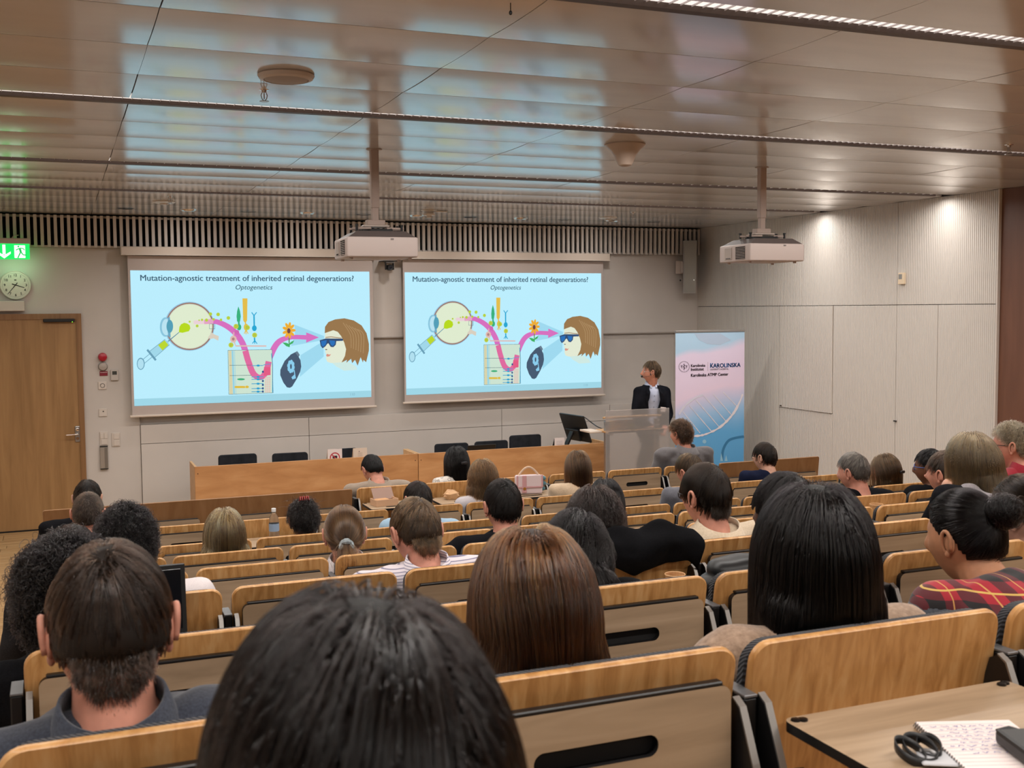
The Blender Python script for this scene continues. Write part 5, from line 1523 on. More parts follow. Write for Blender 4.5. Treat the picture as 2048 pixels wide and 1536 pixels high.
def ear_geo(s, k=1.0):
    """outer ear: a thick C-shaped shell with lobe; s = side"""
    b = MB()
    path = []; rs = []
    for i in range(15):
        t = i / 14
        a = R(-70) + R(290) * t
        yy = -0.006 - 0.0175 * math.cos(a) * (1 - 0.25 * t)
        zz = 0.002 + 0.031 * math.sin(a) * (1.0 if a < PI else 0.95)
        if a > PI * 0.9:
            yy *= 0.8
        path.append((s * (0.078 + 0.012 * math.sin(a * 0.5 + 0.5)), -yy - 0.014, zz - 0.004))
        rs.append(0.0052 - 0.0012 * abs(t - 0.5))
    b.tube(path, rs, 8)
    b.ball((s * 0.0795, -0.012, -0.003), (0.007, 0.015, 0.026), 12, 8)
    b.ball((s * 0.078, -0.002, -0.030), (0.006, 0.008, 0.010), 10, 8)
    return b
def capsule(b, p0, p1, r0, r1, n=12, flat=1.0, fdir=None):
    p0, p1 = Vector(p0), Vector(p1)
    L = (p1 - p0).length
    k = 6
    path = [p0 - (p1 - p0).normalized() * r0 * math.cos(PI / 2 * i / 3) for i in range(3)] + [p0 + (p1 - p0) * (i / k) for i in range(k + 1)] + [p1 + (p1 - p0).normalized() * r1 * math.sin(PI / 2 * (i + 1) / 3) for i in range(3)]
    rs = [max(0.002, r0 * math.sin(PI / 2 * i / 3)) for i in range(3)] + [r0 + (r1 - r0) * (i / k) for i in range(k + 1)] + [max(0.002, r1 * math.cos(PI / 2 * (i + 1) / 3)) for i in range(3)]
    b.tube(path, rs, n)
def ring_loft(b, rings, n=24):
    """rings: (centre, rx, ry, yaw-free) ellipses in horizontal-ish planes given by (c, ux, uy)"""
    vs = []; fs = []
    for (c, ux, uy) in rings:
        for j in range(n):
            a = 2 * PI * j / n
            vs.append(Vector(c) + Vector(ux) * math.cos(a) + Vector(uy) * math.sin(a))
    k = len(rings)
    for i in range(k - 1):
        for j in range(n):
            j2 = (j + 1) % n
            fs.append((i * n + j, i * n + j2, (i + 1) * n + j2, (i + 1) * n + j))
    fs += [tuple(range(n - 1, -1, -1)), tuple((k - 1) * n + j for j in range(n))]
    b.add(vs, fs)

JOBS = []           # (name, MB, voxel, smooth iterations, material, parent, post)
def job(name, mb, vox, it, m, parent, post=None, extra=None):
    JOBS.append((name, mb, vox, it, m, parent, post, extra))
def run_jobs():
    tmp = []
    for (name, mb, vox, it, m, parent, post, extra) in JOBS:
        me = bpy.data.meshes.new('tmp')
        me.from_pydata([tuple(p) for p in mb.v], [], mb.f)
        o = bpy.data.objects.new('tmp', me); C.objects.link(o)
        r = o.modifiers.new('r', 'REMESH'); r.mode = 'VOXEL'; r.voxel_size = vox
        if it:
            s = o.modifiers.new('s', 'SMOOTH'); s.factor = 0.5; s.iterations = it
        tmp.append(o)
    bpy.context.view_layer.update()
    dg = bpy.context.evaluated_depsgraph_get()
    for o, (name, mb, vox, it, m, parent, post, extra) in zip(tmp, JOBS):
        me = bpy.data.meshes.new_from_object(o.evaluated_get(dg))
        me.name = name
        if post is not None:
            n = len(me.vertices)
            co = np.empty(n * 3, np.float32); me.vertices.foreach_get('co', co); co = co.reshape(n, 3)
            no = np.empty(n * 3, np.float32); me.vertices.foreach_get('normal', no); no = no.reshape(n, 3)
            co = post(co, no)
            me.vertices.foreach_set('co', co.astype(np.float32).ravel()); me.update()
        if extra is not None:
            bm = bmesh.new(); bm.from_mesh(me)
            me2 = bpy.data.meshes.new('x'); me2.from_pydata([tuple(p) for p in extra.v], [], extra.f)
            bm.from_mesh(me2); bmesh.ops.recalc_face_normals(bm, faces=bm.faces[:]); bm.to_mesh(me); bm.free()
            bpy.data.meshes.remove(me2)
        me.materials.clear(); me.materials.append(m)
        me.polygons.foreach_set('use_smooth', [True] * len(me.polygons))
        link(name, me, parent)
    for o in tmp:
        d = o.data; bpy.data.objects.remove(o); bpy.data.meshes.remove(d)

# ---- hair
HAIRMATS = {}
def hair_mat(name, cols, rough=0.14, rr=0.25):
    """cols: list of strand colours, picked strand by strand"""
    if name in HAIRMATS:
        return HAIRMATS[name]
    m = bpy.data.materials.new('hair_' + name); m.use_nodes = True
    nt = m.node_tree
    nt.nodes.remove(nt.nodes['Principled BSDF'])
    h = nd(nt, 'ShaderNodeBsdfHairPrincipled')
    h.model = 'CHIANG'
    h.parametrization = 'COLOR'
    hi = nd(nt, 'ShaderNodeAttribute', attribute_name='shade')
    n = len(cols)
    lum = sum(sum(c) for c in cols) / (3 * n)
    kf = 0.5 if lum < 60 else (0.66 if lum < 100 else 0.86)
    def sat(c, k):
        a_ = sum(c) / 3
        return tuple(max(1, min(255, int((a_ + (x - a_) * 1.18) * k))) for x in c)
    cols = sorted([sat(c, kf) for c in cols], key=sum)
    cols = [tuple(int(x * 0.45) for x in cols[0])] + cols + [tuple(min(255, int(x * 1.45)) for x in cols[-1])]
    n = len(cols)
    col = ramp(nt, hi.outputs['Fac'], [((i + 0.5) / n, c) for i, c in enumerate(cols)])
    nt.links.new(col, h.inputs['Color'])
    h.inputs['Roughness'].default_value = rough
    h.inputs['Radial Roughness'].default_value = rr
    h.inputs['IOR'].default_value = 1.45
    for _n, _v in (('Random Color', 0.12), ('Random Roughness', 0.15)):
        if _n in h.inputs:
            h.inputs[_n].default_value = _v
    nt.links.new(h.outputs[0], nt.nodes['Material Output'].inputs['Surface'])
    avg = tuple(int(sum(c[i] for c in cols) / n * 0.8) for i in range(3))
    def bd(nt2, b):
        nz = noise(nt2, coords(nt2, (60, 60, 6)), 1.0, 3)
        nt2.links.new(ramp(nt2, nz, [(0.3, tuple(int(x * 0.6) for x in avg)), (0.7, avg)]), b.inputs['Base Color'])
        bump(nt2, b, nz, 0.5, 0.004)
    ms = mat('hair_mass_' + name, None, 0.55, spec=0.25, build=bd)
    HAIRMATS[name] = (m, ms)
    return HAIRMATS[name]
def hairline(d, lo=-0.50, front=0.50):
    az = np.abs(np.arctan2(d[:, 0], d[:, 1]))          # 0 = face, pi = back
    h = np.interp(az, [0, 0.7, 1.1, 1.45, 1.75, 2.1, PI], [front, front - 0.02, front - 0.22, 0.10, 0.02, lo + 0.12, lo])
    return d[:, 2] - h
def tangent(n, v):
    t = v - n * np.sum(n * v, axis=1, keepdims=True)
    return t / np.maximum(np.linalg.norm(t, axis=1, keepdims=True), 1e-6)
def unit(v):
    return v / np.maximum(np.linalg.norm(v, axis=1, keepdims=True), 1e-9)
def grow(st, N, K, grav):
    """strands in head space. st: style dict"""
    r = np.random.default_rng(st.get('seed', 1))
    d = unit(r.normal(size=(N * 4, 3)))
    m = hairline(d, st.get('lo', -0.50), st.get('front', 0.50))
    keep = m > r.uniform(0, 0.06, size=len(d))
    if 'bald' in st:                                   # thin spot around a direction
        c, rad, dens = st['bald']
        c = np.array(c) / np.linalg.norm(c)
        near = np.sum(d * c, axis=1) > math.cos(rad)
        keep &= ~(near & (r.uniform(size=len(d)) > dens))
    d = d[keep][:N]
    N = len(d)
    a = HA * 1.0
    root = d * a
    low = np.clip((-d[:, 2] - 0.1) / 0.9, 0, 1)
    root[:, 0] *= 1 - 0.36 * low ** 1.3
    root[:, 1] *= np.where(d[:, 1] < 0, 1 - 0.5 * low ** 1.1, 1 - 0.1 * low)
    L = st['len'] * (0.75 + 0.4 * r.uniform(size=N))
    if 'taper' in st:                                  # shorter towards nape and sides
        f = np.clip((d[:, 2] + 0.45) / 1.1, 0, 1) ** 1.6
        L = L * (st['taper'] + (1 - st['taper']) * f)
    if 'fringe' in st:
        fr = np.clip(d[:, 1], 0, 1) * np.clip(d[:, 2], 0, 1)
        L = L * (1 - st['fringe'] * fr)
    thick = st.get('thick', 0.012)
    lay = thick * r.uniform(0.15, 1.0, size=N)
    if 'taper' in st:
        lay = lay * (0.35 + 0.65 * f)
    wh = np.array(st.get('whorl', (0.15, -0.5, 0.85)), float); wh /= np.linalg.norm(wh)
    part = st.get('part', None)
    g = np.tile(np.array(grav), (N, 1))
    pos = root.copy()
    n0 = unit(root / a ** 2)
    side = np.sign(root[:, 0] - (part if part is not None else 0.0))
    side[side == 0] = 1
    lift = st.get('lift', 0.5)
    comb = np.array(st.get('comb', (0, 0, 0)), float)
    wv = st.get('whorl_w', 1.0); gv = st.get('grav_w', 0.6)
    def field(p, n):
        f = wv * tangent(n, p / a - wh) + gv * tangent(n, g)
        if part is not None:
            lat = np.zeros_like(p); lat[:, 0] = side
            f = f + st.get('part_w', 1.0) * tangent(n, lat) * np.clip(n[:, 2:3], 0, 1)
        f = f + comb
        if 'swirl' in st:
            f = f + st['swirl'] * np.cross(n, tangent(n, p / a - wh))
        return unit(f)
    dr = unit(lift * n0 + (1 - lift) * field(pos, n0) + st.get('messy', 0.1) * r.normal(size=(N, 3)))
    out = np.empty((N, K, 3)); out[:, 0] = pos
    ds = (L / (K - 1))[:, None]
    stiff = st.get('stiff', 0.45)
    tie = st.get('tie', None)                          # ponytail or bun: hair runs to this point
    done = np.zeros(N, bool)
    for k in range(1, K):
        n = unit(pos / a ** 2)
        e = np.sum((pos / (a + lay[:, None])) ** 2, axis=1)
        if tie is not None:
            tp = np.array(tie)
            to = unit(tp - pos)
            want = unit(tangent(n, to) * 1.0 + 0.15 * to)
            nr = np.linalg.norm(tp - pos, axis=1) < st.get('tie_r', 0.03)
            done |= nr
        else:
            free = np.clip((e - 1.0) * 6.0, 0, 1)[:, None]
            want = unit(field(pos, n) * (1 - free * st.get('fall', 1.0)) + g * free * st.get('fall', 1.0))
        dr = unit(dr * (1 - stiff) + want * stiff + st.get('frizz', 0.02) * r.normal(size=(N, 3)))
        step = dr * ds
        if tie is not None:
            step[done] = 0
        pos = pos + step
        # stay outside the head layer
        q = pos / (a + lay[:, None])
        e = np.sum(q ** 2, axis=1)
        ins = (e < 1.0) & (pos[:, 2] > -0.06)
        if ins.any():
            pos[ins] = pos[ins] / np.sqrt(e[ins])[:, None]
        # neck and nape: keep behind / outside a vertical cylinder
        lowm = pos[:, 2] < -0.06
        if lowm.any():
            rx, ry, cy = st.get('neck', (0.062, 0.062, -0.015))
            qq = ((pos[lowm, 0]) / (rx + lay[lowm])) ** 2 + ((pos[lowm, 1] - cy) / (ry + lay[lowm])) ** 2
            s_ = np.where(qq < 1, 1 / np.sqrt(np.maximum(qq, 1e-4)), 1.0)
            s_ = 1 + (s_ - 1) * 0.6
            pos[lowm, 0] *= s_
            pos[lowm, 1] = cy + (pos[lowm, 1] - cy) * s_
        if 'back_limit' in st:                         # hangs in front of the seat back
            pos[:, 1] = np.maximum(pos[:, 1], st['back_limit'])
        out[:, k] = pos
    # curls and waves
    s = np.linspace(0, 1, K)[None, :, None]
    if 'curl' in st:
        amp, turns = st['curl']
        ph = r.uniform(0, 2 * PI, size=(N, 1, 1)); tt = turns * (0.7 + 0.6 * r.uniform(size=(N, 1, 1)))
        e1 = unit(r.normal(size=(N, 3)))[:, None, :]; e2 = unit(r.normal(size=(N, 3)))[:, None, :]
        out = out + amp * np.minimum(1, s * 2.5) * (np.cos(2 * PI * tt * s + ph) * e1 + np.sin(2 * PI * tt * s + ph) * e2)
    cl = st.get('clump', 0.0)
    if cl:
        ng = max(8, int(N / st.get('clump_n', 28)))
        gi = r.choice(N, ng, replace=False)
        R0 = out[:, 0]
        near = np.empty(N, int)
        for i in range(0, N, 4000):
            near[i:i + 4000] = np.argmin(((R0[i:i + 4000, None] - R0[gi][None]) ** 2).sum(-1), axis=1)
        G = out[gi][near]
        w = cl * np.linspace(0, 1, K)[None, :, None] ** 0.8
        out = out * (1 - w) + G * w
    return out
def strands_obj(arr, rad, m, parent, M4, tip=0.35, name='hair_strands'):
    N, K, _ = arr.shape
    A = np.array(M4)[:3, :3]; t = np.array(M4)[:3, 3]
    P = arr.reshape(-1, 3) @ A.T + t
    hc = bpy.data.hair_curves.new(name)
    hc.add_curves([K] * N)
    hc.attributes['position'].data.foreach_set('vector', P.astype(np.float32).ravel())
    ra = hc.attributes.get('radius') or hc.attributes.new('radius', 'FLOAT', 'POINT')
    pr = np.tile(rad * np.linspace(1, tip, K), N).astype(np.float32)
    ra.data.foreach_set('value', pr)
    sa = hc.attributes.new('shade', 'FLOAT', 'CURVE')
    q = np.random.default_rng(N + 17)
    roots = arr[:, 0]
    cells = np.floor(roots / 0.010).astype(int)
    hsh = np.abs(np.sin(cells @ np.array([12.9898, 78.233, 37.719])) * 43758.5453) % 1.0
    sa.data.foreach_set('value', np.clip(0.6 * hsh + 0.4 * q.uniform(size=N), 0, 1).astype(np.float32))
    hc.materials.append(m)
    return link(name, hc, parent)
def cap_shell(st, t):
    """closed scalp shell: lifted where hair grows, tucked under the skin elsewhere"""
    nu, nv = 56, 40
    d = []
    for i in range(nv + 1):
        th = PI * i / nv
        for j in range(nu):
            a = 2 * PI * j / nu
            d.append((math.sin(th) * math.sin(a), math.sin(th) * math.cos(a), math.cos(th)))
    d = np.array(d)
    m = hairline(d, st.get('lo', -0.5), st.get('front', 0.5))
    lift = np.where(m > 0, np.minimum(1.0, 0.35 + m * 6) * t, -0.012)
    if 'bald' in st:
        c, rad, dens = st['bald']
        c = np.array(c) / np.linalg.norm(c)
        near = np.sum(d * c, axis=1) > math.cos(rad * 0.75)
        lift = np.where(near, 0.0012, lift)
    a = HA[None] + lift[:, None]
    p = d * a
    low = np.clip((-d[:, 2] - 0.1) / 0.9, 0, 1)
    p[:, 0] *= 1 - 0.36 * low ** 1.3
    p[:, 1] *= np.where(d[:, 1] < 0, 1 - 0.5 * low ** 1.1, 1 - 0.1 * low)
    fs = []
    for i in range(nv):
        for j in range(nu):
            j2 = (j + 1) % nu
            q = (i * nu + j, (i + 1) * nu + j, (i + 1) * nu + j2, i * nu + j2)
            if i == 0: q = (q[0], q[1], q[2])
            elif i == nv - 1: q = (q[0], q[1], q[3])
            fs.append(q)
    return p, fs
def curtain(zs, w, dpt, cy):
    """solid core of hanging hair: elliptical loft along -z"""
    b = MB()
    rings = []
    for z, ww, dd, c in zip(zs, w, dpt, cy):
        rings.append(((0, c, z), (ww, 0, 0), (0, dd, 0)))
    ring_loft(b, rings, 24)
    return b

STY_TOP = {'long': 0.140, 'wavy': 0.145, 'bob': 0.138}
STY = {
    'short':   dict(len=0.045, thick=0.012, lift=0.35, taper=0.2, lo=-0.42, whorl_w=1.0, grav_w=0.25, stiff=0.5, messy=0.15, frizz=0.05, clump=0.6, clump_n=18, K=7),
    'neat':    dict(len=0.06, thick=0.013, lift=0.22, taper=0.2, lo=-0.42, whorl_w=1.0, grav_w=0.5, stiff=0.6, messy=0.08, frizz=0.03, clump=0.65, clump_n=22, K=8),
    'sleek':   dict(len=0.085, thick=0.014, lift=0.15, taper=0.35, lo=-0.45, whorl_w=1.2, grav_w=0.7, stiff=0.7, messy=0.05, frizz=0.02, clump=0.7, clump_n=24, K=9),
    'curly':   dict(len=0.05, thick=0.026, lift=0.75, taper=0.6, whorl_w=0.6, grav_w=0.2, stiff=0.25, messy=0.4, frizz=0.25, curl=(0.006, 2.6), clump=0.35, K=12),
    'bigcurl': dict(len=0.075, thick=0.045, lift=0.85, taper=0.8, lo=-0.55, whorl_w=0.5, grav_w=0.25, stiff=0.22, messy=0.4, frizz=0.25, curl=(0.008, 3.0), clump=0.3, K=14),
    'crop':    dict(len=0.024, thick=0.006, lift=0.6, taper=0.5, whorl_w=1.0, grav_w=0.3, stiff=0.3, messy=0.2, frizz=0.05, K=5),
    'long':    dict(len=0.42, thick=0.026, lift=0.10, whorl=(0.05, 0.72, 0.68), whorl_w=1.0, grav_w=1.1, stiff=0.55, messy=0.03, frizz=0.010, clump=0.75, clump_n=34, neck=(0.082, 0.075, -0.02), K=24),
    'wavy':    dict(len=0.34, thick=0.034, lift=0.15, whorl=(0.05, 0.65, 0.75), whorl_w=0.9, grav_w=1.1, stiff=0.45, messy=0.05, frizz=0.03, clump=0.5, clump_n=30, curl=(0.010, 3.0), neck=(0.10, 0.085, -0.02), K=26),
    'bob':     dict(len=0.21, thick=0.024, lift=0.12, whorl=(0.05, -0.25, 0.95), whorl_w=0.9, grav_w=1.1, stiff=0.55, messy=0.03, frizz=0.015, clump=0.45, clump_n=30, neck=(0.074, 0.07, -0.02), K=18),
    'tied':    dict(len=0.32, thick=0.014, lift=0.05, tie=(0.0, -0.108, -0.035), tie_r=0.022, stiff=0.8, messy=0.02, frizz=0.01, clump=0.25, K=18),
    'bun':     dict(len=0.30, thick=0.014, lift=0.05, tie=(0.0, -0.105, 0.06), tie_r=0.03, stiff=0.8, messy=0.03, frizz=0.012, clump=0.25, K=18),
}
def person(pid, row, u, vtop, skin_='fair', yaw=0, pitch=0, roll=0, dy=0.19, k=None, sw=0.205, hair='short', hcol=None, hname='brown', cloth=None, label='', near=0, strands=2600, rad=0.00055,
           hairkw=None, collar=None, ears=True, lean=0.0, top_h=0.125, headk=1.0, quilt=0, sitx=None, cloth_name='shirt', post=None, armpose=None, z_off=0.0, hairlen=None, grp='audience seated in the hall'):
    y_row = ROWS[row]; tread = TOPZ[row] - ROWZ
    yh = y_row + dy
    top = px(u, vtop, yh)
    hk = headk
    if top_h == 0.125: top_h = STY_TOP.get(hair, 0.127)
    H = Vector((top.x, yh, top.z - top_h * hk))
    Rh = rotz(R(yaw)) @ rotx(R(-pitch)) @ roty(R(roll))
    sx = 0.25 * (P0 + PITCH * (k + 0.5)) + 0.75 * H.x
    e = empty('person', (sx, y_row + 0.29, tread))
    tag(e, label, 'person', grp)
    base = e.location.copy()
    MH = Matrix.Translation(H - base) @ Rh.to_4x4() @ Matrix.Scale(hk, 4)
    # neck base follows the head, but stays over the trunk
    nb = H + Rh @ Vector((0, -0.045, -0.095)) * hk + Vector((0, -0.030 - 0.03 * math.sin(R(pitch)), -0.026)) * hk
    pel = Vector((sx * 0.75 + nb.x * 0.25, y_row + 0.29, tread + 0.41 + 0.10))
    nb.y = max(nb.y, y_row + 0.125)
    sp_ = nb - pel
    up = sp_.normalized()
    axx = Vector((1, 0, 0)); axx = (axx - up * axx.dot(up)).normalized()
    axx = rotz(R(lean)) @ axx
    fw = up.cross(axx) * -1.0
    if fw.y < 0: fw = -fw
    def loc(v): return v - base
    def trunk(inf, b):
        cps = [(0.0, 0.165, 0.118), (0.16, 0.158, 0.112), (0.38, 0.150, 0.108), (0.60, sw * 0.86, 0.118), (0.76, sw * 0.90, 0.116), (0.87, sw * 0.86, 0.102), (0.95, sw * 0.60, 0.082), (1.0, 0.074, 0.066)]
        rings = []
        for t, rx, ry in cps:
            c = pel + sp_ * t + fw * (0.018 * math.sin(t * PI))
            # rounded upper back
            rings.append((loc(c), axx * (rx + inf), fw * (ry + inf)))
        ring_loft(b, rings, 26)
    shl = []
    for s in (-1, 1):
        S = nb + axx * (s * sw) - up * 0.055 + fw * 0.012
        if armpose and s in armpose:
            E_, Wp = [Vector(v) for v in armpose[s]]
            El = S + E_; Wr = S + Wp
        else:
            El = S + axx * (s * 0.045) + Vector((0, 0.10, -0.275))
            Wr = El + Vector((-s * 0.10, 0.22, 0.015))
        shl.append((s, S, El, Wr))
    vox = 0.0068 if near else 0.0098
    b = MB()
    for v in HV:
        pass
    o0 = len(b.v)
    b.add([MH @ Vector(v) for v in HV], HF)
    # neck
    nk0 = H + Rh @ Vector((0, -0.022, -0.055)) * hk
    capsule(b, loc(nk0), loc(nb - up * 0.03), 0.053 * hk, 0.060, 16)
    trunk(-0.006, b)
    for (s, S, El, Wr) in shl:
        capsule(b, loc(nb - up * 0.045 + axx * s * 0.05), loc(S), 0.048, 0.050, 12)
        capsule(b, loc(S), loc(El), 0.048, 0.040, 12)
        capsule(b, loc(El), loc(Wr), 0.039, 0.028, 12)
        # hand: palm, four fingers, thumb
        dr = (Wr - El).normalized()
        sd = dr.cross(Vector((0, 0, 1))).normalized() * (s)
        pc = Wr + dr * 0.05
        capsule(b, loc(Wr + dr * 0.015), loc(Wr + dr * 0.075), 0.026, 0.030, 10)
        for q in range(4):
            f0 = Wr + dr * 0.075 + sd * (0.024 - 0.016 * q)
            ln = (0.062, 0.07, 0.066, 0.052)[q]
            f1 = f0 + dr * ln * 0.55 + Vector((0, 0, -0.012))
            f2 = f1 + dr * ln * 0.35 + Vector((0, 0, -0.028))
            capsule(b, loc(f0), loc(f1), 0.0092, 0.0088, 8); capsule(b, loc(f1), loc(f2), 0.0088, 0.0078, 8)
        t0 = Wr + dr * 0.025 - sd * -0.02
        capsule(b, loc(t0), loc(t0 + dr * 0.03 + sd * 0.028), 0.0115, 0.0105, 8)
        capsule(b, loc(t0 + dr * 0.03 + sd * 0.028), loc(t0 + dr * 0.058 + sd * 0.034), 0.0105, 0.009, 8)
    ex = MB()
    ears = ears and hair not in ('long', 'bob', 'wavy')
    if ears:
        for s in (-1, 1):
            g = ear_geo(s)
            ex.add([MH @ Vector(v) for v in g.v], g.f)
    job('body', b, vox, 3, SK[skin_], e, None, ex if ears else None)
    # upper garment
    c = MB()
    trunk(0.012, c)
    for (s, S, El, Wr) in shl:
        capsule(c, loc(nb - up * 0.042 + axx * s * 0.045), loc(S), 0.060, 0.064, 12)
        capsule(c, loc(S), loc(El), 0.062, 0.053, 12)
        capsule(c, loc(El), loc(Wr - (Wr - El) * 0.05), 0.051, 0.040, 12)
    sd_ = (sum(map(ord, str(pid))) * 13 % 97) / 10.0
    def folds(co, no, q=quilt, sd=sd_):
        x, y, z = co[:, 0], co[:, 1], co[:, 2]
        h = 0.004 * np.sin(18 * z + 9 * np.sin(7 * x + sd) + sd) * np.cos(11 * x + 5 * y) + 0.0035 * np.sin(31 * x + 12 * z + 6 * np.sin(9 * z + sd))
        if q:
            h = h * 0.6 + 0.016 * np.abs(np.sin(z * PI / 0.055 + 0.5 * np.sin(6 * x))) - 0.004
        return co + no * h[:, None]
    job(cloth_name, c, 0.0085 if near else 0.0125, 5, cloth, e, folds)
    # trousers and shoes
    tr = MB(); sh_ = MB()
    fl = 0.01
    for s in (-1, 1):
        hip = Vector((pel.x + s * 0.085, pel.y, tread + 0.49))
        kn = Vector((pel.x + s * 0.11, pel.y + 0.42, tread + 0.48))
        an = Vector((pel.x + s * 0.11, pel.y + 0.40, floor_z(pel.y + 0.4) + 0.10))
        capsule(tr, loc(hip), loc(kn), 0.082, 0.062, 12)
        capsule(tr, loc(kn), loc(an), 0.058, 0.042, 12)
        fz = floor_z(pel.y + 0.46)
        capsule(sh_, loc(Vector((an.x, an.y - 0.02, fz + 0.05))), loc(Vector((an.x, an.y + 0.15, fz + 0.04))), 0.043, 0.036, 10)
    tr.ball(loc(pel - Vector((0, 0, 0.02))), (0.178, 0.13, 0.10), 16, 10)
    job('trousers', tr, 0.016, 4, M_TR[len(JOBS) % len(M_TR)], e)
    sh_.build('shoes', M_SHOE, e, True)
    # collar
    if collar is not None:
        kind, mc = collar
        cb = MB()
        ax2 = axx; n_ = 40
        Cc = nb + up * 0.012
        up2 = (up * 0.7 + (H - nb).normalized() * 0.3).normalized()
        gap = 0.32
        prof = [(0.066, 0.034), (0.070, 0.036), (0.084, -0.006), (0.092, -0.014), (0.088, -0.017), (0.074, -0.012)] if kind == 'shirt' else [(0.070, 0.026), (0.075, 0.028), (0.096, -0.016), (0.108, -0.030), (0.104, -0.034), (0.080, -0.020)]
        vs = []; fs = []
        for i in range(n_ + 1):
            a = PI / 2 + gap + (2 * PI - 2 * gap) * i / n_
            fr = max(0.0, math.sin(a))
            for (rr, hh) in prof:
                rr2 = rr * (1.0 if kind == 'shirt' else 1.05)
                vs.append(loc(Cc + ax2 * (rr2 * math.cos(a)) + fw * (rr2 * 1.04 * math.sin(a)) + up2 * (hh - 0.02 * fr)))
        m_ = len(prof)
        for i in range(n_):
            for j in range(m_):
                fs.append((i * m_ + j, i * m_ + (j + 1) % m_, (i + 1) * m_ + (j + 1) % m_, (i + 1) * m_ + j))
        fs += [tuple(range(m_)), tuple(range(n_ * m_ + m_ - 1, n_ * m_ - 1, -1))]
        cb.add(vs, fs)
        cb.build('collar', mc, e, 'all')
    # hair
    st = dict(STY[hair]); st['seed'] = (sum(map(ord, str(pid))) * 7) % 1000 + 3
    if hairkw: st.update(hairkw)
    if hairlen: st['len'] = hairlen
    grav = tuple((Rh.transposed() @ Vector((0, 0, -1))))
    mh, ms = hair_mat(hname, hcol)
    arr = grow(st, strands, st['K'], grav)
    p, fs = cap_shell(st, st['thick'] * 0.55)
    hm = MB(); hm.add([MH @ Vector(q) for q in p], fs)
    core = st.get('core')
    if core:
        cu = curtain(*core)
        # the hanging part follows gravity, not the head
        Mg = Matrix.Translation(H - base) @ rotz(R(yaw)).to_4x4() @ Matrix.Scale(hk, 4)
        hm.add([Mg @ Vector(q) for q in cu.v], cu.f)
    if hair == 'tied':
        gv_ = Vector(grav); tp0 = Vector(st['tie'])
        tl = st.get('tail', 0.16)
        pts = [tp0 + gv_ * (tl * q) + Vector((0, -0.02 * math.sin(q * PI) - 0.012, 0)) for q in (0.0, 0.15, 0.35, 0.6, 0.85, 1.0)]
        hm.tube([MH @ p_ for p_ in pts], [0.008, 0.017, 0.020, 0.018, 0.011, 0.003], 10)
    if hair == 'bun':
        hm.ball(MH @ Vector((0.0, -0.122, 0.075)), (0.040, 0.036, 0.036), 16, 12)
    ho = hm.build('hair', ms, e, 'all')
    strands_obj(arr, rad, mh, ho, MH)
    if hair in ('short', 'neat', 'sleek', 'crop') and near:
        # close-cropped nape running down the neck to a point
        r = np.random.default_rng(9)
        n2 = 3800; K2 = 4
        aa = r.uniform(-0.8, 0.8, size=n2); z0_ = -0.015 - (0.092 - 0.055 * np.abs(aa) / 0.8) * r.uniform(0, 1, size=n2)
        rr_ = 0.0545 + 0.020 * np.clip((z0_ + 0.09) / 0.045, 0, 1)
        root = np.stack([rr_ * np.sin(aa), -0.022 - rr_ * np.cos(aa), z0_], axis=1)
        ou = np.stack([np.sin(aa), -np.cos(aa), np.zeros(n2)], axis=1)
        s_ = np.linspace(0, 1, K2)[None, :, None]
        path = root[:, None] - 0.002 * ou[:, None] + s_ * (0.003 * ou[:, None] + np.array([0, 0, -0.010])[None, None] + 0.003 * r.normal(size=(n2, 1, 3)))
        strands_obj(path, rad * 0.9, mh, ho, MH, name='nape_hair')
    if hair == 'tied':
        tp = Vector(st['tie'])
        n2 = max(200, strands // 6)
        r = np.random.default_rng(5)
        K = 14
        ln = st.get('tail', 0.16)
        g = np.array(grav)
        s_ = np.linspace(0, 1, K)[None, :, None]
        off = r.normal(size=(n2, 1, 3)) * np.array([0.010, 0.008, 0.006]) + np.array([0, -0.012, 0])
        drn = np.array([0, -0.55, 0.0])
        path = np.array(tp)[None, None] + off + ln * (0.7 + 0.35 * r.uniform(size=(n2, 1, 1))) * (s_ * g[None, None] + 0.9 * s_ * (1 - s_) * drn[None, None]) + off * 1.2 * np.sin(s_ * PI) 
        strands_obj(path, rad, mh, ho, MH, name='ponytail')
    if hair == 'bun':
        n2 = max(300, strands // 5); K = 20
        r = np.random.default_rng(6)
        cB = np.array((0.0, -0.122, 0.075))
        th0 = r.uniform(0, 2 * PI, size=(n2, 1)); s_ = np.linspace(0, 1, K)[None]
        tt = th0 + s_ * 4.2
        ax1 = unit(r.normal(size=(n2, 3)) * np.array([0.35, 1.0, 0.35])); t1 = unit(np.cross(ax1, r.normal(size=(n2, 3)))); t2 = np.cross(ax1, t1)
        rad_ = 0.034 + 0.008 * r.uniform(size=(n2, 1, 1))
        path = cB + rad_ * (np.cos(tt)[..., None] * t1[:, None] + np.sin(tt)[..., None] * t2[:, None]) + ax1[:, None] * 0.012 * r.normal(size=(n2, 1, 1))
        strands_obj(path, rad, mh, ho, MH, name='bun_strands')
    return e, MH, base, H, Rh, dict(nb=nb, up=up, axx=axx, fw=fw, pel=pel, shl=shl)
M_TR = [fabric('denim', (28, 36, 52), (48, 58, 80), 300), fabric('dark_trousers', (24, 24, 27), (40, 40, 44), 300), fabric('grey_trousers', (56, 56, 60), (80, 80, 84), 300)]
M_SHOE = mat('shoe_leather', (34, 28, 26), 0.5)
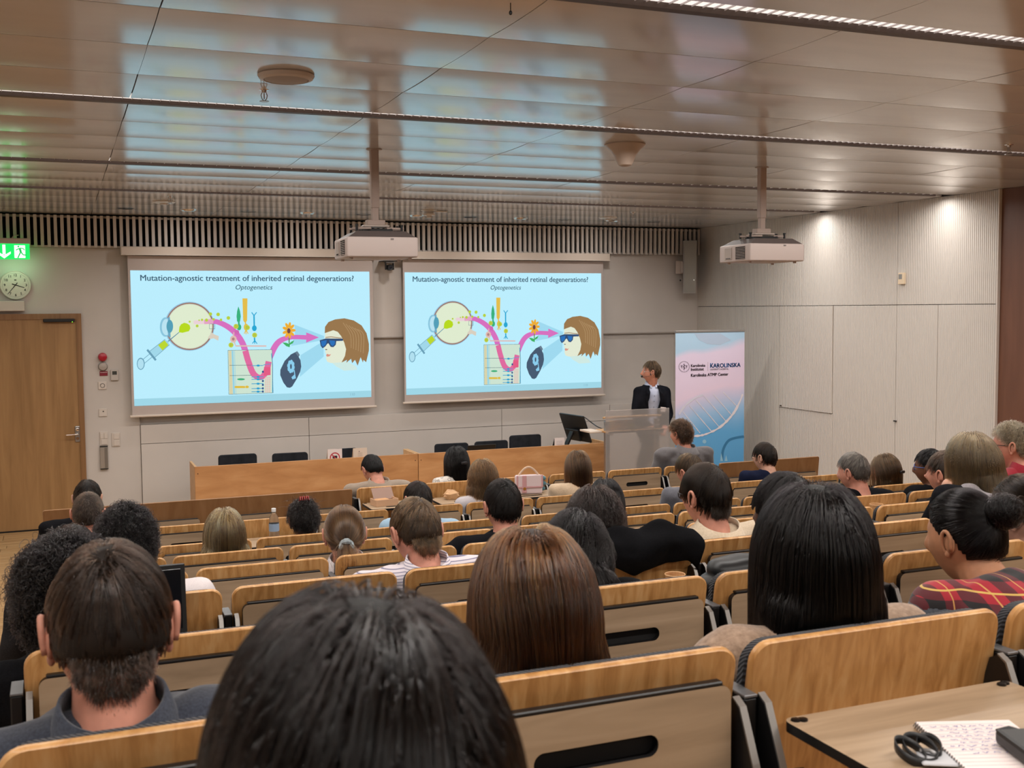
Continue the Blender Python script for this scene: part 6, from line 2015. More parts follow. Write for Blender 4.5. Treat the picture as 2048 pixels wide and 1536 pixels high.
def glasses(e, MH, col, name='glasses', side=None):
    b = MB()
    m = mat('frame_' + name, col, 0.35)
    for s in (-1, 1):
        b.tube([MH @ Vector((s * 0.034 + 0.024 * math.cos(t), 0.092 - 0.006 * abs(math.cos(t)) , 0.004 + 0.019 * math.sin(t))) for t in [2 * PI * i / 18 for i in range(18)]], 0.0022, 6, closed=True)
        b.tube([MH @ Vector(q) for q in ((s * 0.058, 0.088, 0.010), (s * 0.074, 0.06, 0.010), (s * 0.081, 0.0, 0.010), (s * 0.082, -0.02, -0.004))], 0.0022, 6)
    b.tube([MH @ Vector((-0.010, 0.096, 0.006)), MH @ Vector((0, 0.099, 0.009)), MH @ Vector((0.010, 0.096, 0.006))], 0.002, 6)
    b.build('glasses', m, e, True)
# ------------------------------------------------------------------ clothes
CL = {
 'black_knit': fabric('black_knit', (12, 12, 14), (24, 24, 27), 260),
 'black_shirt': fabric('black_shirt', (14, 14, 17), (26, 26, 30), 320, sheen=0.1),
 'black_jacket': fabric('black_jacket', (15, 15, 18), (28, 28, 32), 200),
 'dark_grey_knit': fabric('dark_grey_knit', (36, 36, 40), (54, 54, 58), 220),
 'charcoal_shirt': fabric('charcoal_shirt', (40, 43, 52), (66, 70, 82), 240),
 'beige_fleece': fabric('beige_fleece', (128, 104, 86), (178, 150, 128), 90, strength=1.0),
 'black_puffer': mat('puffer_nylon', (16, 17, 20), 0.42, spec=0.5),
 'white_cotton': fabric('white_cotton', (206, 196, 198), (226, 216, 216), 300),
 'cream_wool': fabric('cream_wool', (190, 170, 146), (214, 196, 172), 160),
 'mauve_knit': fabric('mauve_knit', (70, 44, 48), (96, 64, 66), 200),
 'red_shirt': fabric('red_shirt', (126, 24, 38), (156, 38, 52), 260),
 'light_blue': fabric('light_blue', (142, 172, 196), (164, 192, 214), 260),
 'taupe_jacket': fabric('taupe_jacket', (138, 122, 108), (162, 146, 130), 220),
 'pale_grey': fabric('pale_grey', (184, 176, 182), (206, 200, 204), 220),
 'beige_knit': fabric('beige_knit', (190, 164, 136), (212, 188, 160), 140),
 'grey_shirt': fabric('grey_shirt', (86, 86, 94), (112, 112, 120), 240),
 'grey_jacket': fabric('grey_jacket', (92, 88, 90), (118, 114, 116), 220),
 'navy_suit': fabric('navy_suit', (18, 22, 40), (32, 38, 62), 260),
}
def _floral(nt, b):
    v = nd(nt, 'ShaderNodeTexVoronoi'); v.inputs['Scale'].default_value = 34
    nt.links.new(coords(nt), v.inputs['Vector'])
    nt.links.new(ramp(nt, v.outputs['Distance'], [(0.2, (226, 218, 210)), (0.45, (150, 140, 130)), (0.5, (222, 214, 206))]), b.inputs['Base Color'])
CL['white_floral'] = mat('white_floral', None, 0.9, build=_floral)
def _pin(nt, b):
    s_ = nd(nt, 'ShaderNodeSeparateXYZ'); nt.links.new(coords(nt), s_.inputs[0])
    # stripes follow the back: level on the yoke
    m = nd(nt, 'ShaderNodeMath', operation='MULTIPLY'); m.inputs[1].default_value = 1 / 0.0095; nt.links.new(s_.outputs[2], m.inputs[0])
    f = nd(nt, 'ShaderNodeMath', operation='FRACT'); nt.links.new(m.outputs[0], f.inputs[0])
    nt.links.new(ramp(nt, f.outputs[0], [(0.0, (216, 206, 212)), (0.60, (216, 206, 212)), (0.72, (120, 116, 142)), (0.86, (120, 116, 142)), (0.97, (216, 206, 212))]), b.inputs['Base Color'])
    bump(nt, b, noise(nt, coords(nt), 260, 2), 0.2, 0.001)
CL['pinstripe'] = mat('pinstripe_cotton', None, 0.85, build=_pin)
def _tartan(nt, b):
    s_ = nd(nt, 'ShaderNodeSeparateXYZ'); nt.links.new(coords(nt), s_.inputs[0])
    def band(out, period, lo, hi, off=0.0):
        m = nd(nt, 'ShaderNodeMath', operation='MULTIPLY_ADD'); m.inputs[1].default_value = 1 / period; m.inputs[2].default_value = off; nt.links.new(out, m.inputs[0])
        f = nd(nt, 'ShaderNodeMath', operation='FRACT'); nt.links.new(m.outputs[0], f.inputs[0])
        a = nd(nt, 'ShaderNodeMath', operation='GREATER_THAN'); a.inputs[1].default_value = lo; nt.links.new(f.outputs[0], a.inputs[0])
        c = nd(nt, 'ShaderNodeMath', operation='LESS_THAN'); c.inputs[1].default_value = hi; nt.links.new(f.outputs[0], c.inputs[0])
        p = nd(nt, 'ShaderNodeMath', operation='MULTIPLY'); nt.links.new(a.outputs[0], p.inputs[0]); nt.links.new(c.outputs[0], p.inputs[1])
        return p.outputs[0]
    def mix(fac, a, c):
        mx = nd(nt, 'ShaderNodeMix', data_type='RGBA')
        nt.links.new(fac, mx.inputs['Factor'])
        for sock, val in ((mx.inputs[6], a), (mx.inputs[7], c)):
            if isinstance(val, tuple): sock.default_value = lin(val)
            else: nt.links.new(val, sock)
        return mx.outputs[2]
    X, Z = s_.outputs[0], s_.outputs[2]
    bx, bz = band(X, 0.072, 0.0, 0.42), band(Z, 0.072, 0.0, 0.42)
    ad = nd(nt, 'ShaderNodeMath', operation='ADD'); nt.links.new(bx, ad.inputs[0]); nt.links.new(bz, ad.inputs[1])
    hf = nd(nt, 'ShaderNodeMath', operation='MULTIPLY'); hf.inputs[1].default_value = 0.5; nt.links.new(ad.outputs[0], hf.inputs[0])
    c = ramp(nt, hf.outputs[0], [(0.0, (168, 26, 44)), (0.5, (92, 22, 32)), (1.0, (24, 20, 24))])
    yx, yz = band(X, 0.072, 0.68, 0.73), band(Z, 0.072, 0.68, 0.73)
    c = mix(yx, c, (206, 150, 84)); c = mix(yz, c, (214, 176, 92))
    nt.links.new(c, b.inputs['Base Color'])
CL['red_tartan'] = mat('red_tartan', None, 0.8, sheen=0.2, build=_tartan)
CL['red_plaid'] = CL['red_tartan']
FIG = {}
for q in PEOPLE:
    a = dict(q)
    a['cloth'] = CL[a['cloth']]
    if a.get('collar'):
        a['collar'] = (a['collar'], a['cloth'])
    FIG[a['pid']] = person(**a)
run_jobs()
# ------------------------------------------------------------------ small things worn by the audience
def on_head(pid, fn):
    e, MH, base, H, Rh, d = FIG[pid]
    return fn(e, MH)
glasses(FIG['c5'][0], FIG['c5'][1], (40, 36, 36), 'c5')
glasses(FIG['g1'][0], FIG['g1'][1], (26, 24, 26), 'dark')
glasses(FIG['e7'][0], FIG['e7'][1], (40, 92, 170), 'blue')
glasses(FIG['d7'][0], FIG['d7'][1], (26, 24, 26), 'dark')
glasses(FIG['g8'][0], FIG['g8'][1], (26, 24, 26), 'dark')
glasses(FIG['d3'][0], FIG['d3'][1], (40, 30, 30), 'd3')
# scrunchie
e, MH = FIG['d3'][:2]
b = MB(); rs = random.Random(4)
tp = Vector(STY['tied']['tie'])
b.tube([MH @ (tp + Vector((0.021 * math.cos(t), -0.012 + 0.006 * math.sin(3 * t), 0.018 * math.sin(t)))) for t in [2 * PI * i / 28 for i in range(28)]], [0.010 + 0.004 * rs.random() for _ in range(28)], 8, closed=True)
b.build('scrunchie', fabric('scrunchie_cloth', (120, 132, 138), (176, 184, 188), 90), e, True)
# red claw clip
e, MH = FIG['f3'][:2]
b = MB()
for s in (-1, 1):
    b.tube([MH @ Vector(q) for q in ((s * 0.01, -0.03, 0.142), (s * 0.026, -0.035, 0.135), (s * 0.03, -0.04, 0.118))], [0.005, 0.004, 0.003], 6)
for i in range(5):
    b.tube([MH @ Vector((-0.024 + 0.012 * i, -0.02, 0.138)), MH @ Vector((-0.024 + 0.012 * i, -0.045, 0.146)), MH @ Vector((-0.024 + 0.012 * i, -0.062, 0.126))], [0.004, 0.0045, 0.002], 6)
b.build('hair_clip', mat('clip_red', (150, 36, 28), 0.25), e, True)
# tufts of the short updo
def tufts(pid, n, L, c, mname, hcol, spread=1.0):
    e, MH = FIG[pid][:2]
    r = np.random.default_rng(2)
    d = unit(r.normal(size=(n, 3)) * np.array([0.7, 0.7, 0.4]) * spread + np.array(c))
    root = np.array([0, -0.02, 0.10]) + r.normal(size=(n, 3)) * np.array([0.03, 0.03, 0.012])
    s = np.linspace(0, 1, 8)[None, :, None]
    path = root[:, None] + d[:, None] * L * (0.6 + 0.7 * r.uniform(size=(n, 1, 1))) * s + np.array([0, 0, -0.03])[None, None] * s ** 2
    strands_obj(path, 0.0008, hair_mat(mname, hcol)[0], e, MH, name='hair_tufts')
tufts('f3', 420, 0.06, (0, -0.2, 0.9), 'soft_black', None, 1.0)
# dark clip and half-up tie
for pid, col in (('f8', (20, 18, 20)), ('h3', (30, 28, 32))):
    e, MH = FIG[pid][:2]
    MB().rbox(MH @ Vector((0.0, -0.132, 0.012)), (0.055, 0.02, 0.022), 0.008, 2, MH.to_3x3()).build('hair_clip', mat('clip_' + pid, col, 0.3), e, True)
# hood and shoulder straps of the black jacket
e, MH, base, H, Rh, d = FIG['c7']
b = MB(); nb, fw, axx, up = d['nb'], d['fw'], d['axx'], d['up']
for i in range(9):
    a = PI + PI * i / 8
    b.ball(nb - base + axx * 0.10 * math.cos(a) * 1.15 + fw * (0.105 * math.sin(a)) + up * (-0.012 + 0.01 * math.sin(3 * a)), (0.052, 0.046, 0.036), 12, 8)
b.ball(nb - base - fw * 0.115 - up * 0.05, (0.12, 0.035, 0.065), 14, 10)
JOBS.clear()
job('hood', b, 0.009, 5, fabric('hood_grey', (112, 106, 110), (140, 134, 138), 220), e)
# padded vest armhole sleeves: grey sweatshirt arms under the tartan vest
e5, MH5, base5, H5, Rh5, d5 = FIG['b5']
b = MB()
for (s, S, El, Wr) in d5['shl']:
    capsule(b, S - base5 + Vector((0, 0, -0.012)), El - base5, 0.067, 0.060, 14)
    capsule(b, El - base5, Wr - base5, 0.058, 0.046, 14)
job('sweater_sleeves', b, 0.009, 4, fabric('grey_sweat', (74, 78, 86), (98, 102, 110), 240), e5)
# dark waistcoat over the white sleeves
e1_, MH1, base1, H1, Rh1, d1 = FIG['c1']
b = MB()
rings = []
for t, rx, ry in ((0.0, 0.18, 0.135), (0.35, 0.17, 0.13), (0.62, 0.19, 0.142), (0.80, 0.188, 0.138), (0.9, 0.165, 0.112), (0.97, 0.10, 0.085)):
    c = d1['pel'] + (d1['nb'] - d1['pel']) * t
    rings.append((c - base1, d1['axx'] * rx, d1['fw'] * ry))
ring_loft(b, rings, 24)
job('waistcoat', b, 0.012, 4, CL['navy_suit'], e1_)
run_jobs()

# ------------------------------------------------------------------ the lecturer
def lecturer():
    ys = 11.02
    top = px(1301, 722, ys)
    H = Vector((top.x, ys - 0.02, top.z - 0.128))
    e = empty('person', (H.x + 0.02, ys + 0.06, 0.0))
    tag(e, 'person in a dark blazer and light blue shirt speaking behind the glass lectern', 'person')
    base = e.location.copy()
    loc = lambda v: Vector(v) - base
    Rh = rotz(R(66)) @ rotx(R(4)) @ roty(R(0))
    MH = Matrix.Translation(H - base) @ Rh.to_4x4()
    Rb = rotz(R(180 - 12))                     # chest towards the hall, a little to the screens
    fw = Rb @ Vector((0, 1, 0)); ax = Rb @ Vector((1, 0, 0)); up = Vector((0, 0, 1))
    nb = H + Vector((0.03, 0.045, -0.145))
    pel = Vector((H.x + 0.035, ys + 0.10, 0.96))
    sp_ = nb - pel
    cps = [(0.0, 0.165, 0.112), (0.2, 0.155, 0.108), (0.42, 0.158, 0.108), (0.64, 0.165, 0.115), (0.78, 0.160, 0.110), (0.88, 0.128, 0.092), (0.95, 0.084, 0.072), (1.0, 0.064, 0.058)]
    def trunk(b, inf, gap=None):
        rings = []
        n = 30
        if gap is None:
            for t, rx, ry in cps:
                rings.append((loc(pel + sp_ * t), ax * (rx + inf), fw * (ry + inf)))
            ring_loft(b, rings, n)
            return
        vs = []; fs = []
        m = len(cps)
        for t, rx, ry in cps:
            c = loc(pel + sp_ * t)
            g = gap(t)
            for k in range(n + 1):
                a = PI / 2 + g + (2 * PI - 2 * g) * k / n
                for q in (inf, inf + 0.02):
                    vs.append(c + ax * (rx + q) * math.cos(a) + fw * (ry + q) * math.sin(a))
        W = (n + 1) * 2
        for i in range(m - 1):
            for k in range(n):
                o = i * W + k * 2
                fs.append((o, o + 2, o + W + 2, o + W)); fs.append((o + 1, o + W + 1, o + W + 3, o + 3))
            o = i * W; fs.append((o, o + W, o + W + 1, o + 1))
            o = i * W + n * 2; fs.append((o, o + 1, o + W + 1, o + W))
        for k in range(n):
            o = k * 2; fs.append((o, o + 1, o + 3, o + 2))
            o = (m - 1) * W + k * 2; fs.append((o, o + 2, o + 3, o + 1))
        b.add(vs, fs)
    arms = []
    for s in (-1, 1):
        S = nb + ax * (s * 0.160) - up * 0.078 
        El = S + ax * (s * 0.03) + fw * 0.02 - up * 0.27
        Wr = El + fw * 0.18 - ax * (s * 0.10) - up * 0.10
        arms.append((s, S, El, Wr))
    b = MB()
    b.add([MH @ Vector(v) for v in HV], HF)
    capsule(b, loc(H + Rh @ Vector((0, -0.02, -0.06))), loc(nb - up * 0.03), 0.055, 0.06, 16)
    trunk(b, -0.006)
    for (s, S, El, Wr) in arms:
        capsule(b, loc(nb - up * 0.05 + ax * s * 0.05), loc(S), 0.05, 0.05); capsule(b, loc(S), loc(El), 0.047, 0.04); capsule(b, loc(El), loc(Wr), 0.039, 0.028)
        dr = (Wr - El).normalized(); sd = dr.cross(up).normalized() * s
        capsule(b, loc(Wr + dr * 0.015), loc(Wr + dr * 0.075), 0.026, 0.03)
        for q in range(4):
            f0 = Wr + dr * 0.075 + sd * (0.024 - 0.016 * q); ln = (0.062, 0.07, 0.066, 0.052)[q]
            f1 = f0 + dr * ln * 0.55 - up * 0.012; f2 = f1 + dr * ln * 0.35 - up * 0.028
            capsule(b, loc(f0), loc(f1), 0.0092, 0.0088, 8); capsule(b, loc(f1), loc(f2), 0.0088, 0.0078, 8)
        t0 = Wr + dr * 0.025 + sd * 0.02
        capsule(b, loc(t0), loc(t0 + dr * 0.03 + sd * 0.028), 0.0115, 0.0105, 8); capsule(b, loc(t0 + dr * 0.03 + sd * 0.028), loc(t0 + dr * 0.058 + sd * 0.034), 0.0105, 0.009, 8)
    for s in (-1, 1):
        capsule(b, loc(pel + ax * s * 0.08 - up * 0.02), loc(Vector((pel.x + s * 0.09, pel.y, 0.52))), 0.075, 0.055); capsule(b, loc(Vector((pel.x + s * 0.09, pel.y, 0.52))), loc(Vector((pel.x + s * 0.09, pel.y, 0.1))), 0.052, 0.036)
    ex = MB()
    for s in (-1, 1):
        g = ear_geo(s); ex.add([MH @ Vector(v) for v in g.v], g.f)
    JOBS.clear()
    job('body', b, 0.007, 2, SK['rosy'], e, None, ex)
    c = MB(); trunk(c, 0.006)
    job('shirt', c, 0.009, 4, fabric('pale_blue_shirt', (178, 186, 212), (200, 206, 226), 260), e)
    j = MB(); trunk(j, 0.014, lambda t: 0.30 + 0.35 * max(0, t - 0.45))
    for (s, S, El, Wr) in arms:
        capsule(j, loc(nb - up * 0.048 + ax * s * 0.07), loc(S), 0.05, 0.060); capsule(j, loc(S), loc(El), 0.060, 0.056); capsule(j, loc(El), loc(Wr), 0.054, 0.043)
    def folds(co, no):
        x, y, z = co.T
        return co + no * (0.005 * np.sin(26 * z + 8 * np.sin(9 * x)) * np.cos(13 * x + 7 * y))[:, None]
    job('blazer', j, 0.0085, 3, fabric('blazer_black', (16, 17, 22), (30, 31, 38), 260), e, folds)
    t = MB()
    for s in (-1, 1):
        capsule(t, loc(pel + ax * s * 0.08), loc(Vector((pel.x + s * 0.09, pel.y, 0.52))), 0.095, 0.07); capsule(t, loc(Vector((pel.x + s * 0.09, pel.y, 0.52))), loc(Vector((pel.x + s * 0.09, pel.y, 0.09))), 0.068, 0.055)
    t.ball(loc(pel), (0.175, 0.125, 0.12), 16, 10)
    job('trousers', t, 0.014, 3, M_TR[1], e)
    run_jobs(); JOBS.clear()
    sh_ = MB()
    for s in (-1, 1):
        capsule(sh_, loc(Vector((pel.x + s * 0.09, pel.y + 0.03, 0.045))), loc(Vector((pel.x + s * 0.09, pel.y - 0.15, 0.04))), 0.044, 0.036)
    sh_.build('shoes', M_SHOE, e, True)
    # shirt collar and lapels
    cb = MB(); vs = []; fs = []
    prof = [(0.064, 0.030), (0.068, 0.032), (0.080, -0.004), (0.086, -0.012), (0.082, -0.014), (0.070, -0.010)]
    n_ = 36
    for i in range(n_ + 1):
        a = PI / 2 + 0.28 + (2 * PI - 0.56) * i / n_
        fr = max(0, math.sin(a))
        for rr, hh in prof:
            vs.append(loc(nb + up * 0.012 + ax * rr * math.cos(a) + fw * rr * 1.05 * math.sin(a) + up * (hh - 0.03 * fr)))
    m_ = len(prof)
    for i in range(n_):
        for q in range(m_):
            fs.append((i * m_ + q, i * m_ + (q + 1) % m_, (i + 1) * m_ + (q + 1) % m_, (i + 1) * m_ + q))
    fs += [tuple(range(m_)), tuple(range(n_ * m_ + m_ - 1, n_ * m_ - 1, -1))]
    cb.add(vs, fs); cb.build('collar', MATS['pale_blue_shirt'], e, 'all')
    for s in (-1, 1):
        lp = MB()
        pts = [(0.055, 1.0, 0.035), (0.075, 0.97, 0.075), (0.098, 0.86, 0.138), (0.085, 0.80, 0.150), (0.110, 0.72, 0.150), (0.085, 0.55, 0.148), (0.062, 0.70, 0.146), (0.052, 0.85, 0.128)]
        P = [loc(pel + sp_ * t_ + ax * (s * x) + fw * y) for x, t_, y in pts]
        Q = [p + (fw * 0.006) for p in P]
        n2 = len(P)
        lp.add(P + Q, [tuple(range(n2)), tuple(range(2 * n2 - 1, n2 - 1, -1))] + [(i, i + n2, (i + 1) % n2 + n2, (i + 1) % n2) for i in range(n2)])
        lp.build('lapel', MATS['blazer_black'], e)
    for t_ in (0.75, 0.62, 0.48, 0.34):
        MB().lathe([(0.006, 0), (0.006, 0.003)], loc(pel + sp_ * t_ + fw * 0.136), 'y', 10).build('button', mat('shirt_button', (120, 124, 150), 0.3), e)
    bd = MB(); bc = loc(pel + sp_ * 0.42 - ax * 0.10 + fw * 0.132)
    bd.rbox(bc, (0.085, 0.003, 0.055), 0.002, 1, Rb @ rotz(R(-20)) @ roty(R(-8))); bg = bd.build('name_badge', m_paper, e)
    MB().rbox(bc + fw * 0.003, (0.06, 0.001, 0.005), 0.0005, 1, Rb @ rotz(R(-20)) @ roty(R(-8))).build('badge_print', mat('badge_print', (150, 130, 130), 0.6), bg)
    # face: eyes, brows, mouth; headset
    for s in (-1, 1):
        MB().ball(MH @ Vector((s * 0.031, 0.078, 0.004)), (0.012, 0.012, 0.009), 12, 8, MH.to_3x3()).build('eye', mat('eye_white', (210, 200, 196), 0.3), e, True)
        MB().ball(MH @ Vector((s * 0.031, 0.088, 0.004)), (0.005, 0.003, 0.005), 10, 6, MH.to_3x3()).build('iris', mat('iris_dark', (50, 44, 44), 0.3), e, True)
        MB().tube([MH @ Vector((s * 0.018, 0.092, 0.020)), MH @ Vector((s * 0.034, 0.089, 0.025)), MH @ Vector((s * 0.05, 0.074, 0.019))], [0.002, 0.0035, 0.0015], 6).build('eyebrow', mat('brow_brown', (96, 70, 52), 0.8), e, True)
    MB().tube([MH @ Vector((-0.022, 0.078, -0.066)), MH @ Vector((0, 0.0915, -0.064)), MH @ Vector((0.022, 0.078, -0.066))], [0.002, 0.005, 0.002], 8).build('lips', mat('lip', (160, 84, 80), 0.45), e, True)
    glasses(e, MH, (170, 160, 156), 'lecturer')
    hs = MB(); hs.tube(spline([tuple(MH @ Vector(q)) for q in ((-0.086, -0.03, 0.02), (-0.088, 0.0, -0.02), (-0.078, 0.05, -0.045), (-0.058, 0.098, -0.052))], 4), 0.0018, 6)
    h = hs.build('headset', m_black, e, True)
    MB().ball(MH @ Vector((-0.050, 0.108, -0.050)), 0.0125, 12, 8).build('microphone', m_black, h, True)
    MB().ball(MH @ Vector((0.080, 0.016, -0.016)), (0.006, 0.008, 0.010), 10, 8).build('ear_piece', m_black, h, True)
    MB().ball(MH @ Vector((-0.080, 0.016, -0.016)), (0.006, 0.008, 0.010), 10, 8).build('ear_piece', m_black, h, True)
    st = dict(STY['neat']); st.update(seed=5, len=0.06, lo=-0.55, front=0.56, comb=(0, -0.7, 0.5), lift=0.5, thick=0.016)
    g = tuple(Rh.transposed() @ Vector((0, 0, -1)))
    mh, ms = hair_mat('lecturer', [(112, 84, 56), (80, 58, 40), (140, 108, 76), (60, 46, 36)])
    p, fs = cap_shell(st, 0.008)
    hm = MB(); hm.add([MH @ Vector(q) for q in p], fs); ho = hm.build('hair', ms, e, 'all')
    strands_obj(grow(st, 4500, 8, g), 0.0005, mh, ho, MH)
lecturer()

# ------------------------------------------------------------------ things on seats and tablets
def seat_pt(row, k, x, y, z):
    s = SEATS[(row, k)].location
    return Vector((s.x + x, s.y + y, s.z + z))
# black coat thrown over a seat back
s0 = SEATS[('C', 1)].location
nx, ny = 40, 26
b = MB(); vs = []; fs = []
rz_ = np.random.default_rng(8)
for i in range(nx + 1):
    tx = i / nx
    x = -0.255 + 0.525 * tx
    drop_r = np.interp(tx, [0, 0.12, 0.3, 0.5, 0.62, 0.75, 0.9, 1.0], [0.012, 0.03, 0.055, 0.115, 0.105, 0.07, 0.085, 0.125])
    drop_f = 0.22
    hump = 0.045 * math.exp(-((tx - 0.72) / 0.14) ** 2) + 0.030 * math.exp(-((tx - 0.38) / 0.16) ** 2)
    for j in range(ny + 1):
        t = j / ny
        # from rear hem (t=0) over the top (t=.5) to the front hem (t=1)
        if t < 0.5:
            q = (0.5 - t) / 0.5
            z = 0.955 + hump * (1 - q) ** 2 - drop_r * q
            y = -0.018 - 0.030 * q * (1 - q) * 4 * (0.6 + 0.8 * math.sin(9 * x + 1) ** 2) - 0.010 * math.sin(22 * x + 3 * q) * q
        else:
            q = (t - 0.5) / 0.5
            z = 0.955 + hump * (1 - q) ** 2 - drop_f * q
            y = 0.075 + 0.05 * q + 0.02 * math.sin(14 * x) * q
        w = min(1, abs(t - 0.5) / 0.12)
        yy = y * w + (0.028) * (1 - w)
        z += 0.010 * (1 - w) + 0.006 * math.sin(31 * x + 17 * t) + 0.007 * abs(math.sin(23 * x - 9 * t))
        vs.append((x + 0.012 * math.sin(13 * t + 3), yy, z))
for i in range(nx):
    for j in range(ny):
        a = i * (ny + 1) + j
        fs.append((a, a + 1, a + ny + 2, a + ny + 1))
b.add(vs, fs)
co = b.build('draped_coat', fabric('coat_black', (8, 8, 10), (17, 17, 20), 240), None, 'all')
co.location = s0
tag(co, 'black coat thrown over a seat back in the sixth row', 'coat')
md = co.modifiers.new('thick', 'SOLIDIFY'); md.thickness = 0.012; md.offset = 1.0
md2 = co.modifiers.new('smooth', 'SUBSURF'); md2.levels = 1; md2.render_levels = 1

def cup(p, label, s=1.0, rot=0.0):
    e = empty('paper_cup', p)
    tag(e, label, 'cup', 'brown paper cups')
    e.scale = (s, s, s)
    e.rotation_euler = (rot, 0, 0)
    mk_ = fabric('kraft_paper', (186, 138, 92), (206, 158, 112), 120, 0.8, 0.1, 0.0)
    MB().lathe([(0.028, 0.0), (0.0395, 0.09), (0.0385, 0.09), (0.0272, 0.004), (0.0005, 0.004)], n=32, cap=False).build('cup_wall', mk_, e, True)
    MB().lathe([(0.0405, 0.087), (0.0418, 0.0895), (0.0405, 0.092), (0.039, 0.0895), (0.0405, 0.087)], n=32, cap=False).build('rolled_rim', mat('kraft_rim', (224, 180, 132), 0.6), e, True)
tz = 0.8185
q = px(1350, 1146, ROWS['C'] - 0.25)
cup((q.x, ROWS['C'] - 0.25, SEATS[('C', 1)].location.z + tz), 'brown paper cup on the tablet below the black coat', 0.82)
q = px(1753, 994, ROWS['E'] - 0.13)
cup((q.x, ROWS['E'] - 0.13, SEATS[('E', 6)].location.z + tz), 'brown paper cup on a tablet behind the fourth row', 0.95)

# water bottle
q = px(548, 1050, ROWS['G'] - 0.16)
e = empty('water_bottle', (q.x, ROWS['G'] - 0.16, SEATS[('G', 0)].location.z + tz))
tag(e, 'clear plastic water bottle with white cap on a folded-down tablet', 'bottle')
mpl = mat('clear_plastic', (226, 230, 234), 0.08, trans=0.92, spec=0.5)
mpl.node_tree.nodes['Principled BSDF'].inputs['IOR'].default_value = 1.2
MB().lathe([(0.028, 0), (0.032, 0.006), (0.032, 0.05), (0.030, 0.055), (0.032, 0.06), (0.032, 0.125), (0.027, 0.15), (0.015, 0.172), (0.0125, 0.178), (0.0125, 0.19)], n=28).build('bottle_body', mpl, e, True)
MB().lathe([(0.0328, 0.06), (0.0328, 0.11)], n=28, cap=False).build('label_band', mat('bottle_label', (150, 170, 196), 0.5), e, True)
MB().lathe([(0.0145, 0.186), (0.0145, 0.206), (0.0135, 0.208), (0.0005, 0.208)], n=20).build('cap', mat('cap_white', (226, 222, 220), 0.5), e, True)

# laptop on the folded-down tablet at the aisle
sC = SEATS[('C', -2)].location
e = empty('laptop', (sC.x - 0.005, sC.y - 0.05, sC.z + tz))
tag(e, 'open black laptop beside the bent person at the aisle', 'laptop')
MB().rbox((0, -0.15, 0.009), (0.30, 0.21, 0.018), 0.004).build('keyboard_base', m_black, e)
kb = MB()
for r_i in range(4):
    for c_i in range(11):
        kb.rbox((-0.12 + c_i * 0.024, -0.20 + r_i * 0.024, 0.0195), (0.02, 0.02, 0.003), 0.001, 1)
kk = kb.build('keys', mat('key_black', (34, 34, 36), 0.5), e); kk['kind'] = 'stuff'
Mx = Matrix.Rotation(R(-8), 3, 'X')
MB().rbox((0, -0.028, 0.117), (0.30, 0.009, 0.20), 0.003, 1, Mx).build('screen_lid', m_black, e)
MB().rbox((0, -0.0335, 0.118), (0.275, 0.001, 0.17), 0.0005, 1, Mx).build('display', mat('laptop_display', (16, 17, 22), 0.15), e)

# lunch box, sandwich bag and sheets on the front tablets
sH = SEATS[('H', 2)].location
q = px(768, 1012, ROWS['H'] - 0.16)
e = empty('lunch_box', (q.x, ROWS['H'] - 0.17, sH.z + tz)); tag(e, 'half-open cardboard lunch box on a tablet in the front row', 'lunch box')
mcb = mat('box_board', (214, 172, 138), 0.7)
e.rotation_euler = (0, 0, R(8))
for (c, s_) in (((0, -0.06, 0.025), (0.18, 0.004, 0.05)), ((0, 0.06, 0.025), (0.18, 0.004, 0.05)), ((-0.09, 0, 0.025), (0.004, 0.12, 0.05)), ((0.09, 0, 0.025), (0.004, 0.12, 0.05)), ((0, 0, 0.003), (0.18, 0.12, 0.005))):
    MB().rbox(c, s_, 0.0012, 1).build('box_side', mcb, e)
MB().rbox((0.02, 0.075, 0.075), (0.17, 0.003, 0.10), 0.001, 1, Matrix.Rotation(R(-35), 3, 'X')).build('clear_lid', mat('lid_film', (222, 190, 176), 0.25, trans=0.5), e)
MB().rbox((-0.02, 0.0, 0.03), (0.11, 0.08, 0.035), 0.012).build('sandwich', mat('bread', (196, 146, 100), 0.8), e)
q = px(902, 1004, ROWS['H'] - 0.12)
b = MB()
rp = random.Random(2)
b.ball((0, 0, 0.03), (0.07, 0.05, 0.035), 10, 7)
b.v = [(x + rp.uniform(-0.012, 0.012), y + rp.uniform(-0.01, 0.01), max(0.0, z + rp.uniform(-0.012, 0.014))) for x, y, z in b.v]
o = b.build('crumpled_bag', mat('bag_paper', (206, 164, 122), 0.8)); o.location = (q.x, ROWS['H'] - 0.14, SEATS[('H', 3)].location.z + tz)
tag(o, 'crumpled tan paper bag on a tablet in the front row', 'paper bag')
q = px(955, 1076, ROWS['E'] - 0.14)
b = MB(); b.add([(-0.06, -0.06, 0), (0.06, -0.06, 0), (0.06, 0.05, 0.012), (0.0, 0.07, 0.055), (-0.06, 0.05, 0.01)], [(0, 1, 2, 4), (4, 2, 3)])
o = b.build('paper_sheet', m_paper); o.location = (q.x, ROWS['E'] - 0.15, SEATS[('E', 1)].location.z + tz + 0.002)
md = o.modifiers.new('t', 'SOLIDIFY'); md.thickness = 0.001
tag(o, 'white paper sheet with a lifted corner on a tablet in the fourth row', 'paper')

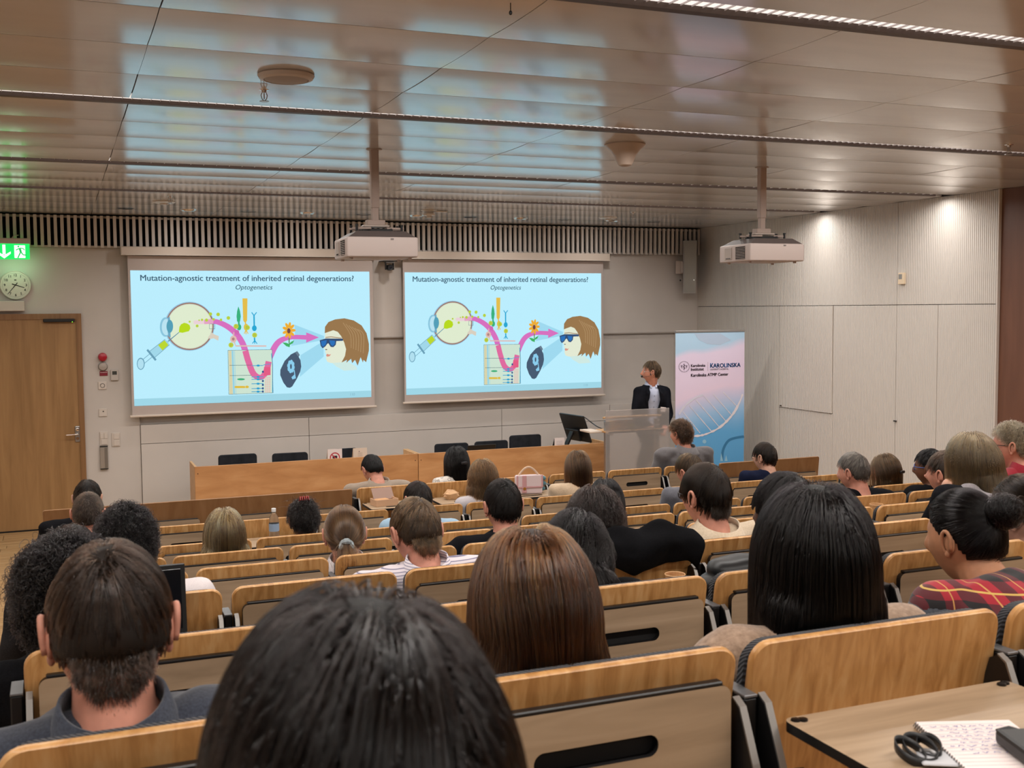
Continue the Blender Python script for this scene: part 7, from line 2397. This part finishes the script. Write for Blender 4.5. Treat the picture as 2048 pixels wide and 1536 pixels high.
# pink and white handbag
q = px(1058, 980, ROWS['H'] - 0.17)
e = empty('handbag', (q.x, ROWS['H'] - 0.16, SEATS[('H', 4)].location.z + tz), R(-10))
tag(e, 'small white and pink handbag with arched handle on a front-row tablet', 'handbag')
mwb = mat('bag_white', (226, 206, 210), 0.5); mpb = mat('bag_pink', (206, 156, 160), 0.5); mtb = mat('bag_tan', (206, 176, 150), 0.5)
MB().rbox((0, 0, 0.075), (0.215, 0.085, 0.15), 0.014).build('bag_body', mwb, e)
MB().rbox((0, -0.046, 0.105), (0.22, 0.008, 0.10), 0.006).build('flap', mwb, e)
for sx in (-1, 1):
    MB().rbox((sx * 0.102, -0.051, 0.105), (0.014, 0.005, 0.10), 0.002, 1).build('flap_border', mpb, e)
MB().rbox((0, -0.051, 0.059), (0.215, 0.005, 0.013), 0.002, 1).build('flap_border', mpb, e)
MB().rbox((-0.045, -0.053, 0.085), (0.035, 0.007, 0.14), 0.003, 1).build('strap', mpb, e)
MB().tube([(-0.085 + 0.17 * i / 14, 0, 0.145 + 0.07 * math.sin(PI * i / 14)) for i in range(15)], 0.0085, 10).build('handle', mtb, e, True)
MB().lathe([(0.012, -0.058), (0.012, -0.062)], (-0.045, 0, 0.05), 'y', 14).build('clasp', mat('brass', (190, 140, 70), 0.3, 0.9), e)
q = px(1079, 986, ROWS['H'] - 0.14)
b = MB()
for i in range(7):
    b.ball((0.02 * math.cos(i * 2.1), 0.018 * math.sin(i * 1.7), 0.03 + 0.014 * i), (0.036, 0.03, 0.022), 10, 8)
o = b.build('teal_scarf', fabric('teal_cloth', (70, 112, 124), (96, 140, 152), 120), None, 'all'); o.location = (q.x + 0.0, ROWS['H'] - 0.13, SEATS[('H', 4)].location.z + tz)
tag(o, 'bunched teal scarf beside the pink handbag', 'scarf')

# black bag hanging at the aisle end of the seats
q = px(22, 1385, 2.15)
e = empty('shoulder_bag', (q.x - 0.06, 2.18, 0.70)); tag(e, 'black bag hanging at the aisle end beside the seat post', 'bag')
b = MB()
b.ball((0, 0.02, 0.30), (0.075, 0.15, 0.25), 20, 14); b.ball((0.005, 0.06, 0.50), (0.055, 0.10, 0.10), 16, 10); b.ball((0.02, -0.02, 0.46), (0.045, 0.07, 0.12), 16, 10)
JOBS.clear()
def wrk(co, no):
    x, y, z = co.T
    return co + no * (0.010 * np.sin(40 * z + 10 * np.sin(15 * y)) * np.cos(20 * y))[:, None]
job('bag_body', b, 0.009, 3, fabric('bag_black', (10, 10, 12), (22, 22, 25), 180), e, wrk)
run_jobs()
MB().tube([(0.0, -0.05, 0.5), (0.04, -0.02, 0.66), (0.09, 0.06, 0.72), (0.05, 0.12, 0.60), (0.0, 0.10, 0.5)], 0.008, 8).build('strap', m_black, e, True)

# notebook, pen, phone case and lanyard on the nearest folded-down tablet
sA = SEATS[('A', 0)].location
zt = sA.z + tz
def tab(u, v):
    return pz(u, v, zt)
c0, c1 = tab(1895, 1480), tab(2048, 1445)
e = empty('spiral_notebook', tab(1985, 1505), R(-20)); tag(e, 'open ruled notebook with blue handwriting on the near tablet', 'notebook')
for i in range(4):
    MB().rbox((0, 0, 0.0015 + 0.0022 * i), (0.15 - 0.001 * i, 0.20, 0.002), 0.0006, 1).build('page_block', m_paper if i == 3 else m_paper2, e)
mbl = mat('blue_ink', (92, 96, 170), 0.7); mln = mat('rule_line', (206, 186, 190), 0.7)
b = MB()
for i in range(14):
    b.span((-0.068, 0.085 - i * 0.0125, 0.0092), (0.068, 0.0856 - i * 0.0125, 0.0094))
b.build('ruled_lines', mln, e)
b = MB(); rw = random.Random(12)
for i in range(0, 9):
    x = -0.060 + 0.01 * (i % 3)
    while x < 0.045 - 0.02 * (i % 2):
        w_ = rw.uniform(0.006, 0.016)
        n = 6
        pts = [(x + w_ * t / n, 0.078 - i * 0.0125 + rw.uniform(-0.003, 0.003)) for t in range(n + 1)]
        for qd in stroke(pts, 0.0011):
            b.add([(p_[0], p_[1], 0.0096) for p_ in qd], [(0, 1, 2, 3)])
        x += w_ + rw.uniform(0.003, 0.008)
b.build('handwriting', mbl, e)
MB().tube([v for i in range(26) for v in ((-0.078, 0.095 - i * 0.0075, 0.004), (-0.074, 0.0935 - i * 0.0075, 0.011))], 0.0008, 5).build('spiral_wire', m_grey, e)
p0, p1 = tab(1992, 1480), tab(2060, 1492)
b = MB(); b.tube([(p0.x, p0.y, zt + 0.015), (p0.x + 0.02, p0.y - 0.004, zt + 0.0155), (p1.x, p1.y, zt + 0.0165)], [0.002, 0.0045, 0.0045], 10)
tag(b.build('ballpoint_pen', m_black, None, True), 'black ballpoint pen lying across the notebook', 'pen')
pc = tab(2052, 1525)
tag(MB().rbox((pc.x + 0.02, pc.y - 0.01, zt + 0.022), (0.09, 0.10, 0.022), 0.006, 2, rotz(R(-18))).build('phone_case', m_black), 'black case at the bottom right corner on the notebook', 'phone case')
e = empty('lanyard', tab(1840, 1515)); tag(e, 'black lanyard with clear badge holder coiled on the near tablet', 'lanyard')
b = MB()
for (ox_, rr_, ph) in ((-0.018, 0.022, 0.0), (0.0, 0.026, 0.6), (0.016, 0.020, 1.2)):
    n = 26
    vs = []; fs = []
    for i in range(n):
        t = 2 * PI * i / n
        c_ = Vector((ox_ + rr_ * math.cos(t) * 0.8, rr_ * 1.2 * math.sin(t + ph * 0.2), 0.012 + 0.008 * math.sin(t + ph)))
        vs += [c_ + Vector((0, 0, -0.0065)), c_ + Vector((0, 0, 0.0065))]
    for i in range(n):
        j = (i + 1) % n
        fs.append((2 * i, 2 * j, 2 * j + 1, 2 * i + 1))
    b.add(vs, fs)
o = b.build('ribbon', m_black, e, 'all')
md = o.modifiers.new('t', 'SOLIDIFY'); md.thickness = 0.0016
MB().rbox((0.02, -0.03, 0.006), (0.075, 0.05, 0.004), 0.002, 1, rotz(R(-30))).build('badge_holder', mat('badge_film', (196, 196, 200), 0.2), e)
MB().tube([(-0.002, -0.002, 0.012), (0.006, -0.012, 0.014), (0.012, -0.018, 0.010)], 0.003, 8).build('metal_hook', m_steel, e, True)
